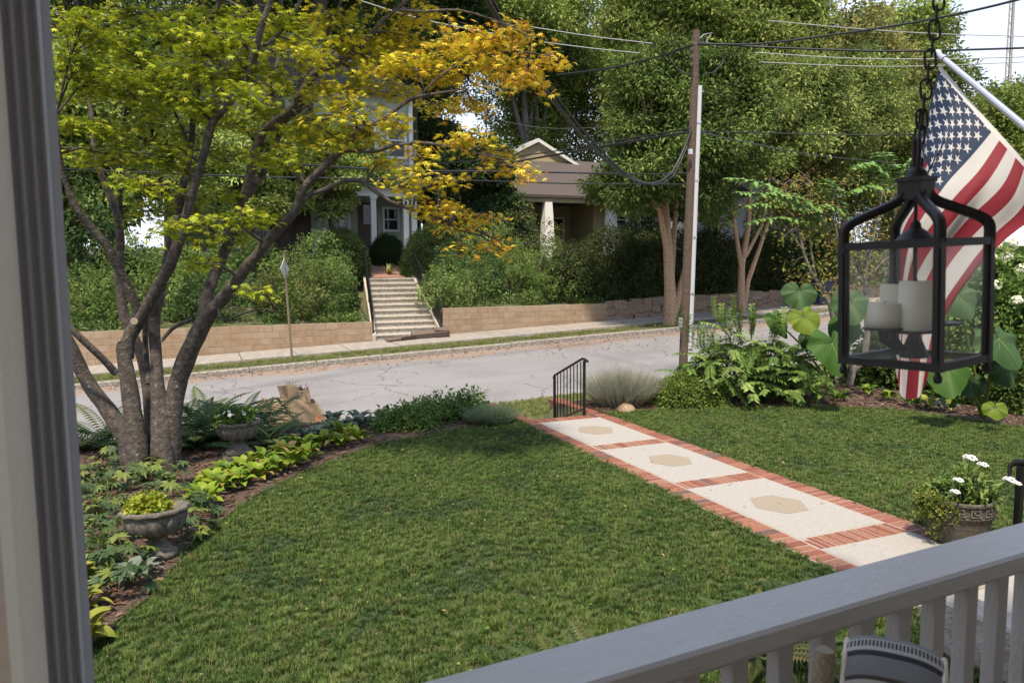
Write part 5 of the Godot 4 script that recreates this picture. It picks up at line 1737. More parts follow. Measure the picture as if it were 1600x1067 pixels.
func wispy(called: String, label: String, base: Vector3, size: Vector3, n: int, cols: Array, blade_h: float) -> void:
	var o := thing(called, label, "plant", base)
	var mb := MB.new()
	for k in 10:
		var a := rr(0, TAU)
		var l := Vector3(cos(a), 0, sin(a))
		var s := l.cross(Vector3.UP) * 0.0035
		var q := l * rr(0, 0.03)
		var m := q + Vector3(0, 0.5, 0) + l * 0.06
		var t := q + Vector3(0, rr(0.8, 1.05), 0) + l * rr(0.1, 0.3)
		mb.quad(q - s, m - s, m + s, q + s)
		mb.tri(m - s, t, m + s)
	var mesh := mb.done(M.leaf)
	var xf := []
	var cc := PackedColorArray()
	for k in n:
		var a := rr(0, TAU)
		var r := sqrt(rng.randf())
		var out := Vector3(cos(a), 0, sin(a))
		var b := Basis(out.cross(Vector3.UP).normalized() if out.length() > 0.1 else Vector3.RIGHT, -r * 0.75) * Basis(Vector3.UP, rr(0, TAU))
		var hs := blade_h * rr(0.55, 1.1)
		xf.append(Transform3D(b * Basis.from_scale(Vector3(0.5, hs, 0.5)), Vector3(out.x * r * size.x * 0.6, 0, out.z * r * size.z * 0.6)))
		cc.append(mixc(cols))
	many("foliage", mesh, xf, cc, o)

func spray_mesh() -> ArrayMesh:
	if cache.has("spray"): return cache.spray
	var mb := MB.new()
	mb.col = Color(0.6, 0.6, 0.45)
	mb.tube([Vector3.ZERO, Vector3(0.0, 0.30, -0.12), Vector3(0, 0.52, -0.36)], [0.006, 0.004, 0.002], 4, false)
	for k in 15:
		var f := 0.15 + 0.85 * k / 14.0
		var p := Vector3(0, 0.60 * f - 0.08 * f * f, -0.05 * f - 0.31 * f * f)
		for s in [-1, 1]:
			var sh := rr(0.72, 1.0)
			mb.col = Color(sh, sh, sh)
			leaf_faces(mb, p, Vector3(s * 0.85, rr(-0.35, 0.15), -0.5).normalized(), Vector3(0, 1, 0.3), rr(0.10, 0.15), 0.055, 0.22)
	cache.spray = mb.done(M.leaf)
	return cache.spray

func ear_leaf(parent: Node, root: Vector3, c: Vector3, w: float, h: float, face: Vector3, roll: float, mat: Material) -> void:   # a heart-shaped leaf hung from a stalk; c is where stalk meets blade
	var mb := MB.new()
	var nu := 18
	var prof := [1.0, 0.84, 0.75, 0.70, 0.67, 0.65, 0.63, 0.60, 0.55, 0.44, 0.13]
	var rim := func(a: float) -> Vector2:      # a from -0.5 to 0.5, nought at the tip
		var k := absf(a) * 2.0 * 10.0
		var i0 := mini(int(k), 9)
		var r := lerpf(prof[i0], prof[i0 + 1], k - i0) * 0.69
		return Vector2(sin(a * TAU) * r * 1.08, -cos(a * TAU) * r)
	mb.grid(40, 5, func(u: float, v: float):
		var q: Vector2 = rim.call(0.5 - u)
		var wave := (0.05 * sin(u * TAU * 5.0 + w * 9.0) + 0.03 * sin(u * TAU * 9.0)) * v * v
		return Vector3(q.x * w * v, q.y * h * v, 0.10 * w * v * (1.0 - v) * 1.6 - 0.10 * w * v * v * absf(q.x) * 2.0 + wave * w))
	var o := put("leaf", mb.done(mat), parent)
	var z := face.normalized()
	var x := Vector3.UP.cross(z).normalized()
	var y := z.cross(x)
	var b := Basis(x, y, z) * Basis(Vector3.BACK, roll)
	o.transform = Transform3D(b, c)
	var vb := MB.new()
	for k in 9:
		var a := [0.0, 0.09, 0.17, 0.26, 0.37, -0.09, -0.17, -0.26, -0.37][k] as float
		var q: Vector2 = rim.call(a)
		var pts := []
		var rads := []
		for s in 5:
			var v := s / 4.0 * 0.94
			pts.append(Vector3(q.x * w * v, q.y * h * v, 0.10 * w * v * (1.0 - v) * 1.6 - 0.10 * w * v * v * absf(q.x) * 2.0 + 0.002))
			rads.append(w * 0.007 * (1.15 - v) * (1.7 if k == 0 else 1.0))
		vb.tube(pts, rads, 4, false)
	put("veins", vb.done(M.ear_vein), o)
	var sb := MB.new()
	sb.tube([root, root.lerp(c, 0.55) + Vector3(0, 0.12, 0) - z * 0.04, c - z * 0.01], [0.024, 0.017, 0.010], 7)
	put("stalk", sb.done(M.ear_stalk), parent)

func build_garden() -> void:
	# hostas along the lawn's edge
	var hosta := broad_leaf("hosta", 0.21, 0.12, 0.07, 0.14)
	var hm := [leaf_tint("hosta_a", .14, .215, .014), leaf_tint("hosta_b", .19, .26, .022), leaf_tint("hosta_c", .085, .15, .012), leaf_tint("hosta_d", .25, .27, .03), leaf_tint("hosta_e", .27, .20, .06)]
	hm.append_array([hm[0], hm[1], hm[2], hm[1], hm[0]])
	var spots := [[318, 792], [345, 772], [372, 764], [400, 752], [428, 743], [456, 732], [352, 748], [384, 742], [414, 729], [444, 718], [478, 722], [472, 706], [500, 700], [530, 702], [556, 693], [536, 684], [330, 765]]
	var hl := ["nearest", "second", "third", "fourth", "fifth", "sixth", "seventh", "eighth", "ninth", "tenth", "eleventh", "twelfth", "thirteenth", "fourteenth", "fifteenth", "sixteenth", "seventeenth"]
	var sorted := spots.duplicate()
	sorted.sort_custom(func(p, q): return p[1] > q[1])
	for k in sorted.size():
		var p := gr(sorted[k][0], sorted[k][1])
		rosette("hosta", "lime green hosta in the row along the bed, %s counting away from the porch" % hl[k], p + Vector3(0, 0.012, 0), hosta, hm, 25, 0.85, -0.05, 1.05, "hostas edging the left bed")
	var gold := [leaf_tint("gold_a", 0.231, 0.237, 0.033), leaf_tint("gold_b", 0.286, 0.275, 0.055), leaf_tint("gold_c", 0.187, 0.209, 0.028)]
	for k in 3:
		rosette("golden_hosta", ["large golden hosta just right of the downspout", "golden hosta half hidden behind the foot of the downspout", "golden hosta leaves low by the downspout's base"][k], gr([116, 108, 120][k], [968, 925, 1012][k]) + Vector3(0, 0.012, 0), broad_leaf("gold", 0.24, 0.15, 0.08, 0.12), gold, 24, 0.85, -0.1, 1.0, "golden hostas by the downspout")
	# hellebores: hands of dark leaflets on stalks
	var palm := MB.new()
	for k in 7:
		var a := deg_to_rad(-120.0 + k * 40.0)
		leaf_faces(palm, Vector3.ZERO, Vector3(sin(a), -0.05, -cos(a)).normalized(), Vector3.UP, 0.155 * (1.0 - 0.25 * absf(k - 3) / 3.0), 0.043, 0.16)
	palm.tri(Vector3(-0.004, 0, 0), Vector3(0.004, 0, 0), Vector3(0, -0.22, 0.06))
	var pm := palm.done()
	var hb := [leaf_tint("hellebore_a", 0.038, 0.071, 0.026), leaf_tint("hellebore_b", 0.053, 0.094, 0.034), leaf_tint("hellebore_c", 0.071, 0.112, 0.038), leaf_tint("hellebore_d", 0.143, 0.180, 0.038)]
	var hs := [[140, 770], [168, 795], [205, 765], [150, 822], [178, 850], [140, 868], [165, 905], [232, 752], [265, 760], [190, 895], [310, 812], [128, 805], [190, 725], [160, 745], [228, 800], [262, 785], [185, 935], [135, 890], [150, 765], [305, 838]]
	var hn := ["behind the golden-topped urn to its left", "just left of the golden-topped urn", "between the maple trunk and the golden-topped urn", "at mid height beside the downspout", "left of the golden-topped urn's bowl", "low beside the downspout", "below the golden-topped urn beside the mulch", "at the foot of the maple trunk", "right of the maple trunk's foot", "near the grey woolly rosette", "between the urn and the lime hostas", "close against the downspout", "left of the maple's split base", "under the maple's leftmost stem", "just behind the golden-topped urn", "between the near urn and the trunk's right foot", "in front of the grey woolly rosette", "beside the downspout below the urn's bowl", "left of the trunk among the bark chips", "right of the near urn at the mulch edge"]
	for k in hs.size():
		var o := thing("hellebore", "dark green hellebore with hand-shaped leaves " + hn[k], "plant", gr(hs[k][0], hs[k][1]) + Vector3(0, 0.01, 0), 0.0, "hellebores in the left bed")
		for j in 17:
			var a := j * 2.399
			var lf := put("leaf", pm, o, Vector3.ZERO, hb[mini(rng.randi() % 5, 3)])
			var r := rr(0.05, 0.2)
			lf.transform = Transform3D((Basis(Vector3.UP, a) * Basis(Vector3.RIGHT, rr(-0.8, 0.15)) * Basis(Vector3.BACK, rr(-0.4, 0.4))).scaled(Vector3.ONE * rr(0.5, 0.85)), Vector3(-sin(a) * r, rr(0.06, 0.25), -cos(a) * r))
	# woolly lamb's ears
	var wool := [leaf_tint("wool_a", 0.120, 0.150, 0.108, 0.85), leaf_tint("wool_b", 0.162, 0.192, 0.150, 0.85), leaf_tint("wool_c", 0.090, 0.120, 0.072, 0.85)]
	var ear := broad_leaf("lamb", 0.13, 0.065, 0.05, 0.12)
	rosette("lambs_ear", "grey-green woolly rosette in front of the golden-topped urn", gr(214, 912) + Vector3(0, 0.01, 0), ear, wool, 22, 1.15, 0.0, 0.8, "woolly grey plants in the left bed")
	var ws := [[478, 690], [500, 684], [522, 676], [545, 672], [570, 668], [595, 664], [618, 664], [640, 660], [560, 660], [600, 657], [520, 664], [455, 695]]
	var wn := ["closest to the pedestal urn", "beside the paper bags", "behind the far lime hostas", "in the middle of the grey drift", "right of the middle of the grey drift", "near the far end of the grey drift", "second from the street end of the drift", "at the street end of the grey drift", "on the street side of the drift", "on the bank at the drift's far end", "behind the paper bags' foot", "left end of the grey drift"]
	for k in ws.size():
		rosette("lambs_ear", "woolly grey-leaved clump " + wn[k], gr(ws[k][0], ws[k][1]) + Vector3(0, 0.01, 0), ear, wool, 16, 1.35, 0.05, 0.9, "woolly grey plants in the left bed")
	# ferns
	var fm := [leaf_tint("fern_a", .045, .085, .022), leaf_tint("fern_b", .065, .115, .03), leaf_tint("fern_c", .10, .13, .035)]
	var fs := [[300, 700, 1.05, "behind the maple trunk's right side"], [335, 690, 1.15, "left of the white-flowered urn"], [395, 684, 1.1, "right of the white-flowered urn"], [418, 698, 0.8, "in front of the paper bags"], [318, 668, 1.1, "behind the white-flowered urn"], [372, 664, 1.1, "rising behind the white flowers"], [130, 705, 1.0, "left of the maple beside the downspout"], [165, 690, 1.0, "behind the maple's leftmost stem"], [280, 680, 1.0, "touching the maple's right limb"], [405, 668, 0.7, "against the left paper bag"]]
	for f in fs: fern("dark green arching fern " + f[3], gr(f[0], f[1]) + Vector3(0, 0.0, 0), f[2], 18, fm, "ferns in the left bed")
	var pf := [leaf_tint("fern_d", .075, .085, .022), leaf_tint("fern_e", .13, .11, .035), leaf_tint("fern_f", .05, .08, .02)]
	var ps := [[905, 1000, 3.85], [975, 978, 3.8], [1195, 905, 4.2], [1070, 985, 3.2], [1180, 985, 3.0], [1300, 970, 3.1], [1420, 960, 3.3], [1240, 1050, 2.9], [1380, 1060, 3.0], [1480, 1020, 3.1]]
	for k in ps.size():
		var q := at(ps[k][0], ps[k][1], ps[k][2])
		fern(["olive fern tips showing over the middle of the porch rail", "olive fern just right of the first one over the rail", "brown-green fern by the walk's edge beyond the rail", "fern below the rail behind the first balusters", "fern seen through the second baluster gap", "fern seen left of the striped cushion", "fern seen right of the striped cushion", "low fern behind the rattan post", "low fern behind the striped cushion", "low fern seen through the right balusters"][k], Vector3(q.x, -0.01, q.z), 0.62, 16, pf, "ferns along the porch")
	# green perennials and lavender at the front of the left bed
	var sm := clump("small", 24, 0.17, 0.10, 0.045, M.leaf, 0.7, 21)
	var pg := [C(0.140, 0.238, 0.056), C(0.196, 0.294, 0.070), C(0.098, 0.168, 0.042)]
	var pn := [[640, 664, 0.28, 0.22], [668, 658, 0.30, 0.26], [700, 656, 0.30, 0.28], [728, 650, 0.28, 0.30], [655, 670, 0.25, 0.25], [612, 672, 0.2, 0.2]]
	for k in pn.size():
		shrub("border_plant", ["small green border plant at the left of the front row", "leafy border plant second along the front row", "leafy border plant in the middle of the front row", "taller border plant beside the lavender", "bright feathery border plant by the lawn edge", "low border plant next to the grey drift"][k], "plant", gr(pn[k][0], pn[k][1]) + Vector3(0, 0.01, 0), Vector3(pn[k][2], pn[k][3], pn[k][2]), 60, sm, pg, "border plants by the street", 0.7)
	wispy("lavender", "grey-green lavender mound left of the walk's brick edge", gr(768, 662) + Vector3(0, 0.01, 0), Vector3(0.42, 0.3, 0.36), 420, [C(0.154, 0.210, 0.119), C(0.210, 0.266, 0.154), C(0.112, 0.161, 0.084)], 0.32)
	wispy("russian_sage", "tall wispy silver-grey plant right of the iron handrail", gr(972, 636) + Vector3(0.05, 0.01, -0.1), Vector3(0.62, 0.6, 0.5), 560, [C(0.266, 0.294, 0.238), C(0.350, 0.364, 0.280), C(0.182, 0.196, 0.140), C(0.308, 0.252, 0.168)], 0.72)
	# shrubs at the street end of the right lawn
	var bx := clump("bright_box", 26, 0.10, 0.05, 0.026, M.leaf, 0.8, 25)
	shrub("box_shrub", "low bright green rounded shrub in front of the utility pole", "shrub", gr(1080, 632), Vector3(0.55, 0.40, 0.42), 900, bx, [C(0.182, 0.266, 0.049), C(0.238, 0.322, 0.070), C(0.126, 0.196, 0.042)], "", 1.0)
	var bb := gr(1185, 630) + Vector3(0, 0, -0.2)
	var bush := thing("arching_bush", "large bright green leafy bush with arching stems right of the pole", "shrub", bb)
	var xf := []
	var cc := PackedColorArray()
	var wood := MB.new()
	var gc := [C(0.140, 0.238, 0.049), C(0.210, 0.322, 0.070), C(0.105, 0.182, 0.042), C(0.280, 0.378, 0.105)]
	for k in 400:
		var a := rr(0, TAU)
		var r := sqrt(rng.randf())
		var h := rr(0.0, 1.0)
		var p := rt * cos(a) * r * 1.18 + Vector3(0, 0.12 + h * (1.05 - 0.6 * r * r), 0) + fw * sin(a) * r * 0.6
		p.y = maxf(p.y, 0.05)
		xf.append(Transform3D((Basis(Vector3.UP, rr(0, TAU)) * Basis(Vector3.RIGHT, rr(-1.7, -0.4))).scaled(Vector3.ONE * rr(0.5, 0.85)), p))
		cc.append(mixc(gc))
	# whips that stand clear of the mass
	for w in [[1055, 515, 12.0], [1120, 500, 11.8], [1145, 498, 12.0], [1105, 545, 11.5], [1175, 505, 11.9], [1235, 500, 11.8], [1225, 520, 11.6], [1075, 540, 11.7]]:
		var tip := at(w[0], w[1], w[2]) - bb
		wood.tube([Vector3(tip.x * 0.3, 0.1, tip.z * 0.3), tip * 0.6 + Vector3(0, 0.25, 0), tip], [0.012, 0.008, 0.003], 5)
		for k in 6:
			var q := (tip * 0.6 + Vector3(0, 0.25, 0)).lerp(tip, k / 5.0)
			xf.append(Transform3D((Basis(Vector3.UP, rr(0, TAU)) * Basis(Vector3.RIGHT, rr(0.2, 0.9))).scaled(Vector3.ONE * rr(0.4, 0.6)), q))
			cc.append(mixc(gc))
	for k in 9:
		var a := rr(0, TAU)
		wood.tube([Vector3(cos(a) * 0.1, -0.05, sin(a) * 0.1), Vector3(cos(a) * 0.4, 0.6, sin(a) * 0.4), Vector3(cos(a) * 0.8, 0.95, sin(a) * 0.6)], [0.018, 0.012, 0.005], 5)
	put("stems", wood.done(M.dark_bark), bush)
	many("foliage", spray_mesh(), xf, cc, bush)
	# elephant ears
	leaf_tint("ear_a", .034, .088, .008, 0.6, 0.4); leaf_tint("ear_b", .030, .072, .018, 0.6, 0.3); leaf_tint("ear_c", .11, .16, .010, 0.6, 0.45); leaf_tint("ear_d", .018, .048, .006, 0.6, 0.3); leaf_tint("ear_e", .042, .085, .026, 0.6, 0.3)
	leaf_tint("ear_vein", 0.102, 0.150, 0.054, 0.5, 0.2); leaf_tint("ear_stalk", 0.120, 0.162, 0.036, 0.45, 0.2)
	var plants := [
		["elephant ear plant with huge heart-shaped leaves right of the lantern", [1540, 652, 0.0], [[1560, 538, 10.1, 74, 84, "ear_b", 0.15], [1480, 580, 10.2, 62, 92, "ear_a", -0.1], [1497, 468, 10.5, 58, 64, "ear_e", 0.3], [1568, 578, 10.4, 50, 56, "ear_d", 0.2], [1556, 640, 9.9, 34, 34, "ear_c", 0.0], [1520, 600, 10.6, 44, 50, "ear_d", -0.4]]],
		["elephant ear plant with pale heart-shaped leaves over the arching bush", [1300, 600, 0.0], [[1250, 460, 12.2, 50, 50, "ear_e", -0.1], [1257, 500, 11.6, 48, 54, "ear_c", 0.25], [1300, 545, 11.2, 68, 84, "ear_a", -0.05], [1328, 478, 12.0, 52, 64, "ear_e", 0.2], [1213, 505, 11.9, 32, 52, "ear_a", 0.35], [1322, 515, 12.3, 46, 60, "ear_a", -0.3], [1268, 532, 12.0, 36, 44, "ear_d", 0.3]]]]
	for p in plants:
		var root := gr(p[1][0], p[1][1])
		var o := thing("elephant_ear", p[0], "plant", root, 0.0, "elephant ears in the right bed")
		for l in p[2]:
			var d: float = l[2]
			var c := at(l[0], l[1] - l[4] * 0.10, d) - root
			ear_leaf(o, Vector3(rr(-0.08, 0.08), 0, rr(-0.08, 0.08)), c, l[3] * 1.12 * d / F, l[4] * 0.95 * d / F, -fw + Vector3(rr(-0.3, 0.3), rr(0.25, 0.6), rr(-0.2, 0.2)), l[6], M[l[5]])
	# low plants in the right bed
	var low := [[1390, 628, "green"], [1310, 628, "green"], [1355, 618, "green"], [1450, 640, "pale"], [1480, 645, "pale"], [1425, 636, "green"], [1590, 640, "green"]]
	for k in low.size():
		rosette("bed_hosta", ["small hosta on the mulch right of the crooked trunk", "low hosta at the foot of the arching bush", "low hosta before the crooked trunk", "pale-striped hosta under the flag's tip", "pale-striped hosta beside the elephant ear", "green hosta left of the flag's tip", "green hosta at the right edge of the bed"][k], gr(low[k][0], low[k][1]) + Vector3(0, 0.01, 0), hosta, [M.hosta_c, M.ear_a, M.hosta_a] if low[k][2] == "green" else [M.wool_b, M.ear_e, M.hosta_d], 14, 0.85, 0.0, 0.9, "hostas in the right bed")
	# crooked small tree with sparse yellowing leaves
	var tb := gr(1328, 600)
	var ct := thing("twiggy_tree", "small crooked tree with pale bare twigs and sparse yellow leaves", "tree", tb)
	wood = MB.new()
	var tw := [
		[[1328, 602, 12.8, 18], [1334, 575, 12.8, 17], [1325, 555, 12.8, 20], [1308, 520, 12.8, 16], [1298, 478, 12.8, 11], [1288, 455, 12.8, 9], [1268, 425, 12.8, 8], [1258, 400, 12.8, 7], [1248, 360, 12.8, 5], [1238, 320, 12.8, 4], [1225, 290, 12.8, 2]],
		[[1335, 580, 12.8, 16], [1352, 560, 12.7, 18], [1356, 520, 12.6, 14], [1354, 460, 12.6, 11], [1352, 430, 12.6, 9], [1362, 390, 12.6, 6], [1372, 340, 12.6, 4], [1380, 300, 12.6, 2]],
		[[1296, 470, 12.8, 7], [1308, 440, 12.7, 6], [1316, 410, 12.7, 5], [1310, 370, 12.7, 4], [1300, 330, 12.7, 3], [1305, 290, 12.7, 2]],
		[[1276, 440, 12.8, 5], [1268, 390, 12.9, 4], [1262, 340, 12.9, 3], [1270, 290, 12.9, 2]],
		[[1354, 450, 12.6, 7], [1335, 420, 12.5, 5], [1322, 395, 12.5, 3]],
		[[1354, 435, 12.6, 6], [1385, 405, 12.6, 4], [1410, 390, 12.6, 3]],
		[[1255, 390, 12.8, 4], [1225, 350, 12.8, 3], [1200, 320, 12.8, 2]]]
	var ends := []
	for l in tw:
		var pts := []
		var rad := []
		for q in l:
			pts.append(at(q[0], q[1], q[2]) - tb); rad.append(q[3] * 0.33 * q[2] / F)
		wood.tube(pts, rad, 7)
		for k in range(l.size() / 2, pts.size()): ends.append(pts[k])
	xf = []
	cc = PackedColorArray()
	var yc := [C(.24, .24, .05), C(.18, .22, .045), C(.12, .18, .04), C(.30, .26, .055), C(.33, .20, .06)]
	var yl := clump("yellow", 9, 0.22, 0.075, 0.04, M.leaf, 0.6, 27)
	for k in 330:
		var e: Vector3 = ends[rng.randi() % ends.size()]
		var p := e + rdir() * Vector3(0.55, 0.4, 0.5) * sqrt(rng.randf())
		if k % 4 == 0: wood.tube([e, e.lerp(p, 0.5) + Vector3(0, 0.04, 0), p], [0.006, 0.004, 0.002], 4, false)
		xf.append(turned(p, rr(0.7, 1.2), 0.8))
		cc.append(mixc(yc))
	put("trunk", wood.done(M.grey_bark), ct)
	many("crown", yl, xf, cc, ct)
	# long feathery compound leaves arching above it
	var fb := gr(1420, 612) + Vector3(0.6, 0, -0.8)
	var sm2 := thing("feathery_sapling", "sapling with long bright green feathery leaves arching in front of the far house", "tree", fb)
	var stem := MB.new()
	var crown_at := at(1310, 350, 13.2) - fb
	stem.tube([Vector3.ZERO, Vector3(crown_at.x * 0.5, 1.4, crown_at.z * 0.5), crown_at], [0.05, 0.035, 0.02], 7)
	stem.tube([Vector3.ZERO, Vector3(0.3, 1.6, 0), at(1395, 300, 12.8) - fb], [0.05, 0.03, 0.018], 7)
	put("stem", stem.done(M.twig_bark), sm2)
	var lm := leaf_tint("feather", .17, .29, .075, 0.5, 0.5)
	for f in [[1310, 350, 1135, 278], [1305, 355, 1165, 322], [1300, 360, 1170, 348], [1310, 352, 1200, 300], [1312, 350, 1290, 280], [1330, 345, 1262, 330], [1395, 300, 1335, 262], [1395, 300, 1440, 245], [1395, 300, 1330, 300], [1400, 300, 1370, 238], [1395, 305, 1460, 280], [1310, 350, 1150, 300]]:
		var a := at(f[0], f[1], 13.0) - fb
		var e := at(f[2], f[3], 12.6) - fb
		var mb := MB.new()
		var mid := a.lerp(e, 0.55) + Vector3(0, rr(0.25, 0.5), 0)
		var prev := a
		for k in 22:
			var t := (k + 1) / 22.0
			var p := a.lerp(mid, t).lerp(mid.lerp(e, t), t)
			var d := (p - prev).normalized()
			mb.tube([prev, p], [0.006, 0.005], 3, false)
			var side := d.cross(Vector3.UP).normalized()
			for s in [-1, 1]: leaf_faces(mb, p, (side * s + d * rr(0.15, 0.5) + Vector3(0, rr(-0.7, 0.0), 0)).normalized(), Vector3.UP + rdir() * 0.4, rr(0.8, 1.1) * 0.24 * sin(PI * (0.15 + t * 0.8)) + 0.05, 0.085, 0.12)
			prev = p
		put("frond", mb.done(lm), sm2)
	# hydrangea at the right edge
	var md := clump("hydrangea", 18, 0.20, 0.13, 0.08, M.leaf, 0.6, 29)
	var hp := gr(1640, 640) + Vector3(0.3, 0, -0.7)
	var hy_ := shrub("hydrangea", "tall hydrangea with cream-white flower heads at the right edge", "shrub", hp, Vector3(1.05, 2.35, 1.0), 900, md, [C(0.154, 0.252, 0.056), C(0.210, 0.308, 0.077), C(0.112, 0.196, 0.042)], "")
	var head := MB.new()
	for k in 46:
		var d := rdir()
		d.y = d.y * 0.7 + 0.15
		var s := d.cross(Vector3(0.2, 1, 0.3)).normalized() * 0.022
		var q := d.cross(s).normalized() * 0.022
		var c := d * 0.085
		head.quad(c - s, c + q + d * 0.004, c + s, c - q + d * 0.004)
	var hm2 := head.done(M.cream_petal)
	for f in [[1557, 383, 10.9], [1582, 380, 11.1], [1549, 402, 10.8], [1556, 446, 10.7], [1598, 420, 10.9], [1590, 470, 10.6], [1575, 402, 11.2]]:
		var lf := put("flower_head", hm2, hy_, at(f[0], f[1], f[2]) - hp)
		lf.rotation = Vector3(rr(-0.4, 0.4), rr(0, 6), rr(-0.4, 0.4))
	shrub("fine_bush", "dense fine-leaved dark green bush below the hydrangea", "shrub", gr(1600, 652) + Vector3(0.5, 0, -0.3), Vector3(0.55, 1.5, 0.5), 700, bx, [C(0.070, 0.119, 0.028), C(0.098, 0.154, 0.035), C(0.126, 0.182, 0.042)], "", 1.2)
	for k in 3:
		shrub("hedge_shrub", ["dark shrub behind the lantern at the back of the right bed", "dark shrub behind the elephant ear right of the lantern", "dark shrub at the back right corner of the bed"][k], "shrub", gr([1400, 1500, 1600][k], [606, 612, 618][k]) + Vector3(0.4, 0, -0.4), Vector3(0.8, [0.85, 1.2, 1.5][k], 0.6), 420, md, [C(0.070, 0.119, 0.028), C(0.105, 0.161, 0.042), C(0.140, 0.196, 0.056)], "shrubs at the back of the right bed")
	# a field stone at the corner of the bed
	var st := MB.new()
	st.lathe([Vector3(0.15, -0.05, 0), Vector3(0.16, 0.03, 0), Vector3(0.11, 0.09, 0), Vector3(0.03, 0.12, 0), Vector3(0.001, 0.12, 0)], 9, Vector3.ZERO, 3, 0.12)
	tag(put("field_stone", st.done(M["block0"]), null, gr(978, 642)), "brown field stone at the corner of the right lawn", "stone")

# ---------------------------------------------------------------- urns, planter and leaf bags
func urn(label: String, p: Vector3, s: float, tilt: float) -> Node3D:
	var o := thing("garden_urn", label, "urn", p, rr(0, 6), "cast stone garden urns")
	o.rotation.z = tilt
	o.scale = Vector3.ONE * s
	var foot := MB.new()
	foot.lathe([Vector3(0.001, -0.03, 0), Vector3(0.155, -0.03, 0), Vector3(0.16, 0.0, 0), Vector3(0.158, 0.03, 0), Vector3(0.135, 0.04, 0.4), Vector3(0.10, 0.075, 1), Vector3(0.072, 0.125, 1), Vector3(0.066, 0.15, 0.3), Vector3(0.085, 0.158, 0), Vector3(0.085, 0.168, 0), Vector3(0.07, 0.175, 0)], 40, Vector3.ZERO, 20, 0.03)
	put("foot", foot.done(M.cast_stone), o)
	var bowl := MB.new()
	bowl.lathe([Vector3(0.06, 0.165, 0), Vector3(0.12, 0.17, 0.5), Vector3(0.185, 0.195, 1), Vector3(0.225, 0.24, 1.2), Vector3(0.238, 0.295, 1.0), Vector3(0.242, 0.34, 0.6), Vector3(0.238, 0.36, 0.0)], 60, Vector3.ZERO, 12, 0.05)
	put("bowl", bowl.done(M.cast_stone), o)
	# leaf relief round the bowl
	for k in 12:
		var r := MB.new()
		r.grid(4, 6, func(u: float, v: float):
			var q: float = (u - 0.5) * 2.0
			var w := 0.045 * sin(PI * (0.12 + v * 0.85))
			var rad := lerpf(0.192, 0.248, sin(v * PI * 0.5)) + 0.012 * (1.0 - q * q)
			var an := q * w / 0.22
			return Vector3(sin(an) * rad, 0.195 + v * 0.145, cos(an) * rad))
		var rel := put("leaf_relief", r.done(M.cast_stone), o)
		rel.rotation.y = k * TAU / 12
	var rim := MB.new()
	rim.lathe([Vector3(0.232, 0.352, 0), Vector3(0.258, 0.358, 1), Vector3(0.272, 0.376, 1), Vector3(0.268, 0.398, 1), Vector3(0.25, 0.408, 1), Vector3(0.228, 0.398, 0.4), Vector3(0.215, 0.36, 0), Vector3(0.001, 0.352, 0)], 84, Vector3.ZERO, 12, 0.05)
	put("rim", rim.done(M.cast_stone), o)
	return o
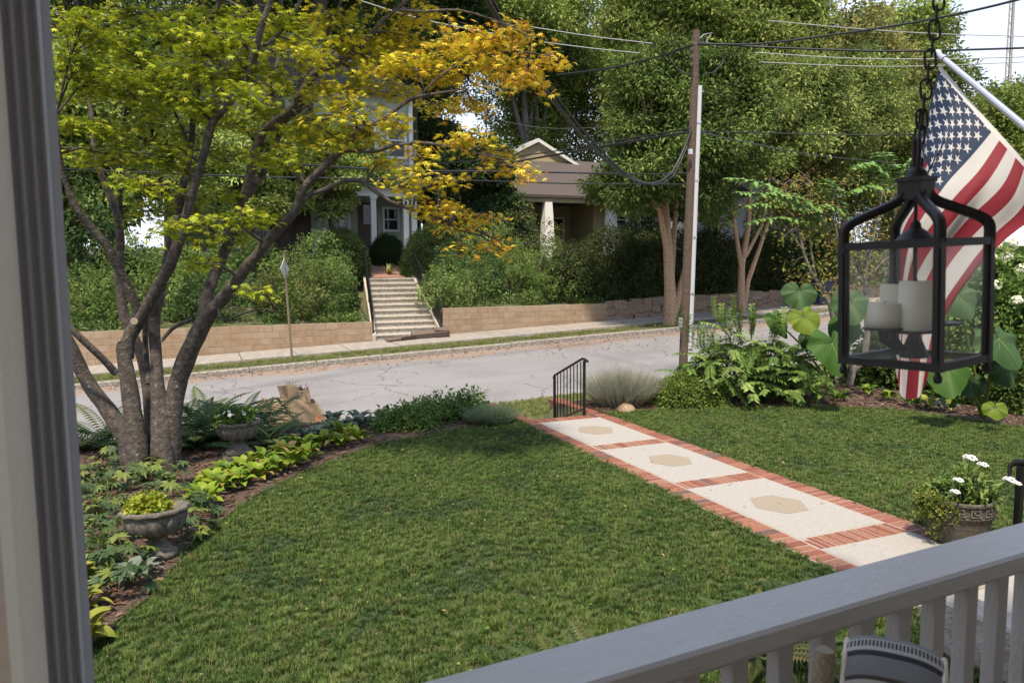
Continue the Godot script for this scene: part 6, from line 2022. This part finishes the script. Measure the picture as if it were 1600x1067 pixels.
func build_urns_and_bags() -> void:
	var p1 := gr(245, 876) + Vector3(0, 0.03, -0.05)
	urn("weathered stone urn holding lime foliage at the near left of the lawn", p1, 0.92, 0.09)
	var rl := clump("round_leaf", 26, 0.11, 0.05, 0.055, M.leaf, 0.5, 41)
	shrub("lime_foliage", "mound of lime yellow leaves filling the nearer urn", "plant", p1 + Vector3(-0.045, 0.335, -0.02), Vector3(0.115, 0.085, 0.115), 60, rl, [C(0.277, 0.336, 0.025), C(0.353, 0.386, 0.042), C(0.202, 0.277, 0.025)], "", 0.62)
	var p2 := gr(373, 716) + Vector3(0, 0.075, 0)
	var ped := MB.new()
	ped.chamfer(Vector3(0, 0.0, 0), Vector3(0.36, 0.08, 0.36), 0.01)
	tag(put("stone_slab", ped.done(M.cast_stone), null, p2 + Vector3(0, -0.062, 0)), "square stone slab under the white-flowered urn", "slab")
	urn("weathered stone urn with white flowers among the ferns", p2, 0.95, 0.0)
	shrub("white_impatiens", "green plant with white flowers filling the farther urn", "plant", p2 + Vector3(-0.03, 0.35, 0), Vector3(0.19, 0.17, 0.19), 70, rl, [C(0.140, 0.238, 0.049), C(0.224, 0.336, 0.084), C(0.084, 0.154, 0.042)], "", 0.8)
	for k in 12:
		var fl := MB.new()
		for q in 5:
			var a := q * TAU / 5
			leaf_faces(fl, Vector3.ZERO, Vector3(cos(a), 0.1, sin(a)).normalized(), Vector3.UP, 0.028, 0.026, 0.0)
		var f := put("flower", fl.done(M.petal), get_node("white_impatiens"), Vector3(rr(-0.2, 0.12), rr(0.12, 0.2), rr(0.08, 0.2)))
		f.rotation = Vector3(rr(0.2, 1.0), rr(0, 6), 0)
	# round planter with a key pattern beside the porch walk
	var p3 := Vector3(5.64, 0.005, -4.02)
	var pot := thing("stone_planter", "dark round stone planter with a Greek key band by the walk's end", "planter", p3)
	var mb := MB.new()
	mb.lathe([Vector3(0.001, 0, 0), Vector3(0.20, 0, 0), Vector3(0.205, 0.02, 0), Vector3(0.235, 0.17, 0), Vector3(0.25, 0.235, 0), Vector3(0.262, 0.24, 0), Vector3(0.262, 0.25, 0), Vector3(0.254, 0.255, 0), Vector3(0.258, 0.335, 0), Vector3(0.27, 0.34, 0), Vector3(0.275, 0.365, 0), Vector3(0.262, 0.375, 0), Vector3(0.235, 0.365, 0), Vector3(0.22, 0.33, 0), Vector3(0.001, 0.325, 0)], 44)
	put("pot", mb.done(M.dark_stone), pot)
	for k in 14:
		var key := MB.new()
		var r := 0.259
		for q in [[0, -0.026, 0.085, 0.009], [-0.038, 0.0, 0.009, 0.06], [-0.006, 0.028, 0.07, 0.009], [0.027, 0.012, 0.009, 0.036], [0.008, -0.004, 0.04, 0.009], [-0.012, 0.006, 0.009, 0.022]]:
			var an: float = q[0] / r
			key.box(Vector3(sin(an) * r, 0.295 + q[1], cos(an) * r), Vector3(q[2], q[3], 0.014), Basis(Vector3.UP, an))
		var kp := put("key_pattern", key.done(M.cast_stone), pot)
		kp.rotation.y = k * TAU / 14
	var gp := shrub("potted_pentas", "white-flowered leafy plant growing in the Greek key planter", "plant", p3 + Vector3(0.05, 0.33, 0), Vector3(0.20, 0.25, 0.20), 55, clump("penta", 16, 0.10, 0.09, 0.04, M.leaf, 0.6, 43), [C(0.126, 0.210, 0.049), C(0.182, 0.280, 0.070), C(0.238, 0.308, 0.084)], "", 0.9, 0.5)
	var cl := MB.new()
	for k in 22:
		var d := rdir()
		d.y = absf(d.y)
		for q in 4:
			var a := q * TAU / 4 + k
			leaf_faces(cl, d * 0.03, (d * 0.4 + Vector3(cos(a), 0, sin(a))).normalized(), d, 0.016, 0.013, 0.0)
	var fm := cl.done(M.petal)
	for f in [[1516, 718, 5.7, 1.25], [1536, 728, 5.75, 1.0], [1498, 752, 5.5, 0.9], [1493, 770, 5.45, 0.85], [1578, 752, 5.7, 1.15], [1590, 757, 5.75, 0.8]]:
		var w := at(f[0], f[1], f[2]) - gp.position
		var o := put("flower_head", fm, gp, w)
		o.scale = Vector3.ONE * f[3]
		var s := MB.new()
		s.tube([Vector3(w.x * 0.2, 0.0, w.z * 0.2), Vector3(w.x * 0.7, w.y * 0.6, w.z * 0.7), w], [0.006, 0.004, 0.003], 5)
		put("stalk", s.done(M.ear_stalk), gp)
	# ivy that trails over the pot's left side
	var iv := thing("trailing_ivy", "yellow-green creeper trailing down the left of the Greek key planter", "plant", p3)
	var xf := []
	var cc := PackedColorArray()
	var vine := MB.new()
	for k in 19:
		var a := rr(2.5, 4.0)
		var drop := rr(0.05, 0.36)
		var e := Vector3(cos(a), 0, sin(a) * 0.9)
		vine.tube([e * 0.2 + Vector3(0, 0.37, 0), e * 0.29 + Vector3(0, 0.36, 0), e * 0.31 + Vector3(0, 0.36 - drop * 0.6, 0), e * 0.30 + Vector3(0, 0.37 - drop, 0)], [0.003, 0.003, 0.002, 0.002], 4, false)
		for j in 11:
			var p := e * rr(0.26, 0.33) + Vector3(rr(-0.03, 0.03), 0.38 - drop * rng.randf() + rr(-0.02, 0.04), rr(-0.03, 0.03))
			xf.append(turned(p, rr(0.3, 0.55), 0.9))
			cc.append(mixc([C(.22, .28, .05), C(.12, .18, .04), C(.30, .32, .06), C(.10, .15, .04)]))
	put("vines", vine.done(M.dark_bark), iv)
	many("foliage", clump("ivy", 8, 0.07, 0.05, 0.045, M.leaf, 0.8, 45), xf, cc, iv)
	# brown paper leaf bags by the road
	var bags := [[448, 664, 0.54, 0.62, -0.55, 0.35, "slumped brown paper yard bag at the left, stuffed with cuttings"], [488, 672, 0.52, 0.50, 0.15, 0.42, "brown paper yard bag with an orange print leaning right"], [468, 655, 0.42, 0.72, 0.5, 0.2, "open brown paper yard bag standing behind the other two"]]
	for k in 3:
		var q: Array = bags[k]
		var g := zz(q[0], q[1], -13.2 if k < 2 else -13.65)
		g.y = hy(g.x, g.z) + 0.01
		var o := thing("paper_bag", q[6], "paper bag", g, q[4], "brown paper yard bags")
		var w: float = q[2]
		var hgt: float = [0.58, 0.66, 0.84][k]
		var lean: float = [-0.25, -0.42, -0.15][k]
		mb = MB.new()
		var nzz := FastNoiseLite.new()
		nzz.seed = 60 + k
		nzz.frequency = 3.0
		nzz.fractal_octaves = 1
		mb.grid(48, 12, func(u: float, v: float):
			var a: float = -u * TAU
			var sq := 1.0 / maxf(absf(cos(a)), absf(sin(a)))
			sq = lerpf(1.0, sq, 0.92)
			var r := w * 0.5 * sq * (1.0 + 0.12 * v) + nzz.get_noise_3d(cos(a) * 0.5, v * 0.6, sin(a) * 0.5) * 0.035 * (0.3 + v)
			return Vector3(cos(a) * r + lean * v * v * hgt, v * hgt + nzz.get_noise_2d(cos(a) * 0.22 + 9.0, sin(a) * 0.22) * 0.10 * v * v - cos(a) * 0.07 * v * v, sin(a) * r * 0.72))
		put("bag", mb.done(M.kraft_paper), o)
		var fl := []
		var fc := PackedColorArray()
		for j in (14 if k == 2 else 9):
			fl.append(turned(Vector3(rr(-0.15, 0.15) + lean * hgt * 0.8, hgt * (rr(0.6, 0.8) if k < 2 else rr(0.75, 1.0)), rr(-0.12, 0.12)), rr(0.4, 0.7), 0.8))
			fc.append(mixc([C(0.224, 0.154, 0.070), C(0.126, 0.154, 0.042), C(0.308, 0.210, 0.112)]))
		many("yard_waste", clump("small", 24, 0.17, 0.10, 0.045, M.leaf, 0.7, 21), fl, fc, o)
		if k == 1:
			var lg := MB.new()
			lg.box(Vector3.ZERO, Vector3(0.17, 0.17, 0.006))
			var lp := put("orange_logo", lg.done(M.orange_print), o, Vector3(0.12 + lean * 0.12, hgt * 0.45, 0.195))
			lp.rotation = Vector3(-0.05, 0.1, 0.12)
			for j in 4:
				var t := MB.new()
				t.box(Vector3(-0.045 + j * 0.03, 0.03 - j * 0.02, 0.0055), Vector3(0.014, 0.05, 0.003), Basis(Vector3.BACK, -0.75))
				put("logo_lettering", t.done(M.pale_print), lp)

# ---------------------------------------------------------------- lantern
func link_mesh(r: float, stretch: float, wire_r: float) -> ArrayMesh:
	var mb := MB.new()
	var pts := []
	var rad := []
	for k in 17:
		var a := k / 16.0 * TAU
		pts.append(Vector3(cos(a) * r, sin(a) * r + signf(sin(a)) * stretch if absf(sin(a)) > 0.01 else 0.0, 0)); rad.append(wire_r)
	mb.tube(pts, rad, 7, false)
	return mb.done(M.lantern_iron)
func build_lantern() -> void:
	var top := at(1431, 381, 1.60)
	var o := thing("hanging_lantern", "black iron four-sided lantern with glass panes hung from a chain", "lantern", top, deg_to_rad(10.6))
	o.rotate(fw, -0.035)
	var h := 0.102
	var H := 0.250
	var bar := 0.017
	var mb: MB
	for s in [[-1, -1], [1, -1], [1, 1], [-1, 1]]:
		mb = MB.new()
		mb.box(Vector3(s[0] * h, -H / 2, s[1] * h), Vector3(bar, H + bar, bar))
		mb.box(Vector3(s[0] * h, -H / 2, s[1] * h), Vector3(bar * 1.35, H * 0.9, bar * 0.5))
		put("corner_post", mb.done(M.lantern_iron), o)
		mb = MB.new()
		mb.lathe([Vector3(0.001, -0.012, 0), Vector3(0.007, -0.010, 0), Vector3(0.009, 0, 0), Vector3(0.006, 0.006, 0), Vector3(0.004, 0.012, 0)], 10, Vector3(s[0] * h, -H - bar * 0.6 - 0.01, s[1] * h))
		put("foot", mb.done(M.lantern_iron), o)
		# curved arm up to the crown
		mb = MB.new()
		var pts := [Vector3(1, 0.0, 1) * h, Vector3(1.0, 0.30, 1.0) * h, Vector3(0.94, 0.44, 0.94) * h, Vector3(0.80, 0.56, 0.80) * h, Vector3(0.52, 0.73, 0.52) * h, Vector3(0.30, 0.87, 0.30) * h, Vector3(0.20, 0.99, 0.20) * h, Vector3(0.15, 1.12, 0.15) * h]
		var pp := []
		var rp := []
		var c := Curve3D.new()
		for k in pts.size():
			var tg: Vector3 = (pts[mini(k + 1, pts.size() - 1)] - pts[maxi(k - 1, 0)]) / 6.0
			c.add_point(pts[k], -tg, tg)
		for k in 25:
			var q := c.samplef(k / 24.0 * (pts.size() - 1))
			pp.append(Vector3(q.x * s[0], q.y, q.z * s[1])); rp.append(0.0112)
		mb.tube(pp, rp, 4)
		put("arm", mb.done(M.lantern_iron), o)
	for k in 4:
		for y in [0.0, -H]:
			mb = MB.new()
			mb.box(Vector3(0, y, h), Vector3(2 * h - bar, bar * 0.95, bar * 0.9))
			var b := put("frame_bar", mb.done(M.lantern_iron), o)
			b.rotation.y = k * PI / 2
		mb = MB.new()
		mb.box(Vector3(0, -H / 2, h), Vector3(2 * h - bar, H - bar, 0.0025))
		var g := put("glass_pane", mb.done(M.glass), o)
		g.rotation.y = k * PI / 2
	mb = MB.new()
	mb.box(Vector3(0, -H, 0), Vector3(2 * h - bar, 0.004, 2 * h - bar))
	put("glass_floor", mb.done(M.glass), o)
	mb = MB.new()
	mb.box(Vector3(0, h * 1.13, 0), Vector3(0.052, 0.040, 0.052))
	mb.box(Vector3(0, h * 1.34, 0), Vector3(0.060, 0.008, 0.060))
	mb.lathe([Vector3(0.026, h * 1.36, 0), Vector3(0.020, h * 1.5, 0), Vector3(0.012, h * 1.58, 0), Vector3(0.001, h * 1.6, 0)], 12)
	put("crown_cap", mb.done(M.lantern_iron), o)
	mb = MB.new()
	mb.tube([Vector3(0, h * 1.05, 0), Vector3(0, 0.03, 0)], [0.004, 0.004], 6)
	mb.lathe([Vector3(0.055, -0.006, 0), Vector3(0.057, -0.002, 0), Vector3(0.040, 0.010, 0), Vector3(0.026, 0.024, 0), Vector3(0.018, 0.030, 0), Vector3(0.012, 0.034, 0), Vector3(0.010, 0.045, 0), Vector3(0.004, 0.05, 0)], 20)
	mb.tube([Vector3(0, 0.0, 0), Vector3(0, -H + 0.05, 0)], [0.0045, 0.0045], 6)
	put("bell_cap", mb.done(M.lantern_iron), o)
	# candle tray: three dishes on arms
	mb = MB.new()
	mb.tube([Vector3(0, -H + 0.004, 0), Vector3(0, -H + 0.07, 0)], [0.03, 0.006], 10)
	var spots := [[-0.022, 0.012, 0.077, 0.106, 0.034, "tall"], [-0.056, -0.037, 0.084, 0.054, 0.034, "short"], [0.006, -0.050, 0.080, 0.095, 0.030, "back"]]
	for s in spots:
		var a := Vector3(s[0], -H + s[2] - 0.018, s[1])
		mb.tube([Vector3(0, -H + 0.02, 0), Vector3(s[0] * 0.6, -H + 0.025, s[1] * 0.6), a - Vector3(0, 0.02, 0), a], [0.006, 0.006, 0.010, 0.012], 8)
		mb.lathe([Vector3(0.001, 0.0, 0), Vector3(0.040, 0.001, 0), Vector3(0.044, 0.005, 0), Vector3(0.040, 0.006, 0), Vector3(0.001, 0.005, 0)], 20, a)
	mb.lathe([Vector3(0.001, 0.0, 0), Vector3(0.034, 0.001, 0), Vector3(0.038, 0.005, 0), Vector3(0.034, 0.006, 0), Vector3(0.001, 0.005, 0)], 20, Vector3(0.052, -H + 0.072, 0.038))
	put("candle_tray", mb.done(M.lantern_iron), o)
	for s in spots:
		var cd := MB.new()
		var r: float = s[4]
		cd.lathe([Vector3(0.001, 0, 0), Vector3(r, 0.0, 0), Vector3(r * 1.01, s[3] * 0.5, 0), Vector3(r * 0.99, s[3] - 0.003, 0), Vector3(r * 0.95, s[3], 0), Vector3(r * 0.82, s[3] - 0.003, 0), Vector3(0.001, s[3] - 0.007, 0)], 28)
		var w := o.transform * Vector3(s[0], -H + s[2] - 0.012, s[1])
		var cn := thing("pillar_candle", "%s inside the lantern" % {"tall": "tall cream pillar candle in front", "short": "short cream pillar candle on the left", "back": "cream pillar candle standing behind the other two"}[s[5]], "candle", w, 0.0, "cream pillar candles")
		put("wax_body", cd.done(M.wax), cn)
		var wk := MB.new()
		wk.tube([Vector3(0, s[3] - 0.008, 0), Vector3(0.002, s[3] + 0.004, 0)], [0.0012, 0.0008], 5)
		put("wick", wk.done(M.iron), cn)
	# ring and chain
	var ring := o.transform * Vector3(0, h * 1.6 + 0.022, 0)
	var ch := thing("chain", "black iron chain that carries the lantern from the porch ceiling", "chain", ring)
	var big := link_mesh(0.019, 0.020, 0.005)
	var first := put("ring", big, ch)
	first.rotation.y = 0.9
	var lm := link_mesh(0.0105, 0.0105, 0.0028)
	var up_to := at(1471, -25, 1.62)
	var y := 0.0
	var dir := (up_to - ring).normalized()
	var p := ring + dir * 0.050
	var k := 0
	while p.y < 3.62:
		var l := put("link", lm, ch, p - ring)
		l.rotation = Vector3(0, 0.7 + (PI / 2 if k % 2 else 0.0), 0)
		l.rotation.z = -0.10 if k < 14 else 0.0
		p += dir * 0.034
		k += 1
	# loose tail hanging at the left
	p = at(1440, 188, 1.60)
	for j in 5:
		var l := put("link", lm, ch, p - ring)
		l.rotation = Vector3(0, 0.4 + (PI / 2 if j % 2 else 0.0), 0.12)
		p += Vector3(-0.0025, -0.033, 0)

# ---------------------------------------------------------------- flag
func flag_image() -> ImageTexture:
	var w := 1140
	var h := 600
	var im := Image.create(w, h, false, Image.FORMAT_RGB8)
	var red := lin(.20, .008, .018)
	var white := lin(.46, .44, .42)
	var blue := lin(.006, .019, .052)
	for k in 13: im.fill_rect(Rect2i(0, int(k * h / 13.0), w, int(h / 13.0) + 1), red if k % 2 == 0 else white)
	var cw := int(w * 0.4)
	var chh := int(h * 7.0 / 13.0)
	im.fill_rect(Rect2i(0, 0, cw, chh), blue)
	for row in 9:
		for colm in (6 if row % 2 == 0 else 5):
			var cx := cw * (1.0 + 2.0 * colm + (0.0 if row % 2 == 0 else 1.0)) / 12.0
			var cy := chh * (row + 1) / 10.0
			var R := h * 0.0616 / 2 * 1.3
			for yy in range(-22, 23):
				for xx in range(-22, 23):
					var r := sqrt(float(xx * xx + yy * yy))
					if r > R: continue
					var a := fposmod(atan2(float(xx), -float(yy)), TAU / 5)
					a = absf(a - TAU / 10)
					a = TAU / 10 - a
					# edge of a five-pointed star
					var lim := R * 0.309 / cos(2 * PI / 5 - a)
					if r <= lim: im.set_pixel(int(cx) + xx, int(cy) + yy, white)
	# stitched header
	im.fill_rect(Rect2i(0, 0, 44, h), lin(.52, .50, .47))
	return ImageTexture.create_from_image(im)
func build_flag() -> void:
	var tip := at(1468, 86, 3.9)
	var q := at(1600, 196, 3.46)
	var d := (q - tip).normalized()
	var base := tip + d * ((-1.30 + 0.14) - tip.z) / d.z
	var pole := thing("flagpole", "bright metal flagpole slanting out from the porch column", "flagpole", base)
	var mb := MB.new()
	mb.tube([Vector3.ZERO, tip - base], [0.0155, 0.0155], 14)
	put("pole", mb.done(M.steel), pole)
	mb = MB.new()
	mb.lathe([Vector3(0.001, -0.022, 0), Vector3(0.018, -0.014, 0), Vector3(0.022, 0.0, 0), Vector3(0.017, 0.015, 0), Vector3(0.001, 0.022, 0)], 14)
	put("finial", mb.done(M.conduit), pole, tip - base - d * 0.015)
	mb = MB.new()
	mb.tube([Vector3.ZERO + d * 0.05, -d * 0.16], [0.026, 0.026], 12)
	mb.tube([d * 0.2 - d * 0.20, d * 0.06], [0.023, 0.023], 10)
	put("bracket", mb.done(M.conduit), pole, d * -0.10)
	for k in 2:
		mb = MB.new()
		mb.tube([d * -0.008, d * 0.008], [0.021, 0.021], 12)
		put("clip_ring", mb.done(M.steel), pole, tip - base + d * (0.04 + k * 0.80))
	# control points of the hanging cloth, along the fly (rows) and down the hoist (columns): x, y, depth
	var ctl := [
		[[1469, 101, 3.90], [1509, 148, 3.76], [1549, 193, 3.62], [1588, 236, 3.49], [1626, 280, 3.37]],
		[[1455, 160, 3.92], [1481, 200, 3.74], [1509, 242, 3.62], [1560, 290, 3.50], [1614, 335, 3.42]],
		[[1440, 225, 3.96], [1446, 262, 3.74], [1464, 294, 3.64], [1508, 345, 3.56], [1566, 378, 3.50]],
		[[1430, 300, 4.02], [1419, 330, 3.86], [1416, 365, 3.72], [1458, 415, 3.64], [1520, 425, 3.58]],
		[[1424, 380, 4.05], [1404, 410, 3.92], [1402, 450, 3.78], [1430, 490, 3.70], [1470, 500, 3.66]],
		[[1412, 450, 4.05], [1397, 500, 3.92], [1398, 560, 3.80], [1416, 622, 3.74], [1446, 606, 3.70]]]
	var cloth := MB.new()
	var origin := tip
	var cr := func(a: Vector3, b: Vector3, c: Vector3, e: Vector3, t: float) -> Vector3:
		return b.cubic_interpolate(c, a, e, t)
	var row_pt := func(r: int, u: float) -> Vector3:
		var s := u * 4.0
		var k := mini(int(s), 3)
		var P := func(j: int) -> Vector3:
			var z: Array = ctl[r][clampi(j, 0, 4)]
			return at(z[0], z[1], z[2])
		return cr.call(P.call(k - 1), P.call(k), P.call(k + 1), P.call(k + 2), s - k)
	cloth.grid(60, 70, func(u: float, v: float):
		var s: float = v * 5.0
		var k := mini(int(s), 4)
		var p: Vector3 = cr.call(row_pt.call(maxi(k - 1, 0), u), row_pt.call(k, u), row_pt.call(mini(k + 1, 5), u), row_pt.call(mini(k + 2, 5), u), s - k)
		var fold := 0.028 * sin(u * 15.0 + v * 4.0) * smoothstep(0.02, 0.5, v) + 0.012 * sin(u * 31.0 - v * 9.0) * smoothstep(0.0, 0.3, v)
		return p - origin + fw * fold)
	for k in cloth.t.size(): cloth.t[k] = Vector2(cloth.t[k].y, cloth.t[k].x)
	var fm := plain("flag_cloth", 1, 1, 1, 0.75)
	fm.albedo_texture = flag_image()
	fm.backlight_enabled = true
	fm.backlight = lin(0.4, 0.4, 0.4)
	fm.cull_mode = BaseMaterial3D.CULL_DISABLED
	var flag := thing("flag", "stars and stripes flag drooping from the slanted pole behind the lantern", "flag", origin)
	put("cloth", cloth.done(fm), flag)

# ---------------------------------------------------------------- chair on the porch
func cushion_image() -> ImageTexture:
	var im := Image.create(256, 512, false, Image.FORMAT_RGB8)
	var slate := lin(.20, .202, .21)
	var cream := lin(.46, .43, .40)
	var brown := lin(.07, .05, .045)
	var dark := lin(.03, .032, .04)
	im.fill(slate)
	for rep in 4:
		var y := rep * 128
		im.fill_rect(Rect2i(0, y + 0, 256, 10), dark)
		im.fill_rect(Rect2i(0, y + 10, 256, 8), cream)
		for k in 26:
			im.fill_rect(Rect2i(k * 10, y + 18, 6, 16), brown if k % 2 == 0 else dark)
			im.fill_rect(Rect2i(k * 10 + 6, y + 18, 4, 16), cream)
		im.fill_rect(Rect2i(0, y + 34, 256, 5), cream)
		im.fill_rect(Rect2i(0, y + 62, 256, 4), brown)
		im.fill_rect(Rect2i(0, y + 66, 256, 26), cream)
		im.fill_rect(Rect2i(0, y + 92, 256, 6), brown)
	var nz := FastNoiseLite.new()
	nz.frequency = 0.5
	for y in 512:
		for x in 256:
			var c := im.get_pixel(x, y)
			var k := 1.0 + nz.get_noise_2d(x, y) * 0.25
			im.set_pixel(x, y, Color(c.r * k, c.g * k, c.b * k))
	return ImageTexture.create_from_image(im)
func build_chair() -> void:
	var topc := at(1398, 1024, 1.22)
	var base := Vector3(topc.x, 0.68, topc.z)
	var hgt := topc.y - base.y
	# the chair stands side-on: its back's edge is towards the viewer
	var turn := atan2(-fw.x - 0.5, -fw.z)
	var vd := Vector3(ray(1398, 994).x, 0, ray(1398, 994).z).normalized()
	turn = atan2(-vd.x, -vd.z)
	var o := thing("rattan_chair", "rattan porch armchair at the bottom right, its back post showing", "chair", base, turn)
	var mb := MB.new()
	for q in [[-0.108, 0.0, hgt - 0.012], [-0.108, 0.52, hgt - 0.34]]:
		mb = MB.new()
		mb.tube([Vector3(q[0], 0, q[1]), Vector3(q[0], q[2] - 0.05, q[1]), Vector3(q[0] + 0.003, q[2] - 0.012, q[1]), Vector3(q[0] + 0.004, q[2] - 0.004, q[1])], [0.019, 0.018, 0.018, 0.013], 14)
		put("back_post", mb.done(M.rattan), o)
	for q in [[-0.62, 0.02], [-0.62, 0.52]]:
		mb = MB.new()
		mb.tube([Vector3(q[0], 0, q[1]), Vector3(q[0], 0.62, q[1])], [0.017, 0.017], 10)
		put("front_leg", mb.done(M.rattan), o)
		mb = MB.new()
		mb.tube([Vector3(q[0], 0.62, q[1]), Vector3(-0.105, 0.66, q[1])], [0.018, 0.018], 10)
		put("arm", mb.done(M.rattan), o)
	mb = MB.new()
	for k in 9: mb.tube([Vector3(-0.105 - k * 0.064, 0.36, 0.0), Vector3(-0.105 - k * 0.064, 0.36, 0.52)], [0.012, 0.012], 6)
	put("seat_frame", mb.done(M.rattan), o)
	var cm := plain("cushion_fabric", 1, 1, 1, 0.9)
	cm.albedo_texture = cushion_image()
	var cu := thing("striped_cushion", "blue-grey and cream striped back cushion on the rattan chair", "cushion", base, turn)
	# a thick pad standing on edge, its rounded top strip towards the viewer
	mb = MB.new()
	var W := 0.148
	var R := 0.075
	mb.grid(18, 48, func(u: float, v: float):
		var s: float = (u - 0.5) * 2.0
		var bulge := 1.0 - pow(absf(s), 6.0) * 0.22
		var run := v * 1.10 - 0.50
		var p: Vector2
		var top := hgt - 0.0
		if run < 0.0: p = Vector2(0.03, top - R + run)
		elif run < R * PI: p = Vector2(0.03 - R + R * cos(run / R), top - R + R * sin(run / R))
		else: p = Vector2(0.03 - 2.0 * R, top - R - (run - R * PI))
		return Vector3(s * W / 2, p.y - pow(absf(s), 3.0) * 0.016, p.x), Vector2(1, 1.9))
	var k0 := mb.v.size()
	put("pad", mb.done(cm), cu, Vector3(0.0, 0, 0))
	for s in [-1, 1]:
		var pts := []
		var rads := []
		var sd := MB.new()
		var mid := Vector3(s * W / 2 * 0.985, hgt - 0.4, 0.03 - R)
		for k in 22:
			var run := k / 21.0 * 1.10 - 0.50
			var p := Vector2(0.03, hgt - R + run) if run < 0.0 else (Vector2(0.03 - R + R * cos(run / R), hgt - R + R * sin(run / R)) if run < R * PI else Vector2(0.03 - 2.0 * R, hgt - R - (run - R * PI)))
			pts.append(Vector3(s * W / 2, p.y - 0.016, p.x)); rads.append(0.0052)
		for k in 21: sd.tri(mid, pts[k] * Vector3(0.985, 1, 1), pts[k + 1] * Vector3(0.985, 1, 1))
		var pb := MB.new()
		pb.tube(pts, rads, 7)
		put("piping", pb.done(M.column_panel), cu)
		put("side_panel", sd.done(M.column_panel), cu)
